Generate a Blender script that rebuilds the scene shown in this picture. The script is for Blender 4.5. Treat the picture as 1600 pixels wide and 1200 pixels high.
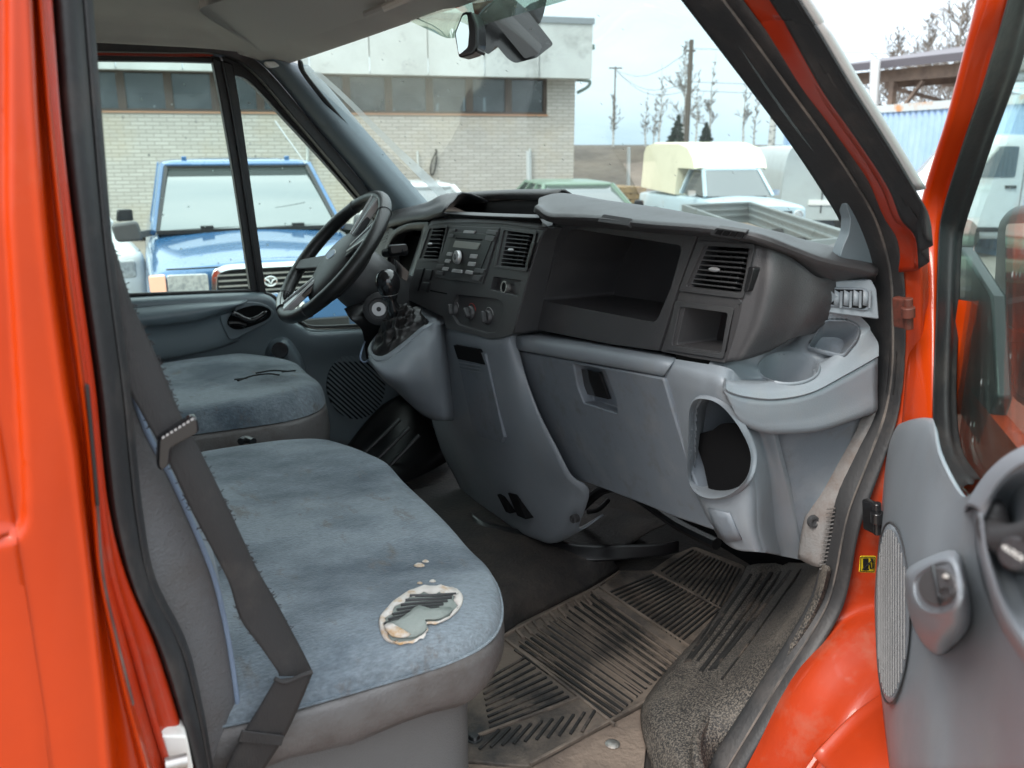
import bpy, bmesh, math, random
from mathutils import Vector, Matrix, noise
random.seed(7)
R = math.radians
for o in list(bpy.data.objects): bpy.data.objects.remove(o)
SC = bpy.context.scene
COL = SC.collection
# ------------------------------------------------------------------ camera
F = 1345.0; PITCH = math.atan(375 / F); YAW = R(27); CAMZ = 1.75
cp, sp, cy_, sy_ = math.cos(PITCH), math.sin(PITCH), math.cos(YAW), math.sin(YAW)
cam_d = bpy.data.cameras.new('camera'); cam = bpy.data.objects.new('camera', cam_d); COL.objects.link(cam)
cam.location = (0, 0, CAMZ); cam.rotation_euler = (math.pi / 2 - PITCH, 0, -YAW)
cam_d.sensor_width = 36; cam_d.lens = F / 1600 * 36; cam_d.clip_start = .02; cam_d.clip_end = 2000
cam_d.dof.use_dof = True; cam_d.dof.focus_distance = 1.55; cam_d.dof.aperture_fstop = 7
SC.camera = cam
# ------------------------------------------------------------------ world, sun, exposure
W = bpy.data.worlds.new("World"); SC.world = W; W.use_nodes = True
nt = W.node_tree; bg = nt.nodes['Background']
SUN_EL, SUN_AZ = R(48), R(250)      # high, from behind the camera's left shoulder
sky = nt.nodes.new('ShaderNodeTexSky'); sky.sky_type = 'NISHITA'; sky.sun_disc = False
sky.sun_elevation = SUN_EL; sky.sun_rotation = SUN_AZ; sky.dust_density = 4; sky.air_density = 1.2
tc = nt.nodes.new('ShaderNodeTexCoord'); mp = nt.nodes.new('ShaderNodeMapping'); mp.inputs['Scale'].default_value = (1, 1, 3.5)
nz = nt.nodes.new('ShaderNodeTexNoise'); nz.inputs['Scale'].default_value = 2.2; nz.inputs['Detail'].default_value = 6
rp = nt.nodes.new('ShaderNodeValToRGB'); rp.color_ramp.elements[0].position = .34; rp.color_ramp.elements[1].position = .62
rp.color_ramp.elements[0].color = (12, 12.8, 13.6, 1); rp.color_ramp.elements[1].color = (16.0, 16.1, 16.4, 1)
mx = nt.nodes.new('ShaderNodeMixRGB'); mx.inputs[0].default_value = .9
nt.links.new(tc.outputs['Generated'], mp.inputs[0]); nt.links.new(mp.outputs[0], nz.inputs['Vector']); nt.links.new(nz.outputs[0], rp.inputs[0])
sx_ = nt.nodes.new('ShaderNodeSeparateXYZ'); gr_ = nt.nodes.new('ShaderNodeValToRGB'); gm_ = nt.nodes.new('ShaderNodeMixRGB'); gm_.blend_type = 'MULTIPLY'; gm_.inputs[0].default_value = 1
gr_.color_ramp.elements[0].position = 0; gr_.color_ramp.elements[0].color = (.40, .47, .52, 1); gr_.color_ramp.elements[1].position = .9; gr_.color_ramp.elements[1].color = (1.25, 1.25, 1.27, 1)
e_ = gr_.color_ramp.elements.new(.22); e_.color = (.62, .655, .68, 1)
nt.links.new(tc.outputs['Generated'], sx_.inputs[0]); nt.links.new(sx_.outputs[2], gr_.inputs[0]); nt.links.new(rp.outputs[0], gm_.inputs[1]); nt.links.new(gr_.outputs[0], gm_.inputs[2])
nt.links.new(sky.outputs[0], mx.inputs[1]); nt.links.new(gm_.outputs[0], mx.inputs[2]); nt.links.new(mx.outputs[0], bg.inputs[0])
bg.inputs[1].default_value = .085
sd = bpy.data.lights.new('sun', 'SUN'); sd.energy = 1.5; sd.angle = R(22); sd.color = (1, .96, .9)
sun = bpy.data.objects.new('sun', sd); COL.objects.link(sun)
sdir = Vector((math.sin(SUN_AZ) * math.cos(SUN_EL), math.cos(SUN_AZ) * math.cos(SUN_EL), math.sin(SUN_EL)))
sun.rotation_euler = sdir.to_track_quat('Z', 'Y').to_euler()
SC.view_settings.view_transform = 'Standard'; SC.view_settings.look = 'None'; SC.view_settings.gamma = 1
SC.view_settings.exposure = 1.35
SC.render.engine = 'CYCLES'
SC.cycles.max_bounces = 10; SC.cycles.transparent_max_bounces = 16

# ------------------------------------------------------------------ unprojection: photo pixel -> point at a chosen real depth
def ray(px, py):
    r = px - 800; u = 600 - py
    fw = F * cp + u * sp; z = -F * sp + u * cp
    return Vector((r * cy_ + fw * sy_, -r * sy_ + fw * cy_, z))
C0 = Vector((0, 0, CAMZ))
def PY(px, py, Y): v = ray(px, py); return C0 + v * (Y / v.y)
def PX(px, py, X): v = ray(px, py); return C0 + v * (X / v.x)
def PZ(px, py, Z): v = ray(px, py); return C0 + v * (Z / v.z)          # Z relative to the camera height
def PP(px, py, pl, off=0):
    n, k = pl; v = ray(px, py); return C0 + v * ((k + off) / n.dot(v))
def plane(n, p): n = Vector(n).normalized(); return (n, n.dot(Vector(p)))
def EW(r, d, z=0): return Vector((r * cy_ + d * sy_, -r * sy_ + d * cy_, z))
def ED(px, py, d):
    v = ray(px, py); fw = v.x * sy_ + v.y * cy_; return C0 + v * (d / fw)
def mix(a, b, t): return a + (b - a) * t
def proj(p):
    v = Vector(p) - C0; r = v.x * cy_ - v.y * sy_; fw = v.x * sy_ + v.y * cy_; dp = fw * cp - v.z * sp; up = v.z * cp + fw * sp
    return (800 + F * r / dp, 600 - F * up / dp)
def inpoly(p, q):
    c = False; j = len(q) - 1
    for i in range(len(q)):
        if (q[i][1] > p[1]) != (q[j][1] > p[1]) and p[0] < (q[j][0] - q[i][0]) * (p[1] - q[i][1]) / (q[j][1] - q[i][1]) + q[i][0]: c = not c
        j = i
    return c

# ------------------------------------------------------------------ materials
def mat(name, col, rough=.5, metal=0, bump=0, bs=300, col2=None, vs=6, vlo=.4, vhi=.65, coat=0, dirt=None, da=.5, ds=8, dlo=.5, dhi=.7,
        spec=.5, stretch=None, sheen=0, bd=.003, dstr=None):
    m = bpy.data.materials.new(name); m.use_nodes = True; N = m.node_tree; n = N.nodes; L = N.links
    b = n['Principled BSDF']; b.inputs['Roughness'].default_value = rough; b.inputs['Metallic'].default_value = metal
    b.inputs['Specular IOR Level'].default_value = spec; b.inputs['Coat Weight'].default_value = coat; b.inputs['Coat Roughness'].default_value = .06
    b.inputs['Base Color'].default_value = (*col, 1)
    if sheen: b.inputs['Sheen Weight'].default_value = sheen
    t = n.new('ShaderNodeTexCoord'); src = t.outputs['Object']
    if stretch:
        mpn = n.new('ShaderNodeMapping'); mpn.inputs['Scale'].default_value = stretch[:3]
        if len(stretch) > 3: mpn.inputs['Rotation'].default_value = (0, 0, stretch[3])
        L.new(src, mpn.inputs[0]); src = mpn.outputs[0]
    cur = None
    if col2:
        a = n.new('ShaderNodeTexNoise'); a.inputs['Scale'].default_value = vs; a.inputs['Detail'].default_value = 8; a.inputs['Roughness'].default_value = .62
        r = n.new('ShaderNodeValToRGB'); r.color_ramp.elements[0].position = vlo; r.color_ramp.elements[1].position = vhi
        r.color_ramp.elements[0].color = (*col, 1); r.color_ramp.elements[1].color = (*col2, 1)
        L.new(src, a.inputs['Vector']); L.new(a.outputs[0], r.inputs[0]); cur = r.outputs[0]
    if dirt:
        a = n.new('ShaderNodeTexNoise'); a.inputs['Scale'].default_value = ds; a.inputs['Detail'].default_value = 10; a.inputs['Roughness'].default_value = .7
        r = n.new('ShaderNodeMapRange'); r.inputs[1].default_value = dlo; r.inputs[2].default_value = dhi; r.inputs[4].default_value = da
        x = n.new('ShaderNodeMixRGB'); x.inputs[2].default_value = (*dirt, 1)
        if cur: L.new(cur, x.inputs[1])
        else: x.inputs[1].default_value = (*col, 1)
        ds_ = t.outputs['Object']
        if dstr:
            q_ = n.new('ShaderNodeMapping'); q_.inputs['Scale'].default_value = dstr[:3]; q_.inputs['Rotation'].default_value = (0, 0, dstr[3]); L.new(ds_, q_.inputs[0]); ds_ = q_.outputs[0]
        L.new(ds_, a.inputs['Vector']); L.new(a.outputs[0], r.inputs[0]); L.new(r.outputs[0], x.inputs[0]); cur = x.outputs[0]
        ro = n.new('ShaderNodeMapRange'); ro.inputs[3].default_value = rough; ro.inputs[4].default_value = max(rough, .85)
        L.new(r.outputs[0], ro.inputs[0]); L.new(ro.outputs[0], b.inputs['Roughness'])
    if cur: L.new(cur, b.inputs['Base Color'])
    if bump:
        a = n.new('ShaderNodeTexNoise'); a.inputs['Scale'].default_value = bs; a.inputs['Detail'].default_value = 3
        u = n.new('ShaderNodeBump'); u.inputs['Strength'].default_value = bump; u.inputs['Distance'].default_value = bd
        L.new(src, a.inputs['Vector']); L.new(a.outputs[0], u.inputs['Height']); L.new(u.outputs[0], b.inputs['Normal'])
    return m
def glass(name, tint, dust_veil, dust_veil_col=(.6, .66, .64), gl=.05, refl=.55, scale=30):  # pale diffuse mix: dust film plus painted-in haze of veiling reflections
    m = bpy.data.materials.new(name); m.use_nodes = True; N = m.node_tree; n = N.nodes; L = N.links; n.clear()
    o = n.new('ShaderNodeOutputMaterial'); tr = n.new('ShaderNodeBsdfTransparent'); tr.inputs[0].default_value = (*tint, 1)
    g = n.new('ShaderNodeBsdfGlossy'); g.inputs[0].default_value = (1, 1, 1, 1); g.inputs['Roughness'].default_value = gl
    fr = n.new('ShaderNodeFresnel'); fr.inputs[0].default_value = 1.45
    mu = n.new('ShaderNodeMath'); mu.operation = 'MULTIPLY'; mu.inputs[1].default_value = refl
    m1 = n.new('ShaderNodeMixShader'); df = n.new('ShaderNodeBsdfDiffuse'); df.inputs[0].default_value = (*dust_veil_col, 1); m2 = n.new('ShaderNodeMixShader')
    t = n.new('ShaderNodeTexCoord'); a = n.new('ShaderNodeTexNoise'); a.inputs['Scale'].default_value = 3; a.inputs['Detail'].default_value = 8
    v = n.new('ShaderNodeTexVoronoi'); v.inputs['Scale'].default_value = scale
    lt = n.new('ShaderNodeMapRange'); lt.inputs[1].default_value = .10; lt.inputs[2].default_value = .03; lt.inputs[4].default_value = .5
    mr = n.new('ShaderNodeMapRange'); mr.inputs[1].default_value = .35; mr.inputs[2].default_value = .75; mr.inputs[3].default_value = dust_veil * .4; mr.inputs[4].default_value = dust_veil * 1.7
    ad = n.new('ShaderNodeMath'); ad.use_clamp = True
    L.new(t.outputs['Object'], a.inputs[0]); L.new(t.outputs['Object'], v.inputs[0]); L.new(a.outputs[0], mr.inputs[0]); L.new(v.outputs['Distance'], lt.inputs[0])
    L.new(mr.outputs[0], ad.inputs[0]); L.new(lt.outputs[0], ad.inputs[1])
    L.new(fr.outputs[0], mu.inputs[0]); L.new(mu.outputs[0], m1.inputs[0]); L.new(tr.outputs[0], m1.inputs[1]); L.new(g.outputs[0], m1.inputs[2])
    L.new(ad.outputs[0], m2.inputs[0]); L.new(m1.outputs[0], m2.inputs[1]); L.new(df.outputs[0], m2.inputs[2]); L.new(m2.outputs[0], o.inputs[0])
    return m
M = {}
M['orange'] = mat('orange_paint', (.43, .036, .001), .3, coat=.4, spec=.25, col2=(.36, .028, .001), vs=3, dirt=(.35, .12, .06), da=.35, ds=5, dlo=.6, dhi=.8)
M['red'] = mat('red_jamb_paint', (.42, .030, .004), .33, coat=.5, spec=.35, col2=(.36, .025, .005), vs=4, dirt=(.22, .1, .07), da=.6, ds=9, dlo=.52, dhi=.8)
M['sillred'] = mat('dusty_sill_paint', (.40, .036, .006), .42, coat=.2, spec=.3, col2=(.33, .032, .008), vs=5, dirt=(.30, .16, .11), da=.45, ds=12, dlo=.5, dhi=.75)
M['rubber'] = mat('rubber_seal', (.022, .022, .023), .5, bump=.2, bs=150, dirt=(.16, .13, .11), da=.3, ds=12, dlo=.5, dhi=.8)
M['dustrubber'] = mat('dusty_rubber', (.05, .048, .047), .6, bump=.3, bs=90, dirt=(.23, .19, .16), da=.75, ds=14, dlo=.4, dhi=.7)
M['dark'] = mat('charcoal_plastic', (.046, .045, .047), .46, bump=.45, bs=520, dirt=(.10, .095, .09), da=.35, ds=10, dlo=.5, dhi=.8, bd=.0015)
M['dark2'] = mat('charcoal_smooth_plastic', (.044, .044, .046), .42, bump=.25, bs=600, dirt=(.09, .09, .085), da=.3, ds=14, dlo=.5, dhi=.8, bd=.001)
M['black'] = mat('black_plastic', (.010, .010, .011), .35, bump=.1, bs=300)
M['cavity'] = mat('black_cavity_shade', (.004, .004, .0045), .8, spec=.15)  # near-black base colour paints in the shade of holes and recesses
M['gloss'] = mat('gloss_black', (.012, .012, .013), .16, coat=.5)
M['leather'] = mat('black_leather', (.014, .014, .014), .38, bump=.6, bs=260, bd=.001)
M['gaiter'] = mat('black_gaiter_leather', (.013, .012, .012), .46, bump=.4, bs=60, bd=.004)
M['grey'] = mat('grey_trim_plastic', (.205, .228, .250), .42, bump=.35, bs=600, dirt=(.25, .235, .21), da=.4, ds=7, dlo=.52, dhi=.8, bd=.001, col2=(.182, .204, .226), vs=5)
M['greydk'] = mat('blue_grey_door_plastic', (.145, .18, .20), .36, bump=.3, bs=500, dirt=(.2, .2, .19), da=.3, ds=8, dlo=.55, dhi=.8, bd=.001)
M['scuff'] = mat('scuffed_grey_trim', (.15, .172, .197), .5, bump=.35, bs=500, dirt=(.12, .10, .085), da=.5, ds=20, dlo=.52, dhi=.72, bd=.001, col2=(.2, .215, .23), vs=14, vlo=.5, vhi=.8)
M['dustgrey'] = mat('dusty_grey_trim', (.19, .185, .18), .7, bump=.4, bs=300, dirt=(.13, .10, .085), da=.8, ds=16, dlo=.4, dhi=.65)
M['liner'] = mat('headliner_fabric', (.52, .50, .46), .9, bump=.4, bs=500, col2=(.46, .44, .41), vs=4)
M['visor'] = mat('visor_vinyl', (.50, .48, .44), .75, bump=.3, bs=300)
M['silver'] = mat('silver_plastic', (.5, .5, .5), .3, metal=.6)
M['chrome'] = mat('chrome', (.8, .8, .8), .12, metal=1)
M['dullmetal'] = mat('dull_metal', (.45, .44, .42), .4, metal=.8, dirt=(.2, .13, .08), da=.6, ds=30)
M['btn'] = mat('radio_button', (.085, .085, .088), .4)
M['btnlight'] = mat('pale_radio_button', (.42, .42, .42), .45)
M['lcd'] = mat('radio_display', (.33, .34, .31), .25)
M['white'] = mat('white_plastic', (.72, .72, .68), .4, dirt=(.3, .25, .2), da=.5, ds=20)
M['vinyl'] = mat('grey_vinyl', (.105, .107, .112), .5, bump=.8, bs=330, bd=.002, dirt=(.075, .06, .05), da=.6, ds=9, dlo=.45, dhi=.75)
M['vinyldk'] = mat('worn_brown_grey_vinyl', (.108, .104, .103), .42, bump=.5, bs=200, bd=.002, dirt=(.06, .045, .038), da=.7, ds=11, dlo=.45, dhi=.7)
M['base'] = mat('seat_base_plastic', (.125, .128, .13), .5, bump=.3, bs=400, dirt=(.1, .09, .08), da=.4, ds=6)
M['piping'] = mat('blue_piping_cloth', (.20, .26, .36), .85, bump=.5, bs=400)
M['belt'] = mat('seat_belt_webbing', (.021, .020, .0205), .7, bump=.8, bs=500, stretch=(1, 1, .25), bd=.001, dirt=(.08, .07, .062), da=.4, ds=16, dlo=.5, dhi=.78)
M['foam'] = mat('torn_foam', (.56, .53, .49), .9, bump=.9, bs=60, col2=(.42, .26, .12), vs=40, vlo=.5, vhi=.66, bd=.004)
M['cloth2'] = mat('green_grey_foam', (.24, .27, .25), .9, bump=.5, bs=200)
M['carpet'] = mat('black_floor_carpet', (.022, .020, .019), .8, bump=.8, bs=120, dirt=(.10, .075, .058), da=.55, ds=6, dlo=.45, dhi=.75, bd=.004)
M['mat'] = mat('muddy_rubber_mat', (.028, .026, .025), .6, bump=.6, bs=150, dirt=(.18, .142, .112), da=.95, ds=5, dlo=.37, dhi=.57, bd=.003)
M['matrib'] = mat('mat_rib_rubber', (.08, .065, .055), .6, bump=.4, bs=150, dirt=(.21, .165, .13), da=.95, ds=7, dlo=.4, dhi=.55)
M['matgroove'] = mat('mat_groove_rubber', (.018, .017, .016), .7, bump=.4, bs=150, dirt=(.16, .125, .1), da=.85, ds=11, dlo=.52, dhi=.66)
M['step'] = mat('dusty_step_plastic', (.026, .025, .025), .6, bump=1, bs=300, col2=(.15, .13, .108), vs=330, vlo=.46, vhi=.56, dirt=(.15, .128, .106), da=.7, ds=7, dlo=.50, dhi=.66, bd=.003)
M['sand'] = mat('sandy_floor', (.21, .16, .125), .9, bump=1, bs=90, col2=(.11, .085, .07), vs=9, bd=.004)
M['stain'] = mat('brown_stain', (.085, .07, .06), .9, bump=.5, bs=200)
M['hinge'] = mat('rusty_hinge', (.10, .025, .015), .5, dirt=(.03, .015, .01), da=.8, ds=60)
M['bluefab'] = None
M['yellow'] = mat('yellow_sticker', (.85, .62, .02), .5)
M['glasswind'] = glass('windscreen_glass', (.86, .96, .93), .05, refl=.22, scale=26)
M['glassdoor'] = glass('door_glass', (.82, .93, .90), .03, refl=.35, scale=18)
M['glassfar'] = glass('driver_door_glass', (.88, .97, .94), .04, refl=.25, scale=22)
M['streak'] = glass('dried_wiper_smear', (.9, .92, .92), .75, (.8, .84, .86), scale=60)
M['dmirror'] = mat('dim_mirror_glass', (.22, .25, .25), .04, metal=1)
M['mirror'] = mat('mirror_glass', (.7, .72, .72), .03, metal=1)
M['band'] = glass('windscreen_shade_band', (.62, .78, .66), .12, (.6, .7, .6))
def fabric():
    m = mat('blue_seat_velour', (.185, .222, .25), .85, sheen=.12, bump=.9, bs=230, bd=.0025, col2=(.055, .078, .102), vs=3.2, vlo=.42, vhi=.62,
            stretch=(1, 1.5, 1, .6), dirt=(.10, .078, .062), da=.6, ds=15, dlo=.575, dhi=.68, dstr=(1.6, .7, 1, .7))
    N = m.node_tree; n = N.nodes; L = N.links; b = n['Principled BSDF']
    src = b.inputs['Base Color'].links[0].from_socket
    t = n.new('ShaderNodeTexCoord'); mp_ = n.new('ShaderNodeMapping'); mp_.inputs['Scale'].default_value = (9, 40, 9); mp_.inputs['Rotation'].default_value = (0, 0, .5)
    a = n.new('ShaderNodeTexNoise'); a.inputs['Scale'].default_value = 12; a.inputs['Detail'].default_value = 6
    r = n.new('ShaderNodeMapRange'); r.inputs[1].default_value = .35; r.inputs[2].default_value = .7; r.inputs[3].default_value = .82; r.inputs[4].default_value = 1.2
    x = n.new('ShaderNodeVectorMath'); x.operation = 'SCALE'
    L.new(t.outputs['Object'], mp_.inputs[0]); L.new(mp_.outputs[0], a.inputs[0]); L.new(a.outputs[0], r.inputs[0]); L.new(src, x.inputs[0]); L.new(r.outputs[0], x.inputs['Scale'])
    L.new(x.outputs[0], b.inputs['Base Color']); return m
M['bluefab'] = fabric()

# ------------------------------------------------------------------ mesh helpers
ORG = Vector((0, 0, 0))
def tag(o, label=None, cat=None, group=None, kind=None):
    if label: o['label'] = label
    if cat: o['category'] = cat
    if group: o['group'] = group
    if kind: o['kind'] = kind
    return o
def empty(name, loc=(0, 0, 0), rz=0):
    o = bpy.data.objects.new(name, None); COL.objects.link(o); o.location = loc; o.rotation_euler = (0, 0, rz); o.empty_display_size = .1; return o
def mk(name, verts, faces, m, parent=None, ang=38, bevel=0, sub=0, thick=0, toff=-1, recalc=True, seg=2, mats=None, fm=None):
    me = bpy.data.meshes.new(name); me.from_pydata([tuple(Vector(v) - ORG) for v in verts], [], faces)
    if recalc:
        bm = bmesh.new(); bm.from_mesh(me); bmesh.ops.remove_doubles(bm, verts=bm.verts, dist=1e-6); bmesh.ops.recalc_face_normals(bm, faces=bm.faces); bm.to_mesh(me); bm.free()
    for mm in (mats or [m]): me.materials.append(mm)
    for i, p in enumerate(me.polygons):
        p.use_smooth = True
        if fm and i < len(fm): p.material_index = fm[i]
    me.set_sharp_from_angle(angle=R(ang))
    o = bpy.data.objects.new(name, me); COL.objects.link(o)
    if parent: o.parent = parent
    if thick:
        md = o.modifiers.new('s', 'SOLIDIFY'); md.thickness = thick; md.offset = toff
    if bevel:
        md = o.modifiers.new('b', 'BEVEL'); md.width = bevel; md.segments = seg; md.limit_method = 'ANGLE'; md.angle_limit = R(40)
        md.harden_normals = False
    if sub:
        md = o.modifiers.new('u', 'SUBSURF'); md.levels = sub; md.render_levels = sub
    return o
class MB:
    def __init__(s): s.v = []; s.f = []; s.m = []
    def add(s, vs, fs, mi=0):
        k = len(s.v); s.v += [Vector(v) for v in vs]; s.f += [tuple(i + k for i in f) for f in fs]; s.m += [mi] * len(fs); return s
    def box(s, a, b, mi=0):
        (x0, y0, z0), (x1, y1, z1) = a, b
        return s.add([(x0, y0, z0), (x1, y0, z0), (x1, y1, z0), (x0, y1, z0), (x0, y0, z1), (x1, y0, z1), (x1, y1, z1), (x0, y1, z1)],
                     [(0, 3, 2, 1), (4, 5, 6, 7), (0, 1, 5, 4), (1, 2, 6, 5), (2, 3, 7, 6), (3, 0, 4, 7)], mi)
    def bar(s, a, b, w, h, up=(0, 0, 1), mi=0):
        a = Vector(a); b = Vector(b); d = (b - a).normalized(); u = Vector(up); sd_ = d.cross(u)
        if sd_.length < 1e-5: sd_ = d.cross(Vector((1, 0, 0)))
        sd_.normalize(); u = sd_.cross(d).normalized(); sd_ *= w / 2; u *= h / 2
        vs = [p + i * sd_ + j * u for p in (a, b) for i, j in ((-1, -1), (1, -1), (1, 1), (-1, 1))]
        return s.add(vs, [(0, 1, 2, 3), (7, 6, 5, 4), (0, 4, 5, 1), (1, 5, 6, 2), (2, 6, 7, 3), (3, 7, 4, 0)], mi)
    def prism(s, pts, vec, mi=0):
        n = len(pts); vec = Vector(vec)
        return s.add(list(pts) + [Vector(p) + vec for p in pts], [tuple(range(n)), tuple(range(2 * n - 1, n - 1, -1))] + [(i, i + n, (i + 1) % n + n, (i + 1) % n) for i in range(n)], mi)
    def tube(s, pts, r, n=8, mi=0, cap=True, flat=1.0, closed=False):
        pts = [Vector(p) for p in pts]; k = len(pts); rs = r if isinstance(r, (list, tuple)) else [r] * k; vs = []
        prev = None
        for i, p in enumerate(pts):
            if closed: d = pts[(i + 1) % k] - pts[i - 1]
            else: d = pts[min(i + 1, k - 1)] - pts[max(i - 1, 0)]
            d.normalize()
            if prev is None:
                a = d.cross(Vector((0, 0, 1)));
                if a.length < .05: a = d.cross(Vector((1, 0, 0)))
            else: a = prev - d * prev.dot(d)
            a.normalize(); prev = a; b = d.cross(a)
            for j in range(n):
                t = 2 * math.pi * j / n; vs.append(p + a * math.cos(t) * rs[i] + b * math.sin(t) * rs[i] * flat)
        fs = [(i * n + j, i * n + (j + 1) % n, ((i + 1) % k) * n + (j + 1) % n, ((i + 1) % k) * n + j) for i in range(k if closed else k - 1) for j in range(n)]
        if cap and not closed: fs += [tuple(range(n)), tuple(range(k * n - 1, (k - 1) * n - 1, -1))]
        return s.add(vs, fs, mi)
    def lathe(s, c, ax, prof, n=24, mi=0, sx=1):
        c = Vector(c); ax = Vector(ax).normalized(); a = ax.cross(Vector((0, 0, 1)))
        if a.length < .05: a = ax.cross(Vector((1, 0, 0)))
        a.normalize(); b = ax.cross(a); k = len(prof); vs = []
        for (r, h) in prof:
            for j in range(n):
                t = 2 * math.pi * j / n; vs.append(c + ax * h + a * math.cos(t) * r * sx + b * math.sin(t) * r)
        fs = [(i * n + j, i * n + (j + 1) % n, (i + 1) * n + (j + 1) % n, (i + 1) * n + j) for i in range(k - 1) for j in range(n)]
        fs += [tuple(range(n)), tuple(range(k * n - 1, (k - 1) * n - 1, -1))]
        return s.add(vs, fs, mi)
    def build(s, name, m, parent=None, **k):
        if isinstance(m, (list, tuple)): return mk(name, s.v, s.f, None, parent, mats=list(m), fm=s.m, recalc=k.pop('recalc', False), **k)
        return mk(name, s.v, s.f, m, parent, **k)
def cr(pts, n, closed=False):
    pts = [Vector(p) for p in pts]; out = []; k = len(pts); segs = k if closed else k - 1
    for i in range(segs):
        p1, p2 = pts[i], pts[(i + 1) % k]
        if closed: p0, p3 = pts[i - 1], pts[(i + 2) % k]
        else: p0 = pts[i - 1] if i else p1 * 2 - p2; p3 = pts[i + 2] if i + 2 < k else p2 * 2 - p1
        for j in range(n):
            t = j / n; out.append(.5 * ((2 * p1) + (p2 - p0) * t + (2 * p0 - 5 * p1 + 4 * p2 - p3) * t * t + (3 * p1 - p0 - 3 * p2 + p3) * t ** 3))
    if not closed: out.append(pts[-1].copy())
    return out
def grid(rows, nu, nv, cu=False, cv=False, fn=None):
    A = [cr(r, nu, cu) for r in rows]; m = len(A[0])
    cols = [cr([a[i] for a in A], nv, cv) for i in range(m)]
    G = [[cols[i][j] for i in range(m)] for j in range(len(cols[0]))]
    if fn: G = [[fn(p) for p in r] for r in G]
    return G
def gfaces(h, w, cu=False, cv=False, o=0):
    return [(o + j * w + i, o + j * w + (i + 1) % w, o + ((j + 1) % h) * w + (i + 1) % w, o + ((j + 1) % h) * w + i) for j in range(h if cv else h - 1) for i in range(w if cu else w - 1)]
def surf(name, rows, m, parent, nu=5, nv=5, thick=.004, cu=False, cv=False, fn=None, ang=50, toff=0, **k):
    G = grid(rows, nu, nv, cu, cv, fn); h, w = len(G), len(G[0])
    return mk(name, [p for r in G for p in r], gfaces(h, w, cu, cv), m, parent, ang=ang, thick=thick, toff=toff, **k)
def slabsurf(name, rows, vec, m, parent, nu=5, nv=5, drop=None, **k):      # closed solid: front surface plus the same pushed by vec
    G = grid(rows, nu, nv); h, w = len(G), len(G[0]); V = [p for r in G for p in r]; n = len(V); vec = Vector(vec)
    V = V + [p + vec for p in V]; f = gfaces(h, w)
    for dr in (drop or []): f = [q for q in f if not inpoly(proj(sum((V[i] for i in q), Vector()) / 4), dr)]
    f2 = [tuple(i + n for i in reversed(q)) for q in f]
    bd = [i for i in range(w)] + [j * w + w - 1 for j in range(1, h)] + [(h - 1) * w + i for i in range(w - 2, -1, -1)] + [j * w for j in range(h - 2, 0, -1)]
    sd_ = [(bd[i], bd[i] + n, bd[(i + 1) % len(bd)] + n, bd[(i + 1) % len(bd)]) for i in range(len(bd))]
    return mk(name, V, f + f2 + sd_, m, parent, **k)
def rnd(pts, r, n=4):
    pts = [Vector(p) for p in pts]; out = []; k = len(pts)
    for i in range(k):
        a, b, c = pts[i - 1], pts[i], pts[(i + 1) % k]; ra = min(r, (a - b).length * .45); rc = min(r, (c - b).length * .45)
        s = b + (a - b).normalized() * ra; e = b + (c - b).normalized() * rc
        for j in range(n + 1):
            t = j / n; out.append(s * (1 - t) ** 2 + b * 2 * t * (1 - t) + e * t * t)
    return out
def pp(pxs, pl, off=0): return [PP(x, y, pl, off) for x, y in pxs]
def cut(o, pts, vec):                                            # boolean a prism out of o
    b = MB().prism(pts, vec); c = b.build('cutter', None if False else M['cavity'], o.parent, ang=180)
    for md in list(o.modifiers):
        if md.type == 'BEVEL': o.modifiers.remove(md)
    c.data.materials.clear()
    md = o.modifiers.new('x', 'BOOLEAN'); md.object = c; md.solver = 'EXACT'; md.operation = 'DIFFERENCE'
    dg = bpy.context.evaluated_depsgraph_get(); dg.update()
    me = bpy.data.meshes.new_from_object(o.evaluated_get(dg)); o.modifiers.clear(); o.data = me
    bpy.data.objects.remove(c); return o
def finish(o, bevel=.002, ang=38):
    o.data.set_sharp_from_angle(angle=R(ang))
    md = o.modifiers.new('b', 'BEVEL'); md.width = bevel; md.segments = 2; md.limit_method = 'ANGLE'; md.angle_limit = R(40); return o
def plate(name, pxs, pl, depth, m, parent, r=.006, off=0, bevel=.0015, vec=None, seg=2):
    v = vec if vec is not None else pl[0] * (-depth)
    pts = pp(pxs, pl, off)
    if r: pts = rnd(pts, r)
    return MB().prism(pts, v).build(name, m, parent, bevel=bevel, seg=seg)
def text(name, s, size, loc, rot, m, parent, ext=.0002):
    c = bpy.data.curves.new(name, 'FONT'); c.body = s; c.size = size; c.align_x = 'CENTER'; c.align_y = 'CENTER'; c.extrude = ext
    t = bpy.data.objects.new(name, c); COL.objects.link(t); dg = bpy.context.evaluated_depsgraph_get()
    me = bpy.data.meshes.new_from_object(t.evaluated_get(dg)); bpy.data.objects.remove(t); me.name = name
    o = bpy.data.objects.new(name, me); COL.objects.link(o); me.materials.clear(); me.materials.append(m); o.parent = parent
    o.matrix_basis = Matrix.Translation(Vector(loc) - ORG) @ rot.to_4x4(); return o
from mathutils.bvhtree import BVHTree
def mix_l(a, b): return [mix(p, q, .6) + Vector((-.003, 0, 0)) for p, q in zip(a, b)]
def bvh(*obs):
    bpy.context.view_layer.update(); dg = bpy.context.evaluated_depsgraph_get(); V = []; P = []
    for o in obs:
        e = o.evaluated_get(dg); me = e.to_mesh(); k = len(V); V += [o.matrix_world @ v.co for v in me.vertices]; P += [tuple(i + k for i in p.vertices) for p in me.polygons]; e.to_mesh_clear()
    return BVHTree.FromPolygons(V, P)
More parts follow.
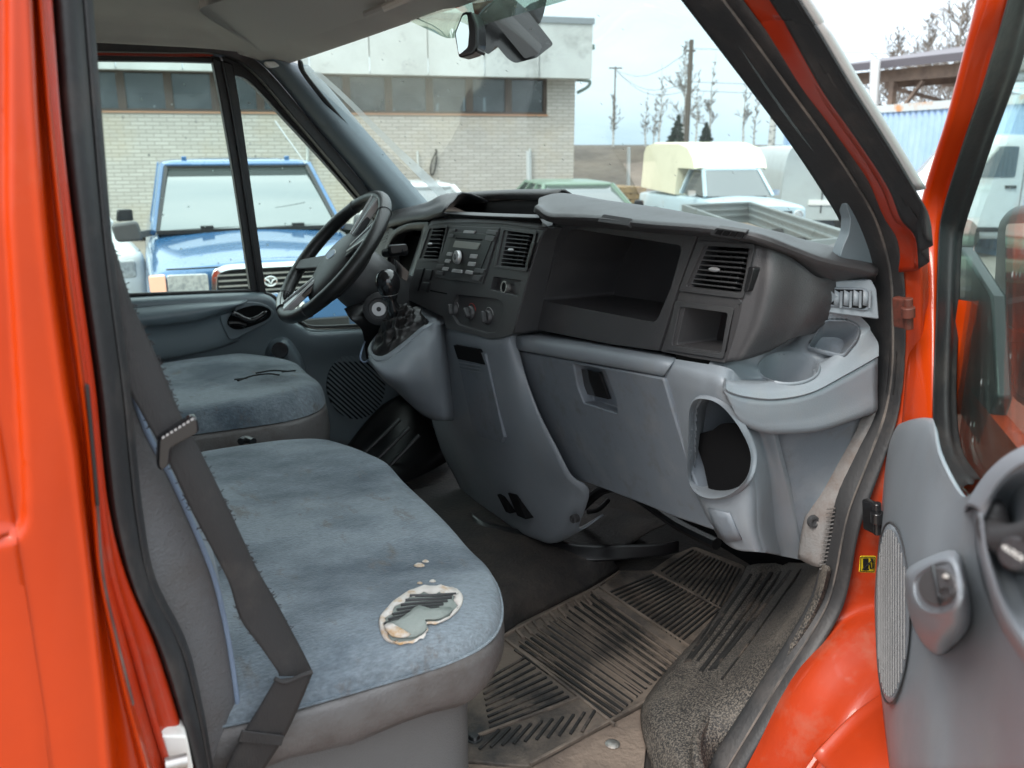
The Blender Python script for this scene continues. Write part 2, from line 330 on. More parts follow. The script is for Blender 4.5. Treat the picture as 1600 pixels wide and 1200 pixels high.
def hit(B, px, py, off=0.0):
    d = ray(px, py).normalized(); l, n, i, t = B.ray_cast(C0, d)
    if l is None: return None
    if n.dot(d) > 0: n = -n
    return l + n * off
def hits(B, L_, off=0.0): return [q for q in (hit(B, p[0], p[1], off) for p in L_) if q is not None]
def decal(name, B, pxs, m, parent, off=.001, th=.001, close=0, dens=0):
    if close: pxs = [tuple(v.to_2d()) for v in cr([Vector((a, b, 0)) for a, b in pxs], close, True)]
    P_ = hits(B, pxs, off); n_ = len(P_); c_ = sum(P_, Vector()) / n_; cx_ = proj(c_); ch = hit(B, cx_[0], cx_[1], off) or c_
    mids = []
    for p in pxs[:n_]:
        q = hit(B, (p[0] + cx_[0]) / 2, (p[1] + cx_[1]) / 2, off); mids.append(q if q is not None else c_)
    V = P_ + mids + [ch]; f = [(i, (i + 1) % n_, n_ + (i + 1) % n_, n_ + i) for i in range(n_)] + [(n_ + i, n_ + (i + 1) % n_, 2 * n_) for i in range(n_)]
    return mk(name, V, f, m, parent, ang=60, thick=th, toff=0)
def flat(name, B, pxs, m, parent, off=.001, th=.001, r=0, bevel=0):
    cx_ = sum(p[0] for p in pxs) / len(pxs); cy2 = sum(p[1] for p in pxs) / len(pxs); P_ = hits(B, [(mix(cx_, x, .8), mix(cy2, y, .8)) for x, y in pxs]); c_ = sum(P_, Vector()) / len(P_)
    n = Vector()
    for i in range(len(P_)): n += (P_[i] - c_).cross(P_[(i + 1) % len(P_)] - c_)
    n.normalize(); n = -n if n.dot(ray(cx_, cy2)) > 0 else n; pl_ = (n, n.dot(c_ - C0)); q = pp(pxs, pl_, off)
    return MB().prism(rnd(q, r) if r else q, -n * th).build(name, m, parent, bevel=bevel)
def frame(xdir, zdir):                                           # text frame: x = reading direction, z = facing direction
    x = Vector(xdir).normalized(); z = Vector(zdir).normalized(); y = z.cross(x).normalized(); x = y.cross(z)
    return Matrix((x, y, z)).transposed()

#=====VAN=====
exec_van = True
VO = Vector((.6, 1.65, 0)); ORG = VO
VAN = empty('delivery_van', VO)
tag(VAN, 'orange-red van with front passenger door open, showing worn blue seats and grey dashboard', 'van')
Yr = lambda L_: [PY(*p) for p in L_]
# ---- left: side panel, jamb, seal
def recess(p):
    x, y = proj(p); xe = 12 + (min(max(y, 330), 760) - 330) / 430 * 27; d = min(xe - x, (848 - .35 * (38 - x)) - y)
    if xe - x < 46 and 848 - y < 46: d = 46 - math.hypot(46 - (xe - x), 46 - (848 - y))
    if p.x < -.10: d = (p.z - PY(0, 858, .7).z) / .0007
    t = max(0, min(1, (d + 9) / 18)); return p + Vector((0, .009 * t * t * (3 - 2 * t), 0))
ys = [0, 200, 400, 600, 700, 800, 900, 1000, 1100, 1200]
rA = list(zip([42, 52, 68, 95, 113, 125, 138, 148, 158, 165], ys)); rB = list(zip([65, 82, 104, 131, 142, 150, 158, 180, 205, 235], ys))
rC = list(zip([83, 98, 122, 150, 160, 173, 200, 242, 275, 304], ys)); rD = list(zip([140, 156, 173, 198, 208, 219, 238, 287, 312, 329], ys))
def ext(rw, Y): # extend beyond the frame top and bottom
    p = [PY(x, y, Y(y) if callable(Y) else Y) for x, y in rw]
    return [p[0] + (p[0] - p[1]).normalized() * .35] + p + [p[-1] + (p[-1] - p[-2]).normalized() * .25]
a0 = ext(rA, .70)
side = surf('side_panel', [[Vector((-2.6, .70, p.z)) for p in a0], [Vector((-1.0, .685, p.z)) for p in a0], [Vector((-.14, .694, p.z)) for p in a0], [p + Vector((-.075, -.003, 0)) for p in a0], [p + Vector((-.03, -.003, 0)) for p in a0], [p + Vector((-.006, 0, 0)) for p in a0],
       [mix(p, q, .12) + Vector((0, .001, 0)) for p, q in zip(a0, ext(rB, .715))], [mix(p, q, .3) + Vector((0, .022, 0)) for p, q in zip(a0, ext(rB, .715))], [mix(p, q, .7) + Vector((0, .022, 0)) for p, q in zip(a0, ext(rB, .715))], [mix(p, q, .88) + Vector((0, .004, 0)) for p, q in zip(a0, ext(rB, .715))], ext(rB, .735), [p + Vector((0, .03, 0)) for p in ext(rB, .74)]], M['orange'], VAN, nu=16, nv=14, thick=.002, fn=recess)
b0 = ext([(x + 3, y) for x, y in rB], .752)
MB().tube(cr([PY(x + 1, y, .737) for x, y in rB[3:9]], 5), .0035, 8, flat=.6).build('slide_door_seal', M['dustrubber'], VAN)
surf('door_jamb', [b0, [mix(p, q, .5) + Vector((.0, .012, 0)) for p, q in zip(b0, ext(rC, .80))], [p + Vector((-.002, 0, 0)) for p in ext(rC, .80)], [p + Vector((-.01, .05, 0)) for p in ext(rC, .82)]], M['red'], VAN, nu=5, nv=5, thick=.002)
MB().tube(cr(ext([(mix(a[0], b[0], .4), a[1]) for a, b in zip(rB, rC)], .768), 5), .0035, 8).build('jamb_rib', M['red'], VAN)
c0 = ext([(x + 1, y) for x, y in rC], .805); d0 = ext(rD, .85)
sealrows = [c0, [mix(p, q, .18) + Vector((0, -.022, 0)) for p, q in zip(c0, d0)], [mix(p, q, .5) + Vector((0, -.028, 0)) for p, q in zip(c0, d0)],
            [mix(p, q, .72) + Vector((0, -.016, 0)) for p, q in zip(c0, d0)], [mix(p, q, .76) + Vector((0, -.006, 0)) for p, q in zip(c0, d0)],
            [mix(p, q, .86) + Vector((0, -.018, 0)) for p, q in zip(c0, d0)], d0, [p + Vector((-.03, .04, 0)) for p in d0]]
surf('door_seal', sealrows, M['rubber'], VAN, nu=6, nv=5, thick=.002)
pl = plane((0, 1, 0), (0, .79, 0))
st = plate('door_striker', [(236, 1150), (292, 1150), (302, 1200), (305, 1240), (245, 1240)], plane((0, 1, 0), (0, .775, 0)), -.03, M['white'], VAN, r=.004, bevel=.003, vec=(0, .03, 0))
MB().tube([PY(258, 1196, .758), PY(292, 1188, .758)], .007, 12).build('striker_pin', M['dullmetal'], st)
plate('rubber_stop', [(133, 600), (140, 604), (156, 790), (150, 792)], plane((0, 1, 0), (0, .716, 0)), .004, M['black'], VAN, r=.002, vec=(0, .006, 0))
# ---- right: A-pillar strips
stA = [0, 1, 2, 3, 4, 5, 6]
S0 = [(1090, 0), (1145, 72), (1200, 143), (1240, 191), (1275, 233), (1300, 272), (1316, 306), (1328, 340)]
S1 = [(1148, 0), (1175, 38), (1240, 127), (1283, 183), (1318, 232), (1346, 271), (1379, 333), (1394, 385), (1400, 430)]
S2 = [(1200, -5), (1228, 38), (1283, 137), (1325, 197), (1367, 258), (1392, 300), (1408, 342), (1431, 371), (1436, 420)]
S3 = [(1242, 0), (1270, 45), (1300, 95), (1325, 137), (1365, 200), (1396, 250), (1425, 298), (1440, 330), (1446, 372)]
def tum(y): return .83 + max(0, 300 - y) / 300 * .03
def exu(p, d=.3): return [p[0] + (p[0] - p[1]).normalized() * d] + p
s1 = exu([PY(x, y, tum(y)) for x, y in S1]); s2 = exu([PY(x, y, tum(y) - .055) for x, y in S2]); s3 = exu([PY(x, y, tum(y) - .10) for x, y in S3])
body = surf('front_pillar', [[p + Vector((0, .05, 0)) for p in s1], s1, [mix(p, q, .3) + Vector((0, .012, 0)) for p, q in zip(s1, s2)], [mix(p, q, .7) + Vector((0, -.004, 0)) for p, q in zip(s1, s2)], s2,
     [p + Vector((.01, .02, 0)) for p in s2]], M['red'], VAN, nu=5, nv=4, thick=.002)
sB = exu([PY(x, y, tum(y) - .062) for x, y in S2])
surf('pillar_weatherstrip', [sB, [mix(p, q, .3) + Vector((0, -.012, 0)) for p, q in zip(sB, s3)], [mix(p, q, .55) + Vector((0, .003, 0)) for p, q in zip(sB, s3)], [mix(p, q, .8) + Vector((0, -.012, 0)) for p, q in zip(sB, s3)], s3, [p + Vector((.03, .03, 0)) for p in s3]], M['rubber'], VAN, nu=5, nv=4, thick=.002)
s4 = [p + Vector((.012, -.006, 0.003)) for p in s3]
s3, s4 = s3[:-2], s4[:-2]
surf('windscreen_moulding', [s3, [mix(a, b, .5) + Vector((0, -.006, 0)) for a, b in zip(s3, s4)], s4, [p + Vector((-.004, .04, 0)) for p in s4]], M['silver'], VAN, nu=4, nv=3, thick=.002)
# ---- right seal all the way down
LI = [(1100, 0), (1150, 66), (1210, 146), (1262, 217), (1310, 290), (1345, 350), (1368, 420), (1374, 500), (1374, 580), (1362, 640), (1338, 700), (1305, 780), (1292, 840), (1284, 880), (1272, 925), (1250, 970), (1200, 1050), (1133, 1155), (1095, 1215)]
LO = [(1148, 0), (1198, 66), (1250, 140), (1300, 207), (1350, 280), (1381, 340), (1398, 420), (1402, 500), (1399, 580), (1389, 650), (1366, 725), (1338, 805), (1326, 850), (1320, 890), (1306, 945), (1275, 1000), (1225, 1071), (1160, 1185), (1140, 1225)]
li = exu([PY(x, y, tum(y) + .025) for x, y in LI]); lo = exu([PY(x, y, tum(y) - .004) for x, y in LO])
surf('door_seal', [[p + (Vector((-.006, .03, 0)) if i < 9 else Vector((0, .003, -.012))) for i, p in enumerate(li)], li, [mix(p, q, .25) + Vector((0, -.016, 0)) for p, q in zip(li, lo)], [mix(p, q, .42) + Vector((0, -.004, 0)) for p, q in zip(li, lo)],
      [mix(p, q, .55) + Vector((0, -.018, 0)) for p, q in zip(li, lo)], [mix(p, q, .85) + Vector((0, -.018, 0)) for p, q in zip(li, lo)], lo], M['rubber'], VAN, nu=5, nv=4, thick=.002)
MB().tube(cr([mix(p, q, .33) + Vector((0, -.014, 0)) for p, q in zip(li, lo)], 4), .0022, 6).build('seal_lip', M['dustrubber'], VAN)
# inner grey pillar trim beside the windscreen
s0 = exu([PY(x, y, tum(y) + .05) for x, y in S0]); l9 = exu([PY(x + 8, y, tum(y) + .035) for x, y in LI[:8]] + [PY(1374, 520, .86)])
s1b = exu([PY(x, y, tum(y) + .03) for x, y in [(1103, 0), (1152, 64), (1212, 143), (1250, 192), (1290, 247), (1318, 290), (1345, 345), (1362, 395)]])
surf('pillar_trim', [[p + Vector((.008, .01, 0)) for p in s0], s0, [mix(p, q, .5) + Vector((-.004, -.012, 0)) for p, q in zip(s0, s1b)], s1b], M['dark2'], VAN, nu=5, nv=4, thick=.002)
MB().prism(rnd([PY(x, y, .857) for x, y in ((1321, 316), (1345, 330), (1364, 392), (1368, 418), (1312, 402), (1318, 384), (1327, 364), (1329, 342))], .005), (.004, .02, 0)).build('pillar_foot', M['greydk'], VAN, bevel=.003)
# ---- red hinge pillar and sill
R0 = [(1402, 420), (1402, 500), (1399, 580), (1389, 650), (1366, 725), (1338, 805), (1326, 850), (1320, 890), (1306, 945), (1275, 1000), (1225, 1071), (1160, 1185), (1130, 1240)]
R1 = [(1437, 400), (1438, 490), (1437, 580), (1432, 650), (1424, 725), (1415, 800), (1405, 850), (1398, 895), (1385, 945), (1330, 985), (1262, 1060), (1195, 1185), (1170, 1240)]
R2 = [(1448, 395), (1450, 490), (1450, 580), (1448, 650), (1470, 725), (1495, 800), (1490, 860), (1480, 920), (1470, 990), (1420, 1050), (1345, 1120), (1290, 1215), (1265, 1265)]
r0 = [PY(x, y, .828) for x, y in R0]; r1 = [PY(x, y, .79) for x, y in R1]; r2 = [PY(x, y, .80 if i < 4 else (.76 if i == 4 else .70)) for i, (x, y) in enumerate(R2)]
r3 = [p + (Vector((.02, .02, 0)) if i < 5 else Vector((.05, -.02, -.05))) for i, p in enumerate(r2)]
sill = surf('sill_panel', [[p + Vector((0, .008, 0)) for p in r0], r0, [mix(p, q, .6) + Vector((0, .006, 0)) for p, q in zip(r0, r1)], r1, [mix(p, q, .5) for p, q in zip(r1, r2)], r2, r3], M['sillred'], VAN, nu=4, nv=4, thick=.002)
for dx in (0, 17):
    MB().tube(cr([PY(x + dx, y + dx * .8, .72) for x, y in ((1235, 1240), (1290, 1165), (1330, 1112), (1380, 1068), (1450, 1025))], 6), .006, 8).build('sill_rib', M['sillred'], VAN)
surf('lower_sill', [[PY(1270, 1180, .70), PY(1340, 1110, .70), PY(1420, 1060, .70)], [PY(1330, 1240, .66), PY(1380, 1180, .66), PY(1450, 1120, .66)], [PY(1400, 1300, .60), PY(1440, 1260, .60), PY(1500, 1200, .60)]], M['sillred'], VAN, nu=5, nv=4, thick=.003)
for (x, y, dy) in ((1419, 492, 0), (1370, 812, 1)):
    h = MB(); pl = plane((0, 1, 0), (0, .775, 0))
    h.prism(rnd(pp([(x - 6, y - 24), (x + 5, y - 27), (x + 7, y + 20), (x - 4, y + 24)], pl), .004), (0, .02, 0))
    h.tube([PY(x, y - 26, .772), PY(x + 1, y + 22, .772)], .006, 12); h.tube([PY(x, y - 12, .770), PY(x, y + 4, .770)], .009, 12)
    h.build('door_hinge', M['gloss'] if dy else M['hinge'], VAN, bevel=.001)
stp = plate('fuel_sticker', [(1345, 869), (1369, 869), (1367, 895), (1343, 894)], plane((0, 1, 0), (0, .768, 0)), .001, M['yellow'], VAN, r=.002, bevel=0, vec=(0, .0012, 0))
pl = plane((0, 1, 0), (0, .767, 0)); fb = MB()
fb.prism(pp([(1349, 873), (1357, 873), (1357, 889), (1349, 889)], pl), (0, .0008, 0)); fb.prism(pp([(1348, 889), (1358, 889), (1358, 891), (1348, 891)], pl), (0, .0008, 0))
fb.tube([PP(x, y, pl) for x, y in ((1357, 881), (1360, 882), (1360, 888), (1364, 888), (1364, 877), (1361, 873))], .0012, 6); fb.tube([PP(1348, 890, pl, -.0006), PP(1365, 873, pl, -.0006)], .001, 6)
for a, b in (((1344.6, 870.5), (1367.4, 870.5)), ((1367.4, 870.5), (1365.6, 893.4)), ((1365.6, 893.4), (1344, 892.8)), ((1344, 892.8), (1344.6, 870.5))): fb.tube([PP(*a, pl), PP(*b, pl)], .0006, 5)
fb.build('pump_symbol', M['black'], stp)

MB().box((-.1, .80, .35), (1.1, .84, .78)).build('rocker_panel', M['red'], VAN, bevel=.01)
MB().box((-.4, .80, 1.99), (.42, .88, 2.16)).build('roof_rail', M['orange'], VAN, bevel=.02)
# ---- windscreen
wl = [PY(468, 93, 2.33), PY(482, 122, 2.35), PY(560, 214, 2.38), PY(666, 326, 2.40)]
wr = [PY(1100, -2, .885), PY(1205, 143, .87), PY(1320, 312, .86), PY(1330, 372, .86)]
def wcol(top, X1, Y): return [top, mix(top, Vector((X1, Y, CAMZ - .2)), .33) + Vector((.02, 0, .015)), mix(top, Vector((X1, Y, CAMZ - .2)), .68) + Vector((.02, 0, .015)), Vector((X1, Y, CAMZ - .2))]
tops = [PY(562, 61, 1.95), PY(650, 30, 1.65), PY(742, 0, 1.38), PY(872, -70, 1.1)]
wc = [wl, wcol(tops[0], 1.08, 2.05), wcol(tops[1], 1.12, 1.7), wcol(tops[2], 1.12, 1.4), wcol(tops[3], 1.08, 1.15), wr]
ws = surf('windscreen', [[c[i] for c in wc] for i in range(4)], M['glasswind'], VAN, nu=5, nv=5, thick=0)
# dried smear where the wiper does not reach
sm = [PY(x, y, 2.34) for x, y in ((484, 112), (520, 140), (580, 200), (640, 262), (700, 322))]; sm2 = [PY(x, y, 2.335) for x, y in ((500, 112), (548, 156), (615, 222), (672, 275), (722, 325))]
surf('wiper_smear', [sm, sm2], M['streak'], ws, nu=5, nv=2, thick=0)
# black edge frit
fl = [PY(464, 90, 2.345), PY(476, 122, 2.36), PY(552, 214, 2.385), PY(658, 326, 2.405)]
surf('windscreen_edge', [fl, [mix(a, b, .9) for a, b in zip(fl, [PY(473, 96, 2.34), PY(486, 123, 2.35), PY(562, 213, 2.38), PY(668, 325, 2.40)])]], M['rubber'], ws, nu=6, nv=2, thick=.002)
tl = [PY(640, 33, 1.62), PY(690, 15, 1.5), PY(760, -8, 1.35), PY(900, -80, 1.08)]
t2 = [PY(643, 42, 1.62), PY(700, 60, 1.5), PY(730, 45, 1.43), PY(780, 25, 1.35)]
surf('shade_band', [tl, [PY(672, 48, 1.6), PY(705, 60, 1.52), PY(745, 42, 1.4), PY(990, -30, 1.08)]], M['band'], ws, nu=5, nv=4, thick=0)

# ---- headliner, visor
def hl(x, Y, z): return Vector((x, Y, CAMZ + z))
fr_ = [PY(405, 92, 2.42), PY(440, 99, 2.40), PY(474, 90, 2.30), PY(562, 60, 1.95), PY(650, 29, 1.65), PY(742, -1, 1.38), PY(872, -71, 1.1), hl(.55, .90, .19)]
def back(p, dx, dz): return p + Vector((dx, 0, dz))
rows = [fr_, [back(p, -.05, .012) for p in fr_], [hl(.42, q, z) for q, z in ((2.42, .232), (2.38, .245), (2.28, .26), (1.95, .285), (1.65, .295), (1.38, .29), (1.1, .275), (.90, .22))],
        [hl(.2, q, z) for q, z in ((2.42, .236), (2.38, .26), (2.28, .29), (1.95, .32), (1.65, .33), (1.38, .325), (1.1, .30), (.88, .235))],
        [hl(-.9, q, z) for q, z in ((2.42, .236), (2.38, .26), (2.28, .29), (1.95, .32), (1.65, .33), (1.38, .325), (1.1, .30), (.88, .235))]]
surf('headliner', rows, M['liner'], VAN, nu=5, nv=5, thick=.006)
vpl = [PZ(306, 16, .262), PZ(325, 8, .275), PZ(540, -60, .28), PZ(600, -8, .235), PZ(606, 20, .222), PZ(575, 27, .222), PZ(422, 80, .214), PZ(404, 79, .214)]
vis = MB().prism(rnd(vpl, .03, 5), (0, 0, .016)).build('sun_visor', M['visor'], VAN, bevel=.005, seg=3)
MB().tube([PZ(572, 22, .218), PZ(600, 12, .222), PZ(640, -5, .24)], .007, 8).build('visor_arm', M['visor'], vis)
MB().lathe(PZ(224, 44, .285), (0, 0, 1), [(.0, -.003), (.018, -.002), (.02, .004), (.0, .004)], 20).build('roof_plug', M['visor'], VAN)
cl = MB().prism(rnd([PY(412, 96, 2.38), PY(436, 96, 2.38), PY(438, 104, 2.38), PY(420, 106, 2.38)], .008), (0, .02, 0)).build('coat_hook', M['white'], VAN, bevel=.002)
# outer roof, rear bulkhead and far shell so that light only enters through the openings
rb = MB(); rb.prism([(-2.6, .80, 2.22), (.35, .84, 2.12), (.55, .9, 2.04), (.55, 2.5, 2.04), (.35, 2.55, 2.12), (-2.6, 2.6, 2.22)], (0, 0, .03)); rb.build('roof_panel', M['orange'], VAN, bevel=.01)
MB().box((-.42, .80, .45), (-.39, 2.55, 2.1)).build('bulkhead', M['base'], VAN)
MB().box((-2.6, 2.5, .45), (-.1, 2.6, 2.1)).build('far_side_panel', M['orange'], VAN)
MB().box((-2.63, .74, .45), (-2.6, 2.6, 2.14)).build('rear_panel', M['orange'], VAN)
fh = surf('bonnet', [[Vector((1.14, Y, z)) for Y, z in ((.80, 1.45), (1.2, 1.5), (1.65, 1.52), (2.1, 1.5), (2.5, 1.45))], [Vector((1.4, Y, z)) for Y, z in ((.80, 1.33), (1.2, 1.4), (1.65, 1.42), (2.1, 1.4), (2.5, 1.33))],
     [Vector((1.75, Y, z)) for Y, z in ((.86, 1.1), (1.2, 1.2), (1.65, 1.22), (2.1, 1.2), (2.44, 1.1))], [Vector((1.85, Y, z)) for Y, z in ((.9, .6), (1.2, .55), (1.65, .55), (2.1, .55), (2.4, .6))]], M['orange'], VAN, thick=.004)
MB().prism([(1.10, .76, .55), (1.10, .76, 1.54), (1.4, .78, 1.40), (1.72, .84, 1.1), (1.8, .88, .6)], (0, .02, 0)).build('front_wing', M['orange'], VAN)
MB().box((1.30, .9, .78), (1.33, 2.5, 1.5)).build('firewall', M['cavity'], VAN)
for wx in (1.35, -1.7):
    for wy in (.92, 2.4):
        w = MB().lathe((wx, wy - .1, .34), (0, 1, 0), [(.2, 0), (.32, .0), (.34, .03), (.34, .17), (.32, .2), (.2, .2)], 28).build('wheel', M['rubber'], VAN)
        MB().lathe((wx, wy - .09, .34), (0, 1, 0), [(.03, .0), (.19, .02), (.2, .0), (.2, .17), (.03, .17)], 24).build('rim', M['dullmetal'], w)

# ---- rear-view mirror and sensor housing
mpx = [(788, 62)]
hs = [PY(735, -6, 1.43), PY(752, -10, 1.42), PY(800, 30, 1.40), PY(843, 84, 1.38), PY(840, 90, 1.375), PY(805, 99, 1.375), PY(793, 92, 1.375), PY(775, 70, 1.385), PY(764, 86, 1.39), PY(755, 80, 1.395), PY(748, 50, 1.40)]
mir = MB().prism(rnd(hs, .006), (.035, .015, .02)).build('rear_view_mirror', M['black'], VAN, bevel=.006, seg=3)
plate('sensor_cover', [(740, -5), (752, -6), (843, 84), (820, 92)], plane((.3, 1, 0), (.72 * 1, 1.37, 0)), .01, M['dark2'], mir, r=.004, vec=(.01, .006, .012), bevel=.003)
MB().prism(rnd([PY(803, 24, 1.42), PY(832, 12, 1.44), PY(826, 40, 1.44), PY(820, 55, 1.43)], .004), (.03, .0, .02)).build('cable_cover', M['black'], mir, bevel=.002)
mh = [PY(722, 18, 1.36), PY(738, 18, 1.355), PY(746, 40, 1.35), PY(747, 72, 1.35), PY(740, 84, 1.35), PY(716, 91, 1.36), PY(709, 52, 1.37)]
MB().prism(rnd(mh, .006), (.03, .03, 0)).build('mirror_shell', M['black'], mir, bevel=.005, seg=3)
MB().prism(rnd([PY(723, 24, 1.352), PY(730, 22, 1.352), PY(733, 50, 1.352), PY(731, 74, 1.352), PY(717, 86, 1.352), PY(712, 52, 1.352)], .004), (.002, .003, 0)).build('mirror_glass', M['mirror'], mir)
MB().tube([PY(742, 40, 1.36), PY(758, 38, 1.40)], .005, 8).build('mirror_stem', M['black'], mir); MB().tube([PY(744, 78, 1.35), PY(756, 84, 1.36)], .003, 8).build('dip_lever', M['black'], mir)

# ---- far A-pillar trim
ap = [(444, 104), (478, 140), (548, 222), (612, 296), (652, 340)]
ao = [(384, 80), (428, 118), (500, 205), (565, 282), (612, 345)]
inn = [PY(x + 22, y - 4, 2.38) for x, y in ap]; ou = [PY(x, y, 2.44) for x, y in ao]
surf('pillar_trim', [[p + Vector((.03, .02, 0)) for p in inn], inn, [mix(p, q, .4) + Vector((-.01, -.03, 0)) for p, q in zip(inn, ou)], [mix(p, q, .75) + Vector((-.01, -.02, 0)) for p, q in zip(inn, ou)], ou], M['greydk'], VAN, nu=5, nv=4, thick=.003)

#---- driver's door (far)
T = 2.46
dsill = [(150, 468), (200, 464), (300, 459), (390, 456), (418, 459), (432, 470), (450, 492), (470, 506), (492, 514), (565, 511), (640, 505), (700, 500)]
lowr = [(150, 700), (200, 700), (300, 700), (390, 700), (420, 700), (440, 700), (470, 700), (500, 700), (530, 700), (570, 700), (640, 690), (700, 690)]
dt = [PY(x, y, T + .03) for x, y in dsill]; d1_ = [PY(x, y + 7, T - .015) for x, y in dsill]; d2_ = [PY(x, y + 26, T - .02) for x, y in dsill]
d3_ = [PY(x, mix(y + 30, 610, .5), T + .0) for x, y in dsill]; d4_ = [PY(x, 640, T) for x, y in dsill]; d5_ = [PY(*p, T) for p in lowr]
DD = surf('driver_door', [dt, d1_, d2_, d3_, d4_, d5_], M['greydk'], VAN, nu=5, nv=4, thick=.004)
# window frame (black), outer red edge, glass
frm = MB()
def strip(mb, A, B, dep, Y):
    a = cr([PY(*p, Y) for p in A], 5); b = cr([PY(*p, Y) for p in B], 5)
    V = a + b + [p + Vector((0, dep, 0)) for p in a] + [p + Vector((0, dep, 0)) for p in b]; n = len(a)
    f = []
    for i in range(n - 1): f += [(i, i + 1, n + i + 1, n + i), (2 * n + i, 3 * n + i, 3 * n + i + 1, 2 * n + i + 1), (i, 2 * n + i, 2 * n + i + 1, i + 1), (n + i, n + i + 1, 3 * n + i + 1, 3 * n + i)]
    f += [(0, n, 3 * n, 2 * n), (n - 1, 3 * n - 1, 4 * n - 1, 2 * n - 1)]
    mb.add(V, f)
strip(frm, [(60, 62), (140, 66), (260, 68), (345, 73), (402, 94), (470, 168), (545, 258), (625, 352)], [(60, 78), (140, 80), (260, 82), (338, 84), (392, 108), (460, 184), (530, 266), (600, 350)], .06, T - .02)
strip(frm, [(60, 84), (140, 84), (260, 86), (336, 90)], [(60, 96), (140, 95), (260, 96), (336, 98)], .04, T + .03)
strip(frm, [(338, 76), (392, 100), (460, 176), (530, 260), (605, 348)], [(362, 116), (390, 128), (445, 186), (515, 262), (575, 332)], .04, T + .028)
strip(frm, [(60, 74), (140, 74), (260, 75), (330, 78), (380, 90), (440, 140), (520, 236), (615, 352)], [(60, 88), (140, 88), (260, 90), (336, 94), (384, 112), (440, 176), (512, 258), (585, 345)], .02, T + .06)
frm.build('window_frame', M['rubber'], DD, bevel=.003)
m_ = MB(); strip(m_, [(60, 79), (140, 80), (260, 81), (335, 85)], [(60, 88), (140, 86), (260, 88), (330, 88)], .02, T + .015); m_.build('red_frame_edge', M['red'], DD)
m_ = MB(); strip(m_, [(331, 90), (345, 160), (366, 280), (392, 456)], [(364, 100), (376, 170), (392, 285), (416, 458)], .035, T + .02)
m_.build('window_divider', M['rubber'], DD, bevel=.003)
m_ = MB(); strip(m_, [(345, 96), (359, 165), (378, 282), (403, 456)], [(351, 98), (364, 167), (383, 283), (408, 457)], .02, T + .012); m_.build('divider_rib', M['black'], DD, bevel=.002)
MB().prism([PY(*p, T + .045) for p in ((60, 90), (338, 92), (398, 462), (60, 470))], (0, .004, 0)).build('window_glass', M['glassfar'], DD)
MB().prism([PY(*p, T + .045) for p in ((364, 100), (460, 180), (620, 345), (620, 515), (480, 512), (408, 460))], (0, .004, 0)).build('quarter_glass', M['glassfar'], DD)
m_ = MB(); m_.tube(cr([PY(*p, T + .01) for p in ((414, 458), (430, 466), (450, 490), (472, 505), (494, 511), (570, 508), (640, 503))], 5), .006, 8); m_.tube([PY(150, 464, T + .02), PY(200, 461, T + .02), PY(392, 454, T + .02)], .005, 8); m_.build('window_seal', M['rubber'], DD)
m_ = MB(); m_.tube(cr([PY(*p, T - .004) for p in ((476, 506), (494, 514), (565, 512))], 4), .0025, 6); m_.build('seal_bead', M['dustrubber'], DD)
# armrest bulge
pr = surf('armrest', [[PY(*p, T - .018) for p in ((150, 482), (215, 478), (300, 472), (350, 470), (388, 468))],
      [PY(*p, T - .05) for p in ((150, 500), (220, 496), (300, 486), (340, 480), (380, 474))],
      [PY(*p, T - .045) for p in ((150, 512), (225, 508), (300, 500), (335, 490), (368, 480))],
      [PY(*p, T - .02) for p in ((150, 525), (232, 518), (300, 508), (340, 498), (366, 492))],
      [PY(*p, T - .018) for p in ((150, 560), (245, 558), (305, 548), (345, 537), (372, 527))],
      [PY(*p, T - .0) for p in ((150, 566), (245, 563), (305, 553), (348, 542), (376, 532))]], M['greydk'], DD, nu=5, nv=5, thick=.003)
# handle bezel and lever
bz = MB(); c = PY(386, 493, T - .028)
bzp = cr([PY(*p, T - .026) for p in ((344, 486), (356, 475), (395, 471), (420, 478), (429, 491), (418, 505), (385, 522), (362, 532), (352, 520), (344, 500))], 4, True)
bz.prism(bzp, (0, .02, 0)); bz.build('handle_bezel', M['greydk'], DD, bevel=.004)
MB().prism(cr([PY(*p, T - .0285) for p in ((356, 500), (368, 486), (400, 477), (422, 484), (420, 497), (398, 508), (372, 515), (358, 510))], 4, True), (0, .01, 0)).build('handle_recess', M['cavity'], DD)
MB().tube(cr([PY(*p, T - .045) for p in ((362, 488), (374, 494), (388, 500), (402, 497), (417, 487))], 4), [.006, .009] + [.008] * 14 + [.004], 10).build('door_handle', M['gloss'], DD)
MB().tube(cr([PY(*p, T - .04) for p in ((358, 505), (372, 505), (384, 509))], 4), .006, 8).build('lock_lever', M['black'], DD)
# switch pod
pod = surf('switch_pod', [[PY(*p, T - .002) for p in ((416, 566), (417, 545), (428, 530), (448, 526), (462, 540), (474, 566), (478, 590))],
      [PY(*p, T - .045) for p in ((424, 566), (426, 548), (434, 536), (446, 533), (456, 545), (468, 568), (470, 590))],
      [PY(*p, T - .055) for p in ((430, 564), (432, 555), (437, 545), (444, 541), (449, 548), (458, 566), (460, 590))],
      [PY(*p, T - .05) for p in ((438, 580), (438, 570), (440, 560), (443, 556), (446, 562), (448, 575), (446, 590))]], M['greydk'], DD, nu=4, nv=4)
MB().lathe(PY(437, 547, T - .056), (.35, 1, -.3), [(0, -.004), (.022, -.004), (.024, .004), (0, .004)], 20).build('mirror_switch', M['gloss'], DD)
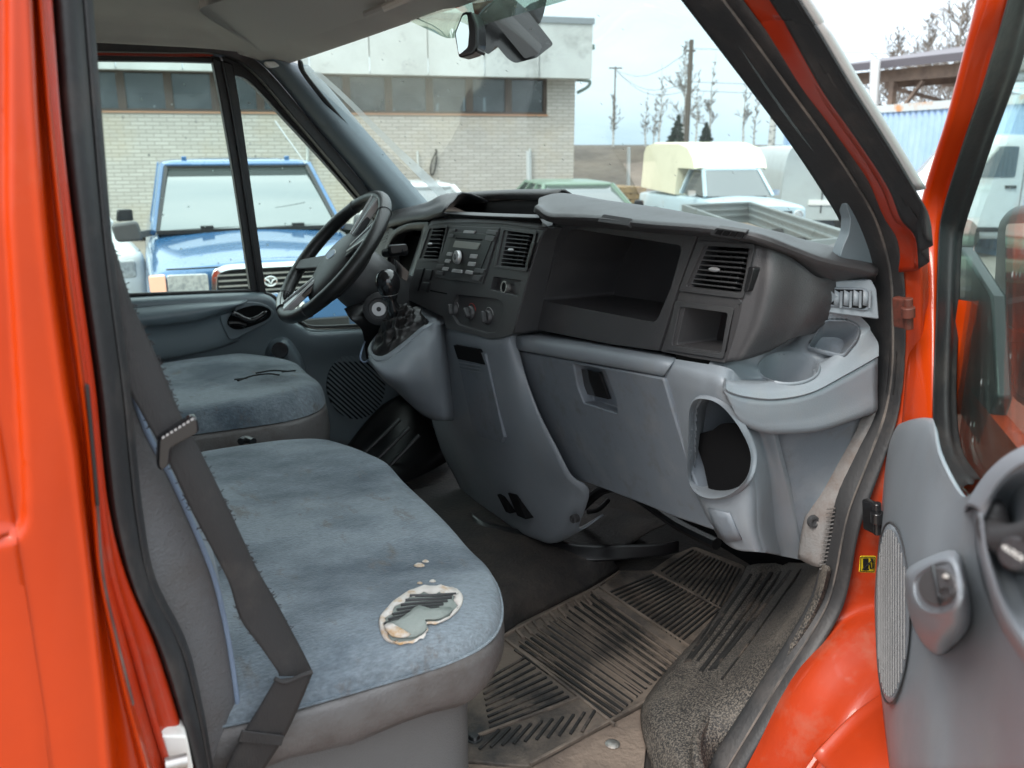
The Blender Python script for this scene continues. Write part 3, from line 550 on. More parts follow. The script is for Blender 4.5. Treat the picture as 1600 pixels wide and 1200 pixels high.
# speaker grille with slanted slats
g = MB(); gc = PY(557, 603, T - .006); gx = PY(602, 603, T - .006) - gc; gz = PY(557, 655, T - .006) - gc
g.prism([gc + gx * math.cos(t) + gz * math.sin(t) for t in [2 * math.pi * i / 40 for i in range(40)]], (0, .004, 0)); gb = g.build('speaker_grille', M['cavity'], DD)
g = MB()
for i in range(-8, 9):
    t = i / 8.6; h = math.sqrt(1 - t * t); dx = .85; 
    a = gc + Vector((0, -.003, 0)); u = (gx * .78 + gz * .62); w = (gx * -.62 + gz * .78)
    g.bar(a + w * t - u * h, a + w * t + u * h, .006, .005, up=(0, 1, 0))
g.build('grille_slats', M['greydk'], DD)
# kick panel / far footwell
surf('footwell_side', [[PY(*p, 2.44) for p in ((540, 700), (572, 660), (610, 625), (680, 600))], [PY(*p, 2.36) for p in ((560, 720), (600, 680), (640, 650), (700, 620))], [PZ(*p, -.9) for p in ((540, 790), (620, 760), (700, 720), (740, 680))]], M['black'], VAN, nu=4, nv=5, thick=.003)
fp = MB()
for k, (a, b) in enumerate((((540, 735), (625, 655)), ((560, 745), (640, 668)), ((585, 752), (655, 680)))):
    fp.tube([PY(*a, 2.2), PY(*b, 2.2)], .008, 8, flat=.6)
fp.build('footwell_ribs', M['black'], VAN)

#=====SEATS=====
def sup(cx, cy, a, b, n, k, z):
    out = []
    for i in range(k):
        t = 2 * math.pi * i / k; c, s = math.cos(t), math.sin(t)
        out.append(Vector((cx + a * math.copysign(abs(c) ** (2 / n), c), cy + b * math.copysign(abs(s) ** (2 / n), s), CAMZ + z)))
    return out
def cushion(root, cx, cy, a, b, zt, zs, zb, n=5, sag=.0, name2='cushion_side', basedz=-.95, tear=None, seed=1, binset=.05):
    K = 96; nzv = Vector((seed * 3.1, seed, 0))
    def dz(p): return .006 * math.sin(p.x * 9 + 5 * p.y + 2 * noise.noise(p * 3)) + .010 * noise.noise(p * 5 + nzv) + .004 * noise.noise(p * 17 + nzv)
    prof = [(1.0, 1.0, zs), (.992, .992, zs + .014), (.97, .975, mix(zs, zt, .65)), (.93, .94, zt - .005), (.86, .88, zt), (.75, .78, zt + .002), (.6, .62, zt - sag * .4), (.45, .45, zt - sag * .8), (.3, .3, zt - sag), (.15, .15, zt - sag), (.02, .02, zt - sag)]
    V = []; Fc = []
    for j, (sx, sy, z) in enumerate(prof):
        w = sup(cx, cy, a * sx, b * sy, n if j < 5 else mix(n, 2.5, (j - 4) / 6), K, z)
        for p in w: V.append(p + Vector((0, 0, dz(p) * min(1, .15 + j / 4) + (.006 * math.sin(p.y * 26) if j < 3 else 0))))
    Fc = gfaces(len(prof), K, cu=True); Fc.append(tuple((len(prof) - 1) * K + i for i in range(K)))
    o = mk('seat_cover', V, Fc, M['bluefab'], root, ang=60, sub=1)
    V = []; pr2 = [(1.0, zs - .002), (1.012, zs - .018), (1.018, mix(zs, zb, .45)), (1.01, mix(zs, zb, .8)), (.985, zb), (.9, zb + .005)]
    for j, (s, z) in enumerate(pr2):
        for p in sup(cx, cy, a * s, b * s, n, K, z):
            q = p + Vector((0, 0, dz(p) * .15 + (.006 * math.sin(p.y * 26) if j == 0 else .004 * math.sin(p.x * 40 + p.y * 30))))
            q += Vector((1, -1, 0)) * .004 * noise.noise(p * 9); V.append(q)
    s = mk(name2, V, gfaces(len(pr2), K, cu=True), M['vinyldk'], root, ang=60, thick=.003)
    bs = MB(); c1 = sup(cx - .03, cy, a * .86, b - binset, 8, 48, zb + .02)
    bs.prism([Vector((p.x, p.y, CAMZ + basedz)) for p in c1], (0, 0, zb + .02 - basedz)); bs.build('seat_base', M['base'], root, bevel=.01)
    return o
BS = empty('bench_seat', (0, 0, 0)); BS.parent = VAN
cov = cushion(BS, .23, 1.315, .275, .44, -.588, -.622, -.70, n=4.2, sag=.008, seed=2)
# tear in the cover: real hole, white foam rim, dark ribbed underlayer
tp = [(594, 968), (597, 990), (608, 1003), (630, 1006), (655, 998), (668, 985), (664, 976), (690, 973), (712, 958), (722, 938), (714, 924), (690, 918), (655, 920), (625, 934), (605, 952)]
BV = bvh(cov)
TP2 = [tuple(v.to_2d()) for v in cr([Vector((a, b, 0)) for a, b in tp], 4, True)]
cx_, cy2 = sum(p[0] for p in TP2) / len(TP2), sum(p[1] for p in TP2) / len(TP2)
def sc2(k, j=0): return [(cx_ + (x - cx_) * (k + j * math.sin(i * 1.3)), cy2 + (y - cy2) * (k + j * math.sin(i * 1.9))) for i, (x, y) in enumerate(TP2)]
decal('exposed_layer', BV, sc2(.97), M['cloth2'], BS, .0015, .0008)
rim = [hits(BV, sc2(1.03), .001), hits(BV, sc2(1.0, .012), .003), hits(BV, [(x, y + 1 + 3 * math.sin(i * .11)) for i, (x, y) in enumerate(sc2(.955, .035))], .0035), hits(BV, [(x, y + 5) for x, y in sc2(.86, .06)], .003)]
te = mk('torn_edge', [p for r_ in rim for p in r_], gfaces(4, len(rim[0]), cu=True), M['foam'], BS, ang=60, thick=.0012)
for i in range(7):
    t = i / 6.; a = (mix(600, 640, t), mix(978, 934, t)); b = (mix(672, 712, t), mix(963, 931, t)); mm_ = (mix(a[0], b[0], .5), mix(a[1], b[1], .5) - 3 + t * 4)
    hp_ = hits(BV, [a, mm_, b], .003)
    if len(hp_) == 3: MB().tube(cr(hp_, 3), .0021, 6).build('exposed_rib', M['black'], BS)
decal('cloth_flap', BV, [(640, 1000), (655, 995), (666, 985), (663, 974), (676, 974), (692, 970), (706, 958), (694, 955), (672, 958), (654, 953), (640, 962), (622, 975), (604, 980), (606, 990), (622, 998)], M['cloth2'], BS, .0065, .001, close=2)
decal('foam_scrap', BV, [(600, 985), (612, 982), (628, 990), (640, 996), (628, 1001), (610, 998)], M['foam'], BS, .008, .0015, close=2)
for (x, y, s_) in ((655, 884, 8), (665, 878, 5), (656, 912, 4), (676, 909, 5)):
    decal('small_tear', BV, [(x + s_ * math.cos(t) * (1 + .3 * math.sin(3 * t)), y + s_ * .42 * math.sin(t)) for t in [k * .628 for k in range(10)]], M['foam'], BS, .0012, .001)
# welt between cover and vinyl
wp = [p + Vector((0, 0, .006 * math.sin(p.y * 26))) for p in sup(.23, 1.315, .276, .441, 4.2, 96, -.6225)]
MB().tube(wp, .0018, 6, closed=True).build('seat_piping', M['bluefab'], BS)
# backrest: side bolster + front
bx = [(120, 500), (160, 545), (198, 600), (228, 675), (262, 738), (300, 820), (332, 900), (352, 985), (364, 1060), (370, 1110), (372, 1150), (352, 1190)]
E0 = [PY(x, y, .895) for x, y in bx]; 
side_b = surf('backrest_side', [[Vector((p.x - .20, .89, p.z - .0)) for p in E0], [Vector((p.x - .15, .875, p.z)) for p in E0], [p + Vector((-.07, -.028, 0)) for p in E0], [p + Vector((-.03, -.018, 0)) for p in E0], [p + Vector((-.008, -.008, 0)) for p in E0], E0], M['vinyl'], BS, nu=5, nv=5, thick=.003)
def fr(p, t): return Vector((p.x + .014 * math.sin(math.pi * min(1, t * 6) / 2) - .03 * t, mix(.895, 1.80, t), p.z))
surf('backrest_cover', [[fr(p, t) for p in E0] for t in (0, .02, .06, .12, .3, .48, .5, .52, .8, 1)], M['bluefab'], BS, nu=5, nv=4, thick=.003)
MB().tube(cr([p + Vector((.001, -.004, 0)) for p in E0], 5), .0028, 8).build('piping', M['piping'], BS)
MB().box((-.32, .95, CAMZ - .8), (-.06, 1.8, CAMZ - .3)).build('backrest_core', M['vinyl'], BS)
DS = empty('driver_seat', (0, 0, 0)); DS.parent = VAN
cushion(DS, .24, 2.13, .27, .245, -.548, -.60, -.72, n=4.5, seed=5, binset=.04)
MB().prism([(-.15, 1.92, CAMZ - .62), (-.03, 1.92, CAMZ - .55), (-.16, 1.92, CAMZ + .0), (-.3, 1.92, CAMZ + .0)], (0, .42, 0)).build('driver_backrest', M['bluefab'], DS, bevel=.03, seg=4)
m_ = MB()
for pts in (((372, 594), (395, 586), (420, 583), (436, 585)), ((400, 582), (425, 578), (448, 579)), ((366, 592), (385, 590)), ((440, 580), (462, 578))):
    m_.tube(cr([PZ(x, y + 1, -.532) for x, y in pts], 4), .004, 6, flat=.4)
m_.build('seat_tear', M['cavity'], DS)
m_ = MB(); m_.tube(cr([PZ(x, y, -.60) for x, y in ((376, 690), (384, 686), (396, 690))], 3), .008, 8); m_.build('seat_buckle', M['black'], VAN)

# ---- belt
bl = [(160, 360), (178, 428), (186, 520), (194, 592), (218, 640), (246, 690), (268, 732), (300, 800), (335, 866), (358, 912), (376, 968), (408, 1012), (433, 1048), (436, 1056)]
br = [(176, 380), (203, 468), (222, 510), (240, 548), (262, 600), (285, 655), (312, 704), (345, 770), (378, 840), (400, 887), (428, 935), (455, 985), (476, 1025), (488, 1050)]
def bY(y): return .858 + .006 * math.sin(y / 140) - max(0, (y - 930)) / 130 * .012
BL = [PY(x, y, bY(y)) for x, y in bl]; BR = [PY(x, y, bY(y) + .012) for x, y in br]
def fray(p): return p
SB = surf('seat_belt', [BL, [mix(a, b, .5) + Vector((.0, -.004, 0)) for a, b in zip(BL, BR)], BR], M['belt'], VAN, nu=8, nv=5, thick=.0016)
m_ = MB(); random.seed(4)
for i in range(150):
    t = random.random(); k = min(int(t * 11), 10); f = t * 11 - k; p = mix(BR[k + 0], BR[k + 1], f); 
    if random.random() < .4: p = mix(BL[k], BL[k + 1], f); s = -1
    else: s = 1
    m_.tube([p, p + Vector((s * random.uniform(.001, .004), 0, random.uniform(-.003, .003)))], .0005, 4)
tag(m_.build('frayed_threads', M['belt'], SB), kind='stuff')
L2 = [PY(x, y, Y) for x, y, Y in ((430, 1062, .848), (405, 1105, .85), (378, 1150, .853), (345, 1215, .858))]; Rr = [PY(x, y, Y) for x, y, Y in ((488, 1052, .846), (466, 1105, .848), (440, 1158, .851), (398, 1222, .856))]
surf('lower_webbing', [L2, [mix(a, b, .5) + Vector((0, -.002, 0)) for a, b in zip(L2, Rr)], Rr], M['belt'], SB, nu=6, nv=4, thick=.002)
MB().tube(cr([PY(429, 1060, .846), PY(445, 1066, .844), PY(470, 1056, .843), PY(488, 1050, .844)], 4), .0025, 8).build('webbing_fold', M['belt'], SB)
MB().prism([PY(378, 1142, .848), PY(445, 1150, .844), PY(440, 1166, .844), (PY(372, 1160, .848))], (0, .003, 0)).build('keeper_loop', M['belt'], SB, bevel=.001)
bp = plane((.15, 1, -.1), (.06, .828, -.4))
bk = plate('belt_tongue', [(247, 685), (300, 650), (309, 653), (312, 676), (268, 700), (266, 726), (252, 737), (245, 730)], bp, .0, M['gloss'], SB, r=.004, vec=(0, .012, 0), bevel=.003, seg=3)
m_ = MB()
for i in range(8):
    t = i / 7; x, y = mix(255, 300, t), mix(684, 656, t); m_.prism(pp([(x - 2, y - 1), (x + 2, y - 3), (x + 2.4, y), (x - 1.6, y + 2)], bp, -.0012), (0, .002, 0))
m_.build('tongue_ridges', M['silver'], SB)
#=====DASH=====
PS = plane((-.983, 0, .183), (.78, 0, -.165))       # centre stack face (relative to the camera height)
PD = plane((-.995, 0, .094), (.82, 0, -.12))        # passenger dash face
PG = plane((-.96, 0, -.28), (.77, 0, -.36))       # glove box face
def XS(L_): return [PX(a, b, c) for a, b, c in L_]
# top pad
def X(px, py, v): return PX(px, py, v)
def rowpad(L_): return [PY(a, b, c) if k == 'y' else PX(a, b, c) for a, b, k, c in L_]
lip = rowpad([(1366, 439, 'y', .865), (1300, 437, 'y', .872), (1276, 432, 'y', .875), (1236, 403, 'y', .885), (1197, 382, 'x', .835), (1158, 372, 'x', .815), (1092, 364, 'x', .81), (1010, 357, 'x', .80), (937, 350, 'x', .79), (890, 347, 'x', .785), (858, 343, 'x', .78), (838, 328, 'x', .775)])
lp2 = rowpad([(1368, 428, 'y', .838), (1318, 419, 'y', .845), (1278, 409, 'y', .852), (1236, 393, 'y', .862), (1194, 377, 'x', .812), (1157, 368, 'x', .795), (1093, 359, 'x', .785), (1010, 352, 'x', .772), (936, 343, 'x', .762), (888, 340, 'x', .757), (857, 338, 'x', .753), (837, 326, 'x', .753)])
lp3 = [p + Vector((.003, .001, .0035)) for p in lp2]
mid = rowpad([(1366, 419, 'y', .85), (1309, 402, 'y', .868), (1271, 392, 'y', .885), (1231, 380, 'y', .895), (1188, 367, 'x', .838), (1148, 357, 'x', .825), (1096, 349, 'x', .82), (1014, 339, 'x', .81), (938, 328, 'x', .80), (888, 321, 'x', .80), (860, 320, 'x', .80), (841, 322, 'x', .78)])
top = rowpad([(1359, 412, 'y', .87), (1298, 389, 'y', .90), (1263, 380, 'y', .93), (1225, 369, 'x', .90), (1180, 358, 'x', .885), (1137, 348, 'x', .88), (1098, 341, 'x', .87), (1030, 328, 'x', .87), (946, 316, 'x', .87), (898, 307, 'x', .87), (871, 305, 'x', .87), (848, 312, 'x', .84)])
bk_ = [Vector((1.06, p.y + .0, CAMZ - .2)) for p in top]
DB = surf('dashboard', [[p + Vector((.05, .01, -.01)) for p in lip], lip, [mix(a, b, .5) for a, b in zip(lip, lp2)], lp2, lp3, mid, top, [mix(p, q, .3) + Vector((0, 0, -.004)) for p, q in zip(top, bk_)], bk_], M['dark'], VAN, nu=5, nv=4, thick=.004, toff=1)
# left hump of pad over the instrument cluster
l_ = rowpad([(598, 360, 'y', 2.43), (615, 352, 'y', 2.36), (645, 346, 'x', .82), (667, 342, 'x', .80), (684, 337, 'x', .785), (697, 332, 'x', .78)])
l2_ = rowpad([(598, 356, 'y', 2.43), (615, 344, 'y', 2.35), (645, 339, 'x', .81), (667, 335, 'x', .79), (686, 330, 'x', .78), (698, 327, 'x', .775)])
m2_ = rowpad([(600, 346, 'y', 2.43), (622, 336, 'y', 2.36), (648, 330, 'x', .84), (670, 326, 'x', .82), (692, 318, 'x', .80), (708, 316, 'x', .80)])
t_ = rowpad([(606, 338, 'y', 2.44), (625, 330, 'y', 2.40), (652, 324, 'x', .90), (680, 317, 'x', .88), (700, 308, 'x', .87), (735, 304, 'x', .88)])
surf('cluster_hood', [[p + Vector((.06, 0, -.005)) for p in l_], l_, l2_, m2_, t_, [Vector((1.06, p.y, CAMZ - .2)) for p in t_]], M['dark'], DB, nu=5, nv=4, thick=.004, toff=1)
# open tray between them
a_ = rowpad([(692, 333, 'x', .782), (740, 337, 'x', .782), (790, 339, 'x', .782), (842, 341, 'x', .782)])
b_ = [p + Vector((.13, 0, -.035)) for p in a_]; c_ = rowpad([(708, 322, 'x', .93), (745, 318, 'x', .93), (800, 314, 'x', .93), (864, 312, 'x', .93)])
d_ = rowpad([(712, 306, 'x', .92), (745, 304, 'x', .92), (800, 302, 'x', .92), (872, 303, 'x', .92)])
surf('dash_tray', [a_, [p + Vector((.03, 0, -.03)) for p in a_], b_, c_], M['cavity'], DB, nu=4, nv=4, thick=.003)
surf('tray_rim', [[p + Vector((.01, 0, -.014)) for p in d_], d_, [p + Vector((.03, 0, 0)) for p in d_], [Vector((1.06, p.y, CAMZ - .2)) for p in d_]], M['dark'], DB, nu=4, nv=4, thick=.004)
# demister vent and small lid in the pad
def onpad(px, py, t=0): # on the pad between lip and top
    return None
BP_ = bvh(DB)
dv = flat('demister_vent', BP_, [(1108, 367), (1119, 356), (1166, 363), (1158, 375)], M['dark2'], DB, .004, .008, .003, .001)
for i in range(4):
    x = 1117 + i * 11.3; flat('demister_slot', BP_, [(x - 1, 365.5 + i * 1.5), (x + 4.5, 358.8 + i * 1.2), (x + 13, 360 + i * 1.2), (x + 8, 367.3 + i * 1.5)], M['cavity'], DB, .0062, .002)
flat('dash_lid', BP_, [(933, 346), (943, 334), (988, 341), (981, 353)], M['dark2'], DB, .004, .008, .003, .0015)
# passenger face with the open bin
VX = Vector((.22, 0, 0))
pf = plate('passenger_panel', [(864, 346), (960, 352), (1090, 364), (1085, 378), (1056, 460), (1029, 548), (950, 537), (824, 512), (840, 440), (856, 385)], PD, 0, M['dark'], DB, r=.003, vec=Vector((.2, 0, -.04)), bevel=0)
cut(pf, rnd(pp([(884, 357), (1058, 384), (1040, 450), (1017, 505), (842, 471), (858, 410)], PD, -.02), .012, 5) if False else rnd(pp([(884, 357), (1058, 384), (1040, 450), (1017, 505), (842, 471), (858, 410)], PD, .01), .012, 5), (.17, -.0, .0))
finish(pf, .003)
MB().prism(rnd(pp([(886, 360), (1056, 386), (1039, 450), (1015, 502), (845, 469), (860, 410)], PD, 0), .012, 5), (.004, 0, 0))
# vent panel
vp = plate('vent_panel', [(1093, 366), (1130, 372), (1172, 380), (1163, 440), (1150, 510), (1133, 567), (1080, 559), (1033, 549), (1060, 462), (1088, 380)], PD, 0, M['dark'], DB, r=.001, vec=Vector((.075, .065, -.012)), bevel=0)
cut(vp, rnd(pp([(1098, 383), (1175, 388), (1158, 460), (1070, 449)], PD, .01), .006), (.05, 0, 0))
cut(vp, rnd(pp([(1062, 479), (1137, 489), (1126, 553), (1049, 540)], PD, .01), .005), (.09, 0, 0))
finish(vp, .002)
# pod side: rounds from the face into the door side
cb = pp([(1172, 380), (1163, 440), (1150, 510), (1133, 567)], PD)
cc = [PX(1210, 389, .838), PX(1207, 445, .832), PX(1190, 510, .825), PX(1160, 562, .815)]
ce0 = [PY(1245, 409, .868), PY(1245, 455, .866), PY(1230, 505, .870), PY(1200, 549, .890)]
ce = [PY(1279, 434, .862), PY(1278, 468, .86), PY(1263, 503, .866), PY(1238, 528, .876)]
surf('dash_side', [cb, [mix(a, b, .5) + Vector((-.0, 0, 0)) for a, b in zip(cb, cc)], cc, ce0, ce, [p + Vector((.05, .01, 0)) for p in ce]], M['dark'], DB, nu=6, nv=5, thick=.003)
MB().lathe(PP(1156, 471, PD), (-1, 0, 0), [(0, 0), (.0045, 0), (.004, .002), (0, .002)], 14).build('screw_cap', M['dark2'], DB)
# bin surround
def ringframe(name, outer, inner, pl_, h, m, parent, r=.005, vec=None):
    A = rnd(pp(outer, pl_, h), r, 4); B = rnd(pp(inner, pl_, h), r, 4); n = len(A); A2 = rnd(pp(outer, pl_, -.001), r, 4); B2 = [p + Vector((.02, 0, 0)) for p in B]
    V = A2 + A + B + B2; return mk(name, V, gfaces(4, n, cu=True), m, parent, bevel=.0008, ang=30)
ringframe('bin_surround', [(1055, 470), (1147, 481), (1130, 561), (1040, 547)], [(1062, 479), (1137, 489), (1126, 553), (1049, 540)], PD, .003, M['dark2'], DB)
ringframe('vent_surround', [(1090, 376), (1180, 381), (1161, 467), (1060, 455)], [(1099, 384), (1174, 388), (1157, 459), (1071, 448)], PD, .003, M['dark2'], DB)
# stack filler band between centre stack and passenger face
SR = [(854, 357), (843, 376), (824, 440), (802, 521)]
e0 = pp(SR, PS); e1 = pp([(866, 352), (857, 385), (841, 440), (825, 512)], PD)
surf('stack_side', [e0, [mix(a, b, .5) + Vector((-.006, 0, 0)) for a, b in zip(e0, e1)], e1], M['dark'], DB, nu=5, nv=4, thick=.003)
# centre stack
cs = plate('centre_stack', [(671, 349), (700, 345), (780, 346), (854, 357), (843, 376), (824, 440), (802, 521), (785, 528), (767, 530), (697, 513), (692, 495), (668, 483), (636, 468), (640, 447), (655, 397), (662, 365)], PS, 0, M['dark2'], DB, r=.004, vec=Vector((.16, 0, 0)), bevel=0)
cut(cs, rnd(pp([(671, 357), (697, 356), (685, 406), (655, 405)], PS, .01), .004), (.05, 0, 0))
cut(cs, rnd(pp([(787, 360), (834, 366), (820, 420), (775, 416)], PS, .01), .004), (.05, 0, 0))
cut(cs, rnd(pp([(764, 433), (807, 439), (802, 463), (759, 453)], PS, .01), .003), (.022, 0, 0))
cut(cs, rnd(pp([(706, 461), (770, 468), (780, 476), (780, 492), (768, 520), (752, 521), (708, 508), (700, 494)], PS, .01), .008), (.018, 0, 0))
finish(cs, .002)
def vent(name, q, pl_, ns, parent, tab=True, wheel=None, vert=5):
    # q: 4 corner pixels TL TR BR BL of the slatted mouth
    P_ = pp(q, pl_, -.006); o = MB()
    back_ = [p + Vector((.034, 0, 0)) for p in P_]
    root = MB().prism([p for p in back_], (.004, 0, 0)).build(name, M['cavity'], parent)
    for i in range(ns):
        t = (i + .5) / ns; a = mix(P_[0], P_[3], t); b = mix(P_[1], P_[2], t); sag_ = Vector((0, 0, 0))
        o.bar(a, b, .012, .0022, up=(.25, 0, 1))
    o.build('vent_slats', M['dark2'], root, bevel=.0005)
    o = MB()
    for i in range(vert):
        t = (i + .5) / vert; a = mix(P_[0], P_[1], t) + Vector((.018, 0, 0)); b = mix(P_[3], P_[2], t) + Vector((.018, 0, 0)); o.bar(a, b, .002, .012, up=(1, 0, 0))
    o.build('vent_vanes', M['black'], root)
    if tab:
        c_ = sum(P_, Vector()) / 4 + Vector((-.008, 0, .0)); d = (P_[1] - P_[0]).normalized()
        MB().tube([c_ - d * .011, c_ - d * .005, c_ + d * .005, c_ + d * .011], [.0015, .0035, .0035, .0015], 8).build('vent_tab', M['silver'], root)
    if wheel:
        w = [PP(*p, pl_, .004) for p in wheel]; MB().prism(rnd(w, .003), (.012, 0, 0)).build('vent_wheel', M['black'], root, bevel=.001)
    return root
vent('air_vent', [(672, 358), (696, 358), (684, 404), (657, 403)], PS, 7, VAN, vert=3)
vent('air_vent', [(789, 363), (832, 367), (819, 417), (778, 413)], PS, 8, VAN, wheel=[(830, 378), (835, 379), (824, 416), (820, 415)])
vent('air_vent', [(1100, 388), (1173, 392), (1152, 455), (1073, 446)], PD, 8, VAN, wheel=[(1170, 416), (1178, 419), (1168, 456), (1161, 455)], vert=7)
ringframe('vent_surround', [(783, 355), (839, 361), (823, 425), (771, 418)], [(787, 360), (834, 366), (820, 419), (775, 415)], PS, .0025, M['dark2'], DB)
ringframe('vent_surround', [(668, 353), (699, 352), (687, 409), (651, 408)], [(671, 357), (697, 356), (685, 405), (655, 404)], PS, .0025, M['dark2'], DB)
# radio
RD = plate('radio', [(703, 353), (780, 356), (753, 444), (679, 433)], PS, 0, M['dark2'], VAN, r=.002, off=.003, vec=(.01, 0, 0), bevel=.0015)
def rq(name, q, m, off=.005, r=.0015, dep=.004, b=.0006): return plate(name, q, PS, 0, m, RD, r=r, off=off, vec=(dep, 0, 0), bevel=b)
rq('radio_face', [(708, 362), (772, 367), (748, 428), (688, 421)], M['black'], .0045)
rq('cd_slot', [(712, 371), (753, 374), (752, 376), (711, 373)], M['cavity'], .0062)
rq('display', [(711, 376), (750, 380), (745, 390), (707, 386)], M['lcd'], .0066)
for q in (((704, 358), (712, 357), (710, 362), (702, 362)), ((701, 366), (709, 366), (707, 371), (699, 370)), ((761, 359), (776, 361), (774, 367), (759, 365)), ((759, 368), (773, 369), (770, 377), (757, 375)),
          ((683, 413), (693, 413), (691, 419), (681, 418)), ((681, 423), (692, 424), (690, 430), (679, 428)), ((742, 419), (757, 421), (755, 427), (740, 425)), ((740, 430), (752, 431), (748, 439), (737, 437))):
    rq('button', q, M['btn'], .0065)
for q in (((725, 360), (741, 361), (739, 365), (723, 364)), ((699, 394), (706, 395), (704, 400), (697, 399)), ((696, 405), (703, 406), (701, 411), (694, 410)), ((735, 397), (745, 398), (743, 404), (733, 403)), ((732, 409), (742, 410), (740, 416), (730, 415)),
          ((692, 417), (700, 418), (698, 423), (690, 422)), ((707, 420), (721, 422), (720, 427), (705, 425)), ((728, 422), (738, 424), (736, 429), (726, 427))):
    rq('button', q, M['btnlight'], .0072)
kc = PP(717, 402, PS, .006)
MB().lathe(kc, (-.983, 0, .18), [(0, 0), (.0155, 0), (.0148, .006), (.0135, .009), (0, .0095)], 24).build('volume_knob', M['silver'], RD, bevel=.0008)
MB().lathe(kc, (-.983, 0, .18), [(0, .0092), (.007, .0092), (.0065, .0105), (0, .0105)], 20).build('knob_cap', M['btn'], RD)
# lighter, card slot, switches
lc = PP(789, 449, PS, -.004); lt = MB()
prof = [(.0102, -.012), (.0102, .0035), (.0128, .0035), (.0128, -.001)]
lt.lathe(lc, (-.983, 0, .18), prof, 24); lg = lt.build('lighter_socket', M['dullmetal'], VAN)
MB().lathe(lc, (-.983, 0, .18), [(0, .0024), (.0092, .0024), (.0092, .001), (0, .001)], 20).build('socket_hole', M['cavity'], lg)
plate('card_slot', [(672, 453), (698, 458), (698, 460), (672, 455)], PS, 0, M['cavity'], DB, r=0, off=.001, vec=(.003, 0, 0), bevel=0)
for q in (((650, 420), (662, 419), (652, 455), (643, 452)), ((664, 421), (675, 422), (671, 438), (661, 437)), ((660, 441), (670, 442), (667, 456), (656, 454))):
    plate('switch', q, PS, 0, M['black'], DB, r=.002, off=.004, vec=(.006, 0, 0), bevel=.001)
HP = plate('heater_panel', [(708, 464), (768, 471), (778, 480), (777, 492), (766, 516), (752, 518), (710, 505), (703, 493)], PS, 0, M['black'], VAN, r=.006, off=-.012, vec=(.004, 0, 0), bevel=.001)
for i, (x, y) in enumerate(((712, 484), (738, 489), (765, 496))):
    c_ = PP(x, y, PS, -.010)
    k_ = MB().lathe(c_, (-.983, 0, .18), [(0, 0), (.0165, 0), (.0155, .007), (.013, .010), (0, .0105)], 24).build('heater_knob', M['dark2'], HP)
    d = Vector((.18, .55, .83)).normalized() if i != 1 else Vector((.1, .8, .6)).normalized()
    MB().bar(c_ - d * .013 + Vector((-.013, 0, .002)), c_ + d * .013 + Vector((-.013, 0, .002)), .008, .012, up=(1, 0, 0)).build('knob_grip', M['dark2'], HP, bevel=.003)
    m_ = MB(); pts = [c_ + Vector((-.0005, math.sin(t) * .021, math.cos(t) * .021)) for t in [(-2.2 + j * .22) for j in range(21)]]
    m_.tube(pts, .0007, 5); m_.build('dial_marks', M['btnlight'] if i != 1 else mat('red_dial_mark', (.5, .03, .02), .5), HP)
tpx_ = [(671, 350), (700, 346), (780, 347), (853, 357)]
surf('stack_top', [[p + Vector((.0, 0, -.004)) for p in pp(tpx_, PS, .001)], [p + Vector((.004, 0, .003)) for p in pp(tpx_, PS, .001)], XS([(676, 343, .793), (702, 339, .793), (780, 341, .793), (846, 345, .793)]), XS([(684, 336, .81), (704, 333, .81), (780, 336, .81), (842, 338, .81)]), XS([(688, 333, .85), (706, 331, .85), (780, 334, .85), (842, 336, .85)])], M['dark'], DB, nu=5, nv=4, thick=.002)
# instrument cluster hollow, far vent
m_ = surf('instrument_cluster', [[PX(*p, .80) for p in ((606, 400), (610, 380), (620, 362), (640, 352), (664, 350), (668, 356))], [PX(*p, .87) for p in ((612, 400), (616, 384), (624, 368), (640, 360), (656, 358), (662, 362))],
     [PX(*p, .92) for p in ((620, 430), (622, 410), (628, 390), (638, 385), (648, 385), (652, 390))], [PX(*p, .90) for p in ((620, 470), (625, 460), (630, 450), (636, 445), (640, 445), (645, 440))]], M['cavity'], VAN, nu=4, nv=4, thick=.003)
surf('cluster_surround', [[PX(*p, .795) for p in ((600, 415), (603, 385), (614, 362), (636, 350), (662, 347), (672, 352), (660, 400), (642, 450), (636, 470))], [PX(*p, .80) for p in ((607, 412), (609, 385), (620, 366), (638, 357), (656, 356), (663, 360), (652, 400), (636, 448), (628, 470))],
     [PX(*p, .84) for p in ((610, 412), (612, 385), (623, 369), (640, 361), (654, 360), (659, 364), (648, 400), (632, 448), (624, 470))]], M['dark2'], VAN, nu=4, nv=3, thick=.003)
plate('far_dash_end', [(590, 362), (610, 356), (617, 360), (605, 392), (598, 420), (575, 470), (570, 440), (584, 390)], plane((-1, 0, 0), (.82, 0, 0)), 0, M['dark2'], DB, r=.004, vec=(.06, 0, 0))
vent('air_vent', [(598, 364), (610, 362), (604, 380), (593, 382)], plane((-1, 0, 0), (.818, 0, 0)), 4, VAN, tab=False, vert=2)
MB().box((.86, 1.75, CAMZ - .62), (1.0, 2.42, CAMZ - .25)).build('dash_underside', M['cavity'], VAN)
surf('knee_panel', [[PX(*p, .80) for p in ((575, 440), (600, 440), (640, 470), (690, 500))], [PX(*p, .80) for p in ((565, 500), (590, 500), (640, 520), (690, 540))], [PX(*p, .84) for p in ((580, 560), (600, 590), (650, 620), (690, 640))], [PX(*p, .95) for p in ((600, 640), (640, 660), (680, 680), (700, 700))]], M['black'], VAN, nu=4, nv=4, thick=.003)

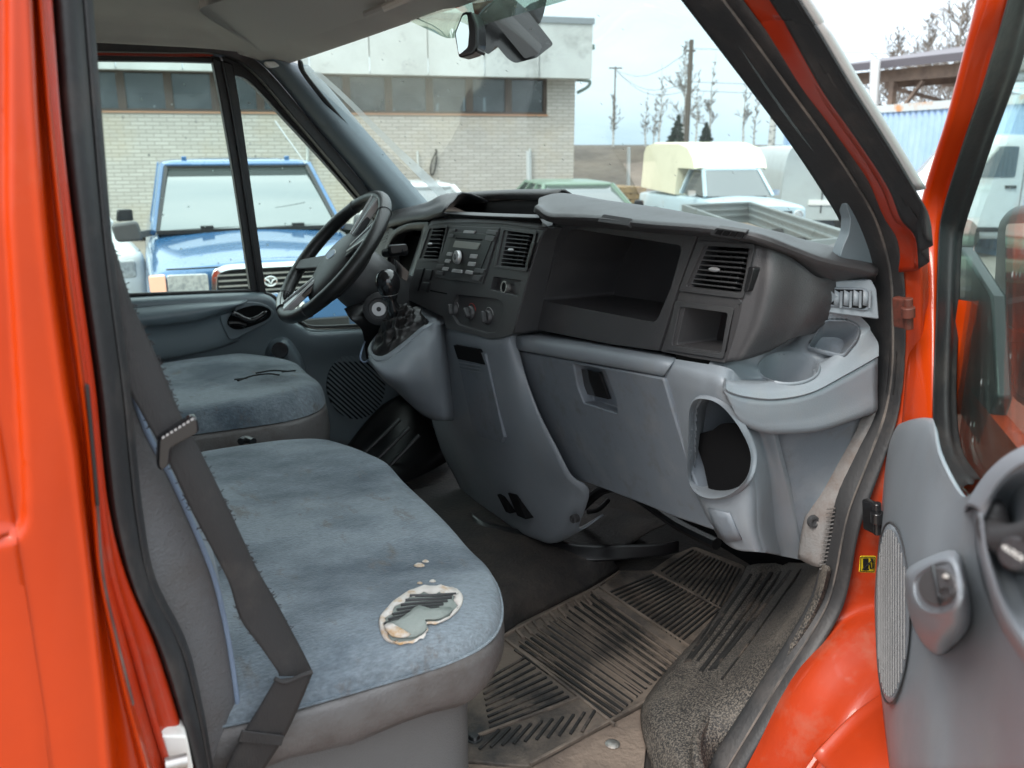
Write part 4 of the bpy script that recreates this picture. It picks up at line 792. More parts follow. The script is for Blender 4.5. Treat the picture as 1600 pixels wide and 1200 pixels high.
# ---- steering wheel
SWc = PY(520, 400, 2.1); A_ = R(42); ux = Vector((math.sin(A_), 0, math.cos(A_))); uy = Vector((0, -1, 0)); un = Vector((-math.cos(A_), 0, math.sin(A_)))
SW = MB().tube([SWc + ux * .186 * math.cos(t) + uy * .186 * math.sin(t) for t in [2 * math.pi * i / 72 for i in range(72)]], [.0165 if abs(math.sin(2 * math.pi * i / 72)) < .8 else .0175 for i in range(72)], 16, closed=True).build('steering_wheel', M['leather'], VAN)
hubp = [(0, .042), (.03, .041), (.058, .035), (.078, .024), (.088, .006), (.086, -.016), (.055, -.035), (0, -.035)]
m_ = MB(); V = []; K = 36
for (r_, h) in hubp:
    for j in range(K):
        t = 2 * math.pi * j / K; c, s = math.cos(t), math.sin(t); e = 1 + .12 * (s * s) 
        V.append(SWc + ux * (c * r_ * (1.25 if c > 0 else 1.45)) + uy * s * r_ * e * .98 + un * (h - .035))
m_.add(V, gfaces(len(hubp), K, cu=True)); m_.build('airbag_cover', M['dark2'], SW, sub=1)
ov = MB(); ov.lathe(SWc + un * .0055, un, [(0, 0), (.016, 0), (.015, .0015), (0, .0015)], 24, sx=1.7); ov.build('wheel_badge', M['silver'], SW)
ov = MB(); ov.lathe(SWc + un * .0072, un, [(0, 0), (.0135, 0), (.0135, .0006), (0, .0006)], 24, sx=1.75); ov.build('badge_face', mat('badge_blue', (.02, .05, .16), .3), SW)
def spoke(ang, w0, w1, m, dep=.016, off=-.02, r0=.06, r1=.182):
    d = ux * math.cos(ang) + uy * math.sin(ang); s = un.cross(d); a = SWc + d * r0 + un * off; b = SWc + d * r1 + un * (-.002)
    return MB().prism([a - s * w0, b - s * w1, b + s * w1, a + s * w0], un * dep).build('spoke', m, SW, bevel=.004, seg=3)
spoke(R(6), .026, .018, M['dark2']); spoke(R(62), .024, .017, M['dark2']); spoke(R(186), .024, .018, M['gloss']); spoke(R(250), .022, .016, M['dark2'])
for a in (-2, 14, 54, 70, 178, 194): spoke(R(a), .004, .003, M['silver'], dep=.019, off=-.018, r0=.07)
m_ = MB()
for t0 in (R(38), R(142), R(-38), R(-142)):
    m_.tube([SWc + (ux * math.cos(t0) + uy * math.sin(t0)) * .186 + ((ux * math.cos(t0) + uy * math.sin(t0)) * math.cos(q) + un * math.sin(q)) * .0172 for q in [i * math.pi / 10 for i in range(20)]], .0009, 5, closed=True)
m_.build('rim_seams', M['black'], SW)
for t0, t1 in ((R(-168), R(-145)),):
    m_ = MB(); m_.tube([SWc + (ux * math.cos(t) + uy * math.sin(t)) * .184 + un * .004 for t in [mix(t0, t1, i / 8) for i in range(9)]], .0165, 12); m_.build('rim_inlay', M['gloss'], SW)
# column shroud
sc_ = MB(); ax = (-un)
sc_.tube([SWc + ax * .03, SWc + ax * .06 , SWc + ax * .13 + Vector((0, 0, .0)), SWc + ax * .22 + Vector((.0, 0, .02)), SWc + ax * .30 + Vector((0, 0, .05))], [.058, .075, .080, .076, .07], 24, flat=1.0)
COLM = sc_.build('steering_column', M['dark2'], VAN, ang=60)
surf('column_lower_cover', [[PY(*p, 2.02) for p in ((538, 483), (552, 477), (580, 470), (612, 470))], [PY(*p, 1.99) for p in ((548, 499), (562, 494), (590, 496), (622, 500))], [PY(*p, 2.0) for p in ((566, 517), (575, 518), (596, 522), (625, 530))], [PY(*p, 2.05) for p in ((572, 560), (580, 560), (604, 565), (630, 560))]], M['black'], VAN, nu=4, nv=4, thick=.004)
ic = PY(592, 483, 1.95); iax = Vector((-.45, -1, .15)).normalized()
ig = MB().lathe(ic, iax, [(0, -.03), (.040, -.03), (.039, -.004), (.034, .0), (.027, .001), (.024, -.003), (.0, -.003)], 30).build('ignition_bezel', M['dark2'], COLM)
MB().lathe(ic, iax, [(.006, .002), (.0165, .002), (.0165, -.003), (.006, -.003)], 24).build('ignition_lock', M['silver'], COLM)
MB().lathe(ic, iax, [(0, .0028), (.0058, .0028), (.0058, .0), (0, .0)], 12).build('key_slot', M['black'], COLM)
m_ = MB(); m_.tube([PY(600, 396, 2.0), PY(618, 392, 1.97), PY(634, 390, 1.95)], [.010, .013, .014], 12); m_.prism(rnd([PY(609, 384, 1.95), PY(636, 382, 1.94), (PY(638, 392, 1.94)), PY(612, 397, 1.95)], .004), (0, .02, 0)); m_.build('wiper_stalk', M['black'], COLM, bevel=.001)
m_ = MB(); m_.prism(rnd([PY(618, 405, 1.96), PY(640, 425, 1.95), PY(636, 440, 1.95), PY(622, 432, 1.96)], .004), (0, .012, 0)); m_.build('radio_stalk', M['gloss'], COLM, bevel=.001)

# ---- grey lower console etc.
G = M['grey']
def XS(L_): return [PX(a, b, c) for a, b, c in L_]
cons = [XS([(692, 492, .80), (700, 508, .765), (712, 515, .752), (740, 522, .748), (767, 529, .748), (795, 525, .752), (809, 521, .775)]),
        XS([(680, 560, .82), (694, 562, .775), (712, 560, .76), (745, 560, .752), (775, 568, .752), (800, 566, .757), (816, 568, .776)]),
        XS([(674, 640, .84), (694, 640, .79), (722, 642, .775), (755, 645, .768), (785, 650, .768), (817, 650, .775), (840, 640, .787)]),
        XS([(690, 702, .85), (712, 702, .81), (740, 703, .80), (768, 710, .79), (800, 716, .79), (840, 712, .795), (871, 703, .80)]),
        XS([(713, 748, .86), (733, 751, .83), (756, 756, .82), (783, 763, .81), (815, 771, .81), (858, 765, .82), (893, 744, .82)]),
        XS([(731, 785, .87), (750, 793, .85), (768, 798, .84), (795, 806, .835), (828, 818, .83), (878, 804, .84), (921, 768, .86)]),
        XS([(738, 794, .88), (757, 802, .86), (778, 812, .855), (805, 826, .85), (840, 842, .85), (866, 847, .86), (905, 826, .88)])]
CCs = surf('centre_console', [[p + Vector((.06, 0, 0)) for p in cons[0]]] + cons + [[p + Vector((.06, 0, .02)) for p in cons[-1]]], G, VAN, nu=5, nv=5, thick=.004)
PC = plane((-.995, 0, -.1), (.75, 0, -.40))
plate('console_door', [(712, 545), (757, 552), (787, 683), (783, 692), (742, 680), (738, 670)], plane((-.988, .0, -.15), (.757, 1.6, -.46)), 0, M['scuff'], CCs, r=.004, off=.010, vec=(.02, 0, 0), bevel=.0015)
pcn = plane((-.988, .0, -.15), (.757, 1.6, -.46))
plate('pocket_mouth', [(708, 539), (748, 546), (757, 570), (715, 561)], pcn, 0, M['cavity'], CCs, r=.003, off=.0125, vec=(.02, 0, 0), bevel=.001)
m_ = MB()
for i in range(3): m_.bar(PP(717, 566 + i * 5, pcn, .0125), PP(750, 572 + i * 5, pcn, .0125), .002, .002)
m_.build('pocket_ridges', M['grey'], CCs)
for q in (((793, 770), (806, 773), (822, 812), (808, 806)), ((776, 772), (784, 776), (797, 803), (790, 800))):
    MB().prism(rnd([PX(x, y, .805) for x, y in q], .004), (.04, 0, 0)).build('foot_vent', M['cavity'], CCs, bevel=.001)
MB().lathe(PX(896, 811, .835), (-1, -.3, .1), [(0, .0), (.004, .0), (.005, .003), (.0085, .002), (.009, -.01), (0, -.01)], 16).build('console_screw', M['dark2'], CCs)
# gear lever nose
T_ = [PY(a, b, c + .09) for a, b, c in ((579, 556, 1.79), (590, 566, 1.75), (606, 562, 1.735), (628, 546, 1.73), (650, 527, 1.725), (668, 512, 1.725), (684, 502, 1.72), (698, 512, 1.80))]
m1 = [PY(a, b, c + .09) for a, b, c in ((577, 561, 1.79), (590, 576, 1.73), (608, 578, 1.71), (632, 568, 1.70), (656, 556, 1.70), (676, 545, 1.70), (692, 545, 1.72), (704, 550, 1.80))]
m2 = [PY(a, b, c + .09) for a, b, c in ((578, 565, 1.80), (594, 585, 1.74), (612, 594, 1.715), (636, 600, 1.70), (660, 600, 1.70), (680, 600, 1.70), (698, 600, 1.72), (712, 600, 1.79))]
b1 = [PY(a, b, c + .09) for a, b, c in ((580, 568, 1.82), (600, 592, 1.80), (618, 608, 1.79), (640, 629, 1.78), (660, 645, 1.77), (680, 654, 1.75), (698, 655, 1.73), (718, 655, 1.80))]
surf('gear_console', [T_, m1, m2, b1, [p + Vector((.02, .08, .0)) for p in b1]], G, CCs, nu=5, nv=5, thick=.004)
rimo = [PY(a, b, c + .09) for a, b, c in ((577, 556, 1.80), (576, 543, 1.84), (590, 522, 1.89), (612, 504, 1.91), (640, 483, 1.90), (668, 482, 1.86), (688, 490, 1.80), (694, 505, 1.73), (668, 512, 1.725), (640, 536, 1.73), (606, 562, 1.735), (588, 565, 1.755))]
rimi = [PY(a, b, c + .09) for a, b, c in ((583, 553, 1.80), (583, 543, 1.84), (595, 526, 1.87), (614, 511, 1.885), (638, 500, 1.87), (656, 498, 1.84), (667, 501, 1.80), (667, 508, 1.755), (654, 518, 1.745), (634, 534, 1.745), (606, 555, 1.75), (592, 559, 1.77))]
surf('gear_surround', [rimo, [mix(a, b, .6) + Vector((0, 0, .006)) for a, b in zip(rimo, rimi)], rimi], G, CCs, nu=4, nv=3, cu=True, thick=.003)
GL = MB().tube(cr(rimi, 4, True), .0045, 8, closed=True).build('gear_gaiter_frame', M['gloss'], CCs)
# gaiter
top_c = PY(617, 492, 1.89); V = []; ri = cr(rimi, 8, True); n = len(ri); lv = 14
for j in range(lv):
    t = j / (lv - 1)
    for i, p in enumerate(ri):
        ang = 2 * math.pi * i / n; tgt = top_c + Vector((math.cos(ang) * .014, math.sin(ang) * .014, .015)); q = mix(p, tgt, t)
        bulge = math.sin(math.pi * t); w = noise.noise(Vector((p.x * 40, p.y * 40, t * 5))) * .017 + .008 * math.sin(t * 26 + 3 * math.sin(ang * 2)) 
        dirn = (q - mix(sum(rimi, Vector()) / len(rimi), top_c, t)); dirn.z = 0
        if dirn.length > 1e-4: dirn.normalize()
        V.append(q + dirn * bulge * (w + .004) + Vector((0, 0, bulge * (.012 + w))))
GV = mk('gear_lever', V, gfaces(lv, n, cu=True), M['gaiter'], VAN, ang=70, sub=1)
kb = PY(606, 443, 1.88); kd = Vector((-.10, .02, 1)).normalized()
MB().tube([top_c + Vector((0, 0, -.0)), mix(top_c, kb, .25), mix(top_c, kb, .4), mix(top_c, kb, .55), mix(top_c, kb, .7)], [.013, .016, .011, .013, .012], 14).build('lever_shaft', M['gloss'], GV)
MB().lathe(kb, kd, [(0, .034), (.012, .032), (.022, .025), (.028, .013), (.029, .001), (.026, -.013), (.019, -.026), (.017, -.036), (0, -.036)], 28).build('gear_knob', M['gloss'], GV, ang=60)
MB().lathe(kb + kd * -.026, kd, [(0, 0), (.0195, .0), (.0195, .003), (0, .003)], 28).build('knob_ring', M['silver'], GV)
MB().tube(cr([PY(*p) for p in ((572, 530, 2.05), (566, 545, 1.93), (563, 560, 1.9), (570, 566, 1.9), (579, 560, 1.88))], 5), .002, 6).build('loose_wire', M['piping'], CCs)
# strip above the glove box and glove box
st_ = surf('dash_ledge', [XS([(806, 508, .85), (870, 518, .85), (950, 531, .85), (1056, 550, .85)]), XS([(806, 518, .81), (870, 528, .81), (950, 541, .81), (1056, 560, .81)]), XS([(805, 521, .79), (870, 531, .785), (950, 544, .785), (1055, 562, .785)]), XS([(806, 528, .77), (870, 538, .768), (950, 552, .768), (1048, 570, .768)]), XS([(808, 543, .77), (870, 555, .768), (950, 569, .768), (1038, 586, .768)]), XS([(808, 546, .79), (870, 557, .79), (950, 571, .79), (1037, 588, .79)])], G, VAN, nu=4, nv=4, thick=.003)
GB = plate('glove_box', [(796, 546), (1036, 591), (1050, 640), (1075, 722), (1116, 829), (1060, 810), (1008, 789), (925, 757), (880, 742), (852, 700), (826, 630)], PG, 0, M['scuff'], VAN, r=.006, vec=Vector((.12, 0, 0)), bevel=0)
cut(GB, rnd(pp([(888, 570), (937, 580), (954, 626), (956, 647), (904, 630), (894, 605)], PG, .01), .004), (.035, 0, 0)); finish(GB, .003)
MB().prism(rnd(pp([(890, 573), (935, 582), (951, 624), (900, 612)], PG, -.014), .002), (.006, 0, 0)).build('latch', M['gloss'], GB)
# side console -----------------------------------------------------------------
def Ys(L_): return [PY(a, b, c) for a, b, c in L_]
sc = [XS([(1056, 561, .785), (1080, 565, .785), (1105, 569, .787), (1135, 575, .79)]) + Ys([(1160, 600, .895), (1200, 607, .885)]),
      XS([(1046, 572, .772), (1075, 578, .77), (1102, 586, .77), (1132, 596, .772)]) + Ys([(1162, 611, .885), (1202, 614, .868)]),
      XS([(1038, 590, .772), (1070, 600, .77), (1100, 610, .77), (1130, 618, .774)]) + Ys([(1165, 622, .878), (1212, 626, .855)]),
      XS([(1044, 620, .782), (1076, 635, .778), (1110, 640, .78), (1145, 645, .79)]) + Ys([(1178, 650, .880), (1206, 655, .862)]),
      XS([(1055, 660, .792), (1083, 680, .785), (1120, 690, .788), (1160, 690, .80)]) + Ys([(1190, 690, .888), (1212, 690, .872)]),
      XS([(1069, 715, .805), (1089, 730, .79), (1125, 745, .79), (1170, 740, .81)]) + Ys([(1200, 740, .895), (1225, 740, .885)]),
      XS([(1082, 755, .818), (1095, 775, .80), (1125, 785, .80), (1175, 775, .82)]) + Ys([(1205, 790, .905), (1238, 790, .895)]),
      XS([(1097, 795, .83), (1112, 815, .81), (1135, 825, .81), (1178, 825, .83)]) + Ys([(1210, 835, .91), (1248, 835, .90)]),
      XS([(1118, 832, .84), (1135, 850, .83), (1155, 860, .83), (1190, 863, .85)]) + Ys([(1218, 868, .915), (1258, 876, .905)])]
hole = [(1092, 622), (1112, 622), (1129, 630), (1146, 648), (1163, 675), (1174, 700), (1176, 722), (1168, 748), (1148, 768), (1125, 776), (1103, 774), (1086, 761), (1079, 735), (1080, 695), (1081, 655), (1083, 635)]
HPn = plane((-1, -.15, -.05), (.765, 1.0, -.45))
hsm = [tuple(v.to_2d()) for v in cr([Vector((a, b, 0)) for a, b in hole], 4, True)]
SCN = slabsurf('side_console', sc, (.012, .004, -.004), G, VAN, nu=14, nv=12, ang=50, drop=[hsm])
BS_ = bvh(slabsurf('tmp', sc, (.012, .004, -.004), G, VAN, nu=14, nv=12)); bpy.data.objects.remove(bpy.data.objects['tmp'])
hp0 = [hit(BS_, x, y, .001) for x, y in hsm]; hp0 = [p for p in hp0 if p is not None]; hc = sum(hp0, Vector()) / len(hp0)
hp1 = [mix(p, hc, .03) + Vector((.05, .035, -.01)) for p in hp0]; hp2 = [mix(p, hc, .12) + Vector((.11, .09, -.02)) for p in hp0]
hpo = [mix(p, hc, -.05) + Vector((.004, 0, 0)) for p in hp0]; hpf = [mix(p, hc, .01) + Vector((-.003, -.001, 0)) for p in hp0]
surf('bottle_holder', [hpo[::2], mix_l(hpo, hpf)[::2], hpf[::2], hp1[::2], hp2[::2]], G, SCN, nu=2, nv=3, cu=True, thick=.002)
MB().add(hp2, [tuple(range(len(hp2)))]).build('holder_back', M['cavity'], SCN)
bh = [(1113, 672), (1128, 662), (1150, 663), (1163, 675), (1174, 700), (1176, 722), (1168, 748), (1148, 768), (1125, 776), (1111, 776), (1100, 730), (1088, 684)]
MB().prism([mix(PP(x, y, (HPn[0], HPn[1] - .05)), hc, .0) for x, y in [tuple(v.to_2d()) for v in cr([Vector((a, b, 0)) for a, b in bh], 3, True)]], (.004, 0, 0)).build('holder_opening', M['cavity'], SCN)  # black sheet painting the unlit depth of the bottle holder
rl = [PP(x, y, HPn, .004) for x, y in ((1079, 700), (1079, 735), (1086, 760), (1103, 774), (1125, 777), (1148, 769), (1168, 749), (1176, 722))]

decal('holder_pad', BS_, [(1108, 793), (1125, 797), (1142, 801), (1150, 820), (1160, 842), (1138, 846), (1124, 838), (1115, 815)], M['scuff'], SCN, .002, .002)
# ledge with cup holder
zl = lambda x: -.335 + (x - 1135) / 235 * .035
led_f = [(1134, 600), (1137, 610), (1165, 619), (1212, 623), (1267, 613), (1320, 586), (1373, 556)]
led_b = [(1132, 592), (1170, 575), (1215, 556), (1252, 534), (1276, 505), (1290, 470), (1296, 437)]
lf = [PZ(x, y, zl(x)) for x, y in led_f]
fY = [.865, .862, .858, .85, .842, .838, .835]
lf = [PY(x, y, Y) for (x, y), Y in zip(led_f, fY)]
lff = [PY(x, y - 9, Y + .008) for (x, y), Y in zip([(1133, 600), (1139, 607), (1167, 613), (1213, 616), (1266, 606), (1318, 578), (1372, 545)], fY)]
lb = [PX(1108, 573, .80), PX(1152, 568, .835), PY(1198, 560, .935), PY(1238, 540, .925), PY(1268, 506, .89), PY(1284, 474, .872), PY(1290, 446, .866)]
lb0 = [p + Vector((.02, .015, .01)) for p in lb]
mdl = [PX(1128, 594, .79), PX(1174, 592, .86), PY(1222, 590, .895), PY(1262, 572, .890), PY(1302, 545, .878), PY(1332, 515, .864), PY(1352, 502, .852)]
mdl2 = [mix(a, b, .55) for a, b in zip(lff, mdl)]
cupc = PY(1232, 577, .905)
def cyl(c, ax_, r, n=40, sx=1):
    b = MB(); b.lathe(c, ax_, [(0, 0), (r, 0)], n, sx=sx); return b.v[n:2 * n]
cupr = [PZ(1232 + 45 * math.cos(t), 576 + 23 * math.sin(t), cupc.z - CAMZ) for t in [2 * math.pi * i / 40 for i in range(40)]]
cc0 = sum(cupr, Vector()) / 40
cpx = [(1232 + 46 * math.cos(t), 576 + 23.5 * math.sin(t)) for t in [2 * math.pi * i / 40 for i in range(40)]]
tpx = [(1262, 541), (1288, 498), (1325, 499), (1343, 508), (1340, 528), (1317, 556)]
LG = slabsurf('console_ledge', [lf, lff, mdl2, mdl, lb, lb0], (.004, .010, -.010), G, SCN, nu=14, nv=12, ang=50, drop=[cpx, tpx])
slabsurf('tmp', [lf, lff, mdl2, mdl, lb, lb0], (.004, .01, -.01), G, VAN, nu=14, nv=12); BL_ = bvh(bpy.data.objects['tmp']); bpy.data.objects.remove(bpy.data.objects['tmp'])
cupr = [hit(BL_, x, y, 0) or p for (x, y), p in zip(cpx, cupr)]; cc0 = sum(cupr, Vector()) / 40
# oblong tray beside it
tray = [(1262, 541), (1290, 500), (1325, 500), (1343, 507), (1338, 530), (1318, 555)]
m_ = MB(); rg = lambda s, dz: [cc0 + (p - cc0) * s + Vector((0, 0, dz)) for p in cupr]
m_.add(rg(1.10, .0005) + rg(1.04, .003) + rg(1.0, .001) + rg(.97, -.01) + rg(.88, -.062) + rg(.3, -.064), gfaces(6, 40, cu=True) + [tuple(200 + i for i in range(40))])
m_.build('cup_holder', G, SCN, thick=.0015)
pT = plane((-.55, -.62, .55), (.985, .86, -.25))
tr_ = MB(); o1 = rnd(hits(BL_, tpx, .002), .008, 4)
c1 = sum(o1, Vector()) / len(o1); o2 = [mix(p, c1, .08) + Vector((.010, .012, -.014)) for p in o1]; o3 = [mix(p, c1, .30) + Vector((.018, .03, -.026)) for p in o1]
tr_.add([mix(p, c1, -.06) + Vector((0, 0, -.004)) for p in o1] + o1 + o2 + o3, gfaces(4, len(o1), cu=True) + [tuple(3 * len(o1) + i for i in range(len(o1)))]); tr_.build('tray_recess', M['scuff'], SCN, thick=.001)
# ledge lower side skirt
sk0 = [p + Vector((.002, .004, -.004)) for p in lf]
sk1 = Ys([(1140, 628, .868), (1150, 640, .866), (1180, 655, .862), (1212, 655, .856), (1267, 650, .848), (1320, 632, .842), (1370, 606, .838)])
sk2 = Ys([(1150, 650, .872), (1165, 665, .872), (1190, 674, .868), (1215, 677, .862), (1275, 673, .85), (1325, 658, .844), (1368, 643, .84)])
surf('ledge_skirt', [sk0, sk1, sk2, [p + Vector((.02, .05, .0)) for p in sk2]], G, SCN, nu=5, nv=4, thick=.003)
# side panel under the skirt
su = [Ys([(1206, 672, .885), (1250, 668, .875), (1300, 662, .868), (1345, 650, .862)]), Ys([(1216, 730, .895), (1255, 730, .885), (1285, 730, .877), (1318, 725, .87)]), Ys([(1234, 800, .905), (1256, 800, .892), (1270, 800, .885), (1284, 795, .875)]), Ys([(1255, 876, .91), (1264, 878, .90), (1270, 880, .89), (1278, 882, .88)])]
surf('kick_panel', su, M['scuff'], SCN, nu=5, nv=5, thick=.003)
tA = Ys([(1349, 650, .862), (1325, 700, .866), (1296, 765, .868), (1280, 800, .87), (1270, 830, .872), (1262, 880, .875)]); tB = Ys([(1375, 632, .846), (1352, 695, .848), (1322, 765, .85), (1308, 800, .852), (1298, 840, .852), (1286, 885, .852)])
surf('kick_trim', [[p + Vector((0, .02, 0)) for p in tA], tA, [mix(a, b, .45) + Vector((-.002, -.006, 0)) for a, b in zip(tA, tB)], tB], M['dustgrey'], VAN, nu=5, nv=4, thick=.003)
m_ = MB()
for i in range(16):
    y = 795 + i * 6.2; x = mix(1296, 1284, i / 16); m_.bar(PY(x - 4, y + 1, .8485), PY(x + 9, y - 1, .8475), .0016, .0016)
m_.build('trim_ribs', M['dustgrey'], VAN)
MB().lathe(PY(1273, 816, .868), (-.3, -1, .1), [(0, -.002), (.0045, -.001), (.0055, .001), (.009, .0005), (.010, -.006), (0, -.006)], 18).build('trim_screw', M['dark2'], VAN)
# side demister
sv = plane((-.62, -.78, .05), (.98, .845, -.21))
SVt = plate('side_vent_panel', [(1289, 440), (1362, 437), (1370, 452), (1374, 499), (1280, 487)], sv, 0, G, SCN, r=.003, vec=(.01, .035, 0), bevel=.002)
plate('vent_border', [(1294, 449), (1354, 450), (1360, 462), (1359, 483), (1352, 486), (1292, 478)], sv, 0, M['scuff'], SCN, r=.006, off=.003, vec=(.002, .004, 0), bevel=.001)
plate('vent_hole', [(1298, 452), (1350, 453), (1356, 462), (1355, 480), (1348, 483), (1295, 475)], sv, 0, M['cavity'], SCN, r=.005, off=.0042, vec=(.001, .002, 0), bevel=0)
m_ = MB()
for i in range(4):
    x = 1304 + i * 15; m_.add([PP(x, 452.5, sv, .005), PP(x + 11, 459, sv, .0045), PP(x + 10, 479, sv, .0045), PP(x - 1, 477, sv, .005)], [(0, 1, 2, 3)])
    m_.bar(PP(x + 11, 455, sv, .006), PP(x + 10, 481, sv, .006), .002, .003)
m_.build('vent_fins', G, SCN, thick=.0008)

#=====FLOOR=====
ZF = -.93
fl_ = MB().box((-.3, .84, CAMZ + ZF - .03), (1.32, 2.5, CAMZ + ZF)); FLR = fl_.build('cab_floor', M['carpet'], VAN)
surf('tunnel_carpet', [[PZ(*p, ZF + .004) for p in ((640, 1000), (780, 995), (830, 965), (925, 917), (967, 890))], [PZ(*p, ZF + .05) for p in ((640, 950), (770, 940), (820, 915), (905, 880), (960, 868))], [PZ(*p, ZF + .06) for p in ((640, 800), (740, 800), (820, 820), (900, 838), (1000, 840))], [PX(*p, 1.15) for p in ((640, 700), (740, 700), (860, 780), (930, 790), (1050, 815))]],
     M['carpet'], VAN, nu=5, nv=5, thick=.003, fn=lambda p: p + Vector((0, 0, .006 * noise.noise(p * 14))))
m_ = MB()
m_.tube(cr([PZ(*p, ZF + .07) for p in ((918, 800), (935, 796), (950, 782))], 4), .006, 8); m_.tube(cr([PZ(*p, ZF + .09) for p in ((1060, 812), (1075, 800), (1090, 806))], 4), .006, 8)
m_.tube(cr([PX(*p, 1.0) for p in ((900, 800), (960, 760), (1060, 820), (1120, 850))], 4), .012, 8)
m_.build('loose_cables', M['black'], VAN)
surf('floor_step_edge', [[PZ(*p, ZF + .075) for p in ((735, 800), (760, 815), (820, 830), (900, 850), (1020, 850), (1060, 845))], [PZ(*p, ZF + .06) for p in ((735, 815), (758, 832), (820, 846), (900, 866), (1020, 862), (1060, 856))], [PZ(*p, ZF + .05) for p in ((735, 825), (756, 842), (820, 852), (900, 876), (1020, 870), (1060, 862))]], M['black'], VAN, nu=4, nv=3, thick=.004)
# sandy sill floor and step trim
sdp = [PZ(*p, ZF + .006) for p in ((720, 1215), (735, 1150), (900, 1120), (1010, 1090), (1040, 1110), (1010, 1160), (1000, 1260), (720, 1260))]
MB().prism(sdp, (0, 0, -.006)).build('sill_floor', M['sand'], VAN, bevel=.001)
MB().lathe(PZ(957, 1162, ZF + .008), (0, 0, 1), [(0, .003), (.008, .003), (.012, 0), (0, 0)], 18).build('floor_bolt', M['dullmetal'], VAN)
sp0 = [PZ(*p, ZF + .012) for p in ((1168, 885), (1150, 920), (1100, 985), (1050, 1040), (1015, 1085), (1003, 1110), (1006, 1150), (1030, 1230))]
sp1 = [PZ(*p, ZF + .045) for p in ((1185, 882), (1165, 920), (1115, 985), (1065, 1040), (1030, 1085), (1022, 1110), (1032, 1150), (1065, 1230))]
sp2 = [PZ(*p, ZF + .060) for p in ((1235, 880), (1215, 925), (1175, 985), (1130, 1040), (1095, 1085), (1072, 1120), (1068, 1155), (1085, 1230))]
sp3 = Ys([(1284, 882, .86), (1272, 927, .86), (1250, 972, .86), (1205, 1045, .86), (1178, 1088, .86), (1155, 1124, .86), (1133, 1158, .86), (1100, 1225, .86)])
ST = surf('step_trim', [sp0, sp1, sp2, sp3, [p + Vector((0, -.02, 0)) for p in sp3]], M['step'], VAN, nu=6, nv=5, thick=.004)
BST = bvh(ST)
for i in range(7):
    t = i / 6; a = (mix(1158, 1252, t), mix(900, 890, t)); b = (mix(1070, 1128, t) - (i % 2) * 4, mix(1036, 1062, t) - (i % 3) * 6); P_ = hits(BST, [(mix(a[0], b[0], u), mix(a[1], b[1], u) + 3 * math.sin(u * 3)) for u in (0, .2, .4, .6, .8, 1)], .0005)
    if len(P_) > 3: MB().tube(P_, .0045 if i % 2 else .003, 8, flat=.6).build('step_ridge', M['matgroove'], ST)
MB().tube(cr([PZ(*p, ZF + .062) for p in ((1268, 890), (1235, 955), (1185, 1025), (1130, 1090), (1100, 1130), (1088, 1170), (1100, 1230))], 5), .008, 8).build('step_bead', M['step'], ST)

# floor mat: a thing of its own
ORG = PZ(930, 1040, ZF)
MAT = empty('floor_mat', ORG); tag(MAT, 'muddy black rubber floor mat with ribbed pattern in the passenger footwell', 'floor mat')
zm = ZF + .012
mo = [(640, 1120), (733, 1040), (779, 996), (806, 976), (925, 917), (967, 891), (1017, 891), (1054, 866), (1085, 853), (1165, 884), (1160, 905), (1075, 1018), (1010, 1098), (826, 1197), (733, 1188), (640, 1200)]
MB().prism(rnd([PZ(*p, zm) for p in mo], .012, 3), (0, 0, -.008)).build('mat_body', M['mat'], MAT, bevel=.002)
m_ = MB()
def lines(mb, a0, a1, b0, b1, n, w, h, z, gap=0):
    for i in range(n):
        t = (i + .5) / n; a = (mix(a0[0], a1[0], t), mix(a0[1], a1[1], t)); b = (mix(b0[0], b1[0], t), mix(b0[1], b1[1], t))
        mb.bar(PZ(*a, z), PZ(*b, z), w, h)
zr = zm + .0016
lines(m_, (752, 1062), (766, 1142), (815, 1024), (893, 1092), 9, .0045, .004, zr)
lines(m_, (800, 1018), (928, 926), (954, 1126), (1066, 1026), 15, .0055, .004, zr)
lines(m_, (948, 924), (1066, 1005), (1018, 896), (1130, 950), 17, .0045, .004, zr)
lines(m_, (1030, 890), (1128, 950), (1080, 858), (1158, 890), 14, .004, .004, zr)
lines(m_, (740, 1172), (918, 1142), (772, 1142), (938, 1108), 10, .005, .004, zr)
m_.build('mat_ribs', M['matgroove'], MAT, bevel=.0008)
m_ = MB()
lines(m_, (796, 1012), (930, 922), (958, 1124), (1070, 1020), 14, .0022, .006, zr)
for a, b in (((790, 1000), (960, 1132)), ((935, 916), (1080, 1012)), ((1020, 894), (1132, 955)), ((745, 1150), (905, 1090)), ((779, 998), (930, 919)), ((930, 919), (968, 893)), ((1010, 1096), (1072, 1018)), ((1010, 1096), (828, 1194))):
    m_.bar(PZ(*a, zr), PZ(*b, zr), .005, .006)
for i in range(10):
    t = i / 9; a = (mix(806, 925, t), mix(984, 924, t)); m_.bar(PZ(a[0], a[1], zr), PZ(a[0] + 12, a[1] + 14, zr), .006, .007)
m_.build('mat_ridges', M['matrib'], MAT, bevel=.001)
MB().lathe(PZ(741, 1152, zr), (0, 0, 1), [(0, .004), (.007, .004), (.010, 0), (.013, 0), (.014, -.003), (0, -.003)], 18).build('mat_eyelet', M['black'], MAT)
ORG = VO

